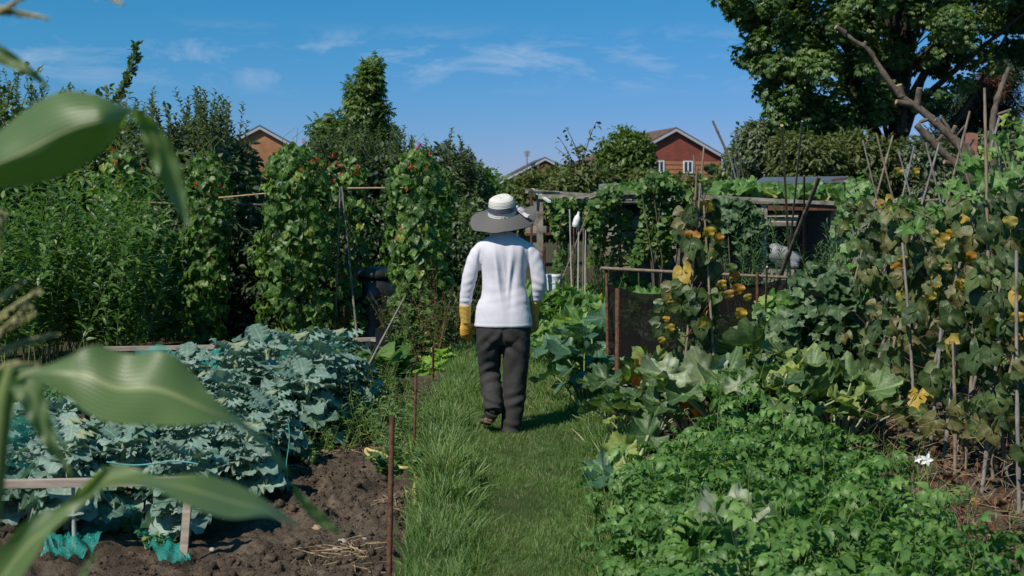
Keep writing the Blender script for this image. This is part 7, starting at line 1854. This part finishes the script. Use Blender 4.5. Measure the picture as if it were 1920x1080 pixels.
q4(ls, 'front_board', [P(1430, 424, 15.0), P(1492, 424, 15.0), P(1498, 405, 15.3), P(1424, 408, 15.3)], 'paletimber', 0.05)
part_plank(ls, 'rail', P(1560, 338, 16.0), P(1600, 333, 16.0), 0.04, 0.03, 'rust')
# crumpled white sack
g = Geo(); rr_ = np.random.default_rng(5); V = []; n, k = 14, 18
for i in range(n + 1):
    ph = math.pi * i / n
    for j in range(k):
        th = 6.283 * j / k; q = 1 + 0.22 * math.sin(3 * th + 2 * ph) + 0.15 * rr_.normal() * math.sin(ph)
        V.append(P(1470, 482, 14.6) + np.array([0.14 * q * math.sin(ph) * math.cos(th) - 0.10 * math.cos(ph), 0.1 * q * math.sin(ph) * math.sin(th), 0.13 * q * math.cos(ph)]))
i, j = np.meshgrid(np.arange(n), np.arange(k), indexing='ij'); j2 = (j + 1) % k
g.add(V, np.stack([i * k + j, (i + 1) * k + j, (i + 1) * k + j2, i * k + j2], -1).reshape(-1, 4)); 
tag(g.build('sack', M['corrug']), 'crumpled pale sack in front of the dark shed opening', 'sack')
g = Geo(); plank(g, P(1460, 560, 14.6) * [1, 1, 0] + [0, 0, 0], P(1460, 505, 14.6), 0.3, 0.25, up=(0, 1, 0)); tag(g.build('crate', M['timber'], smooth=False), 'weathered crate under the pale sack', 'crate')
climber('squash leaves spreading over the long shed roof', [(1300, 362), (1380, 342), (1480, 352), (1590, 350), (1600, 372), (1300, 366)], 16.0, 420, 0.17, 'squash', 0.7, VINE, 'squash_vine')
climber('leafy vine hanging over the front of the long shed', [(1330, 372), (1420, 378), (1430, 430), (1400, 480), (1340, 470), (1325, 420)], 14.9, 300, 0.13, 'cuke', 0.2, VINE, 'squash_vine')

# cut tree at the right
ct = thing('pruned_tree', 'hard pruned grey tree with stubby cut limbs leaning left at the right edge', 'tree', (P(1880, 400, 13.5) * [1, 1, 0]))
Yt = 13.5
def limb(name, pts, rad, stubs=(), mat='greybark'):
    g = Geo(); c = catmull(np.array([P(p[0], p[1], Yt + (p[2] if len(p) > 2 else 0)) for p in pts]), 6); n = len(c)
    rr = np.linspace(rad[0], rad[1], n) * (1 + 0.10 * RN.normal(size=n)); tube(g, c, rr, 10)
    for (t, dx, dy, ln, sr) in stubs:
        p0 = c[int(t * (n - 1))]; d = nrm(np.array([dx, -0.2, dy])); tube(g, [p0, p0 + d * ln * 0.5, p0 + d * ln], [sr * 1.15, sr, sr * 0.95], 8)
        tube(g, [p0 + d * ln * 0.999, p0 + d * (ln + 0.004)], [sr * 0.9, sr * 0.85], 8, 1)
    return g.build(name, [M[mat], M['cutwood']], ct)
limb('trunk', [(1880, 640), (1872, 480), (1850, 370), (1830, 325)], (0.11, 0.085))
limb('limb', [(1838, 335), (1800, 275), (1765, 240), (1725, 205), (1690, 180), (1655, 135), (1630, 95), (1600, 75), (1577, 55)], (0.050, 0.017),
     [(0.42, -1, 0.15, 0.20, 0.03), (0.40, 0.1, 1, 0.20, 0.035), (0.50, -0.3, 1, 0.12, 0.04), (0.25, -0.5, 0.5, 0.12, 0.022), (0.33, -0.9, -0.3, 0.13, 0.02), (0.96, -0.9, 0.5, 0.12, 0.03), (0.2, 0.4, 1, 0.12, 0.025), (0.80, 0.3, 0.9, 0.05, 0.02)])
limb('limb', [(1825, 345), (1795, 312), (1762, 280), (1738, 255), (1718, 234)], (0.050, 0.034), [(0.6, 0.6, 0.8, 0.12, 0.022), (0.3, -0.9, 0.1, 0.12, 0.025)])
limb('limb', [(1862, 330), (1862, 280), (1862, 225), (1872, 180), (1892, 126)], (0.048, 0.026), [(0.55, 1, 0.35, 0.18, 0.015)])
limb('limb', [(1815, 300), (1800, 270), (1782, 245), (1765, 220)], (0.035, 0.012), [(0.5, 0.6, 0.8, 0.15, 0.01)])
limb('limb', [(1830, 320), (1818, 280), (1795, 262), (1775, 245)], (0.035, 0.02), [(0.4, 0.5, 0.9, 0.10, 0.02), (0.8, 0.2, 0.9, 0.10, 0.015)])
g = Geo(); plank(g, P(1818, 330, 14.6), P(1822, 250, 14.6), 0.13, 0.03, up=(0, 1, 0)); g2 = P(1818, 330, 14.6) * [1, 1, 0]
plank(g, g2, P(1818, 331, 14.6), 0.05, 0.03, up=(0, 1, 0), rnd=0.4)
M['redboard'] = plain('faded_red_board', (0.30, 0.13, 0.10), 0.8, var=0.2)
tag(g.build('marker_board', M['redboard'], smooth=False), 'faded red board on a stake behind the pruned tree', 'board')
bb = P(1690, 236, 29.5); r = thing('bird_box', 'dark wooden bird box on the trunk of the big maple', 'bird box', bb)
g = Geo(); box(g, bb, (0.24, 0.22, 0.30)); g.build('box', M['bark'], r, smooth=False)
g = Geo(); plank(g, bb + [-0.16, -0.02, 0.165], bb + [0.16, -0.02, 0.175], 0.30, 0.02); g.build('lid', M['bark'], r, smooth=False)
g = Geo(); tube(g, [bb + [0, -0.113, 0.05], bb + [0, -0.118, 0.05]], 0.03, 12); g.build('dark_hole_disc', M['blackplastic'], r)  # black disc on the face, shade of an entrance put in as colour

# ------------------------------------------------------------------ maize right in front of the camera
m, n_, b_ = newmat('maize_leaf'); N = n_.nodes; K = n_.links.new
at = N.new('ShaderNodeAttribute'); at.attribute_name = 'lc'; sp = N.new('ShaderNodeSeparateXYZ'); K(at.outputs['Vector'], sp.inputs[0])
wv = mnode('MULTIPLY', mnode('ADD', mnode('SINE', mnode('MULTIPLY', sp.outputs['Y'], 48)), 1), 0.5)
cr = N.new('ShaderNodeValToRGB'); K(wv, cr.inputs['Fac']); cr.color_ramp.elements[0].color = (0.085, 0.150, 0.045, 1); cr.color_ramp.elements[1].color = (0.150, 0.225, 0.085, 1)
mid = mnode('LESS_THAN', mnode('ABSOLUTE', sp.outputs['Y']), 0.055)
mx = N.new('ShaderNodeMix'); mx.data_type = 'RGBA'; K(mid, mx.inputs['Factor']); K(cr.outputs['Color'], mx.inputs['A']); mx.inputs['B'].default_value = (0.33, 0.38, 0.17, 1)
K(mx.outputs['Result'], b_.inputs['Base Color']); b_.inputs['Roughness'].default_value = 0.42; b_.inputs['Specular IOR Level'].default_value = 0.8
bpm = N.new('ShaderNodeBump'); bpm.inputs['Strength'].default_value = 0.35; bpm.inputs['Distance'].default_value = 0.002; K(wv, bpm.inputs['Height']); K(bpm.outputs[0], b_.inputs['Normal'])
tr = N.new('ShaderNodeBsdfTranslucent'); tr.inputs['Color'].default_value = (0.28, 0.46, 0.04, 1); ms = N.new('ShaderNodeMixShader'); ms.inputs['Fac'].default_value = 0.35
K(b_.outputs[0], ms.inputs[1]); K(tr.outputs[0], ms.inputs[2]); K(ms.outputs[0], N['Material Output'].inputs['Surface'])
M['maize'] = m
M['tassel'] = plain('maize_tassel', (0.35, 0.33, 0.16), 0.7, var=0.25, scale=60)
def maize_leaf(parent, up, lo, Y, fold=0.02, wav=0.006, seed=0, label=None, dend=0.0):
    """ribbon between two outlines, gutter shaped, at its own depth"""
    up = catmull(np.array([(*p, 0) if len(p) == 2 else p for p in up], float), 8); lo = catmull(np.array([(*p, 0) if len(p) == 2 else p for p in lo], float), 8)
    n = 60
    def rs(c):
        d = np.concatenate([[0], np.cumsum(np.linalg.norm(np.diff(c[:, :2], axis=0), axis=1))]); s = np.linspace(0, d[-1], n)
        return np.stack([np.interp(s, d, c[:, i]) for i in range(3)], -1)
    up, lo = rs(up), rs(lo); k = 13; V, C = [], []
    for i in range(n):
        for j in range(k):
            v = -1 + 2 * j / (k - 1); f = (v + 1) / 2; p = up[i] * (1 - f) + lo[i] * f; wdt = np.linalg.norm(up[i] - lo[i]) * Y / F
            dep = Y + p[2] + dend * i / n + fold * (1 - abs(v) ** 1.7) * min(1, wdt / 0.05) + wav * abs(v) * math.sin(i * 0.45 + seed + (2 if v > 0 else 0))
            V.append(P(p[0], p[1], dep)); C.append((i / n, v, 0.5))
    i, j = np.meshgrid(np.arange(n - 1), np.arange(k - 1), indexing='ij'); g = Geo()
    g.add(V, np.stack([i * k + j, i * k + j + 1, (i + 1) * k + j + 1, (i + 1) * k + j], -1).reshape(-1, 4), C); o = g.build('leaf', M['maize'], parent)
    if label: o['label'] = label
    return o
mz = thing('maize_plant', 'tall maize plant just outside the left edge arching a broad leaf into the sky', 'maize', P(-150, 400, 1.25) * [1, 1, 0])
g = Geo(); tube(g, [P(-150, 400, 1.25) * [1, 1, 0], P(-150, 900, 1.25), P(-150, 400, 1.25), P(-120, 60, 1.25)], [0.014, 0.012, 0.011, 0.007], 10); g.build('stalk', M['greenstem'], mz)
maize_leaf(mz, [(-150, 440, 0), (-60, 300, 0), (0, 245, -0.01), (70, 190, -0.02), (125, 170, -0.03), (180, 178, -0.03), (225, 196, -0.02), (262, 206, 0)],
           [(-150, 460, 0), (-60, 372, 0), (0, 352, -0.01), (70, 345, -0.01), (130, 325, -0.01), (185, 290, -0.01), (225, 245, -0.01), (246, 208, 0)], 1.25, -0.045, 0.004, 0)
maize_leaf(mz, [(240, 202, 0), (262, 208, 0.0), (300, 238, 0.0), (330, 290, 0.0), (346, 350, 0.0), (356, 425, 0)],
           [(240, 204, 0), (255, 228, 0.02), (275, 280, 0.03), (298, 335, 0.03), (325, 385, 0.02), (355, 430, 0)], 1.25, 0.012, 0.004, 1, 'hanging folded tip of the arching leaf')
maize_leaf(mz, [(-120, 30, 0), (-40, 62, 0), (10, 90, 0), (45, 115, 0), (75, 142, 0), (93, 166, 0)], [(-120, 60, 0), (-40, 105, 0), (5, 122, 0), (45, 138, 0), (78, 158, 0), (92, 168, 0)], 1.55, 0.01, 0.003, 2)
def tassel(parent, segs, Y, r=0.004):
    g = Geo()
    for (a, b) in segs:
        a3, b3 = P(*a, Y), P(*b, Y + uni(-0.03, 0.03)); t = np.linspace(0, 1, 16); mid = (a3 + b3) / 2 + [0, 0, 0.008]
        pts = np.array([(1 - s) ** 2 * a3 + 2 * s * (1 - s) * mid + s * s * b3 for s in t]); tube(g, pts, 0.0016, 5)
        m_ = 60; tt = uni(0.1, 1, m_); pos = a3 + (b3 - a3) * tt[:, None]; dr = nrm(b3 - a3)
        scatter(g, LEAF_APPLE, pos, dr + rvec(m_) * 0.45, rvec(m_), r * 1.7)
    return g.build('tassel', M['tassel'], parent)
tassel(mz, [((-120, 60), (-20, 28)), ((-20, 40), (45, -4)), ((-40, 20), (88, 34)), ((-60, 10), (30, 22))], 1.5)
tassel(mz, [((100, -60), (175, -4)), ((120, -40), (226, 6))], 1.5)
mz2 = thing('maize_plant', 'shorter maize plant at the lower left with broad drooping leaves and a pale tassel', 'maize', P(-30, 400, 1.3) * [1, 1, 0])
g = Geo(); tube(g, [P(-40, 400, 1.3) * [1, 1, 0], P(-30, 1100, 1.3), P(5, 760, 1.3), P(22, 690, 1.3)], [0.014, 0.011, 0.009, 0.006], 10); g.build('stalk', M['greenstem'], mz2)
maize_leaf(mz2, [(-60, 705, 0), (20, 690, 0), (75, 688, 0.0), (120, 672, 0), (178, 646, 0), (240, 664, 0), (300, 658, 0), (345, 682, 0), (400, 745, 0), (470, 800, 0.03), (520, 850, 0.05), (546, 892, 0.07)],
           [(-60, 770, 0), (0, 742, -0.01), (60, 712, -0.02), (120, 742, -0.05), (190, 788, -0.07), (270, 797, -0.07), (350, 797, -0.06), (425, 793, -0.03), (470, 815, 0.0), (515, 862, 0.04), (545, 894, 0.07)], 1.30, 0.012, 0.006, 3)
maize_leaf(mz2, [(20, 712, 0), (74, 705, 0), (88, 760, 0), (103, 815, 0), (120, 855, 0), (138, 892, 0)], [(15, 722, 0), (45, 770, -0.01), (68, 815, -0.01), (92, 845, -0.01), (115, 872, 0), (136, 894, 0)], 1.24, 0.01, 0.003, 4)
maize_leaf(mz2, [(-60, 730, 0), (-10, 715, 0), (25, 725, 0), (28, 760, 0), (20, 790, 0), (-20, 830, 0)], [(-60, 820, 0), (-30, 815, 0), (-5, 815, 0), (0, 815, 0), (-5, 820, 0), (-22, 834, 0)], 1.35, 0.01, 0.003, 5)
maize_leaf(mz2, [(-60, 1120, 0), (0, 1030, 0), (60, 968, 0), (110, 952, 0), (150, 918, 0), (195, 876, 0), (240, 873, 0), (300, 893, 0), (380, 890, 0), (470, 920, 0.02), (560, 984, 0.04)],
           [(-60, 1250, 0), (10, 1130, -0.02), (62, 1050, -0.03), (95, 1000, -0.02), (145, 955, -0.01), (205, 912, -0.02), (280, 915, -0.05), (350, 948, -0.08), (430, 972, -0.07), (500, 968, -0.03), (562, 990, 0.04)], 1.22, 0.012, 0.005, 6)
maize_leaf(mz2, [(545, 900, 0.06), (575, 935, 0.06), (610, 965, 0.07), (645, 1003, 0.08)], [(545, 902, 0.06), (562, 945, 0.06), (600, 985, 0.07), (644, 1005, 0.08)], 1.30, 0.005, 0.002, 7)
maize_leaf(mz2, [(160, 1110, 0), (165, 1070, 0), (180, 1040, 0), (188, 1033, 0)], [(140, 1110, 0), (152, 1070, 0), (172, 1042, 0), (187, 1035, 0)], 1.1, 0.004, 0.001, 8)
tassel(mz2, [((-60, 640), (68, 548)), ((-60, 690), (52, 575)), ((-40, 672), (100, 628)), ((-50, 600), (40, 530)), ((-30, 640), (60, 590)), ((-20, 560), (4, 405))], 1.6, 0.006)
tassel(mz2, [((5, 695), (70, 683)), ((-10, 700), (30, 680))], 1.45, 0.004)

for i in range(26):
    y = uni(4.4, 8.4); x = uni(1.75, 2.35); t_ = i % 3
    dup(wp[t_], (x, y, -0.01), uni(0, 6), uni(0.5, 1.1), ['small leaved weed on the soil strip in front of the bean row', 'narrow leaved weed on the soil strip in front of the bean row', 'round leaved weed on the soil strip in front of the bean row'][t_], 'weeds in front of the bean row, kind %d' % (t_ + 1))
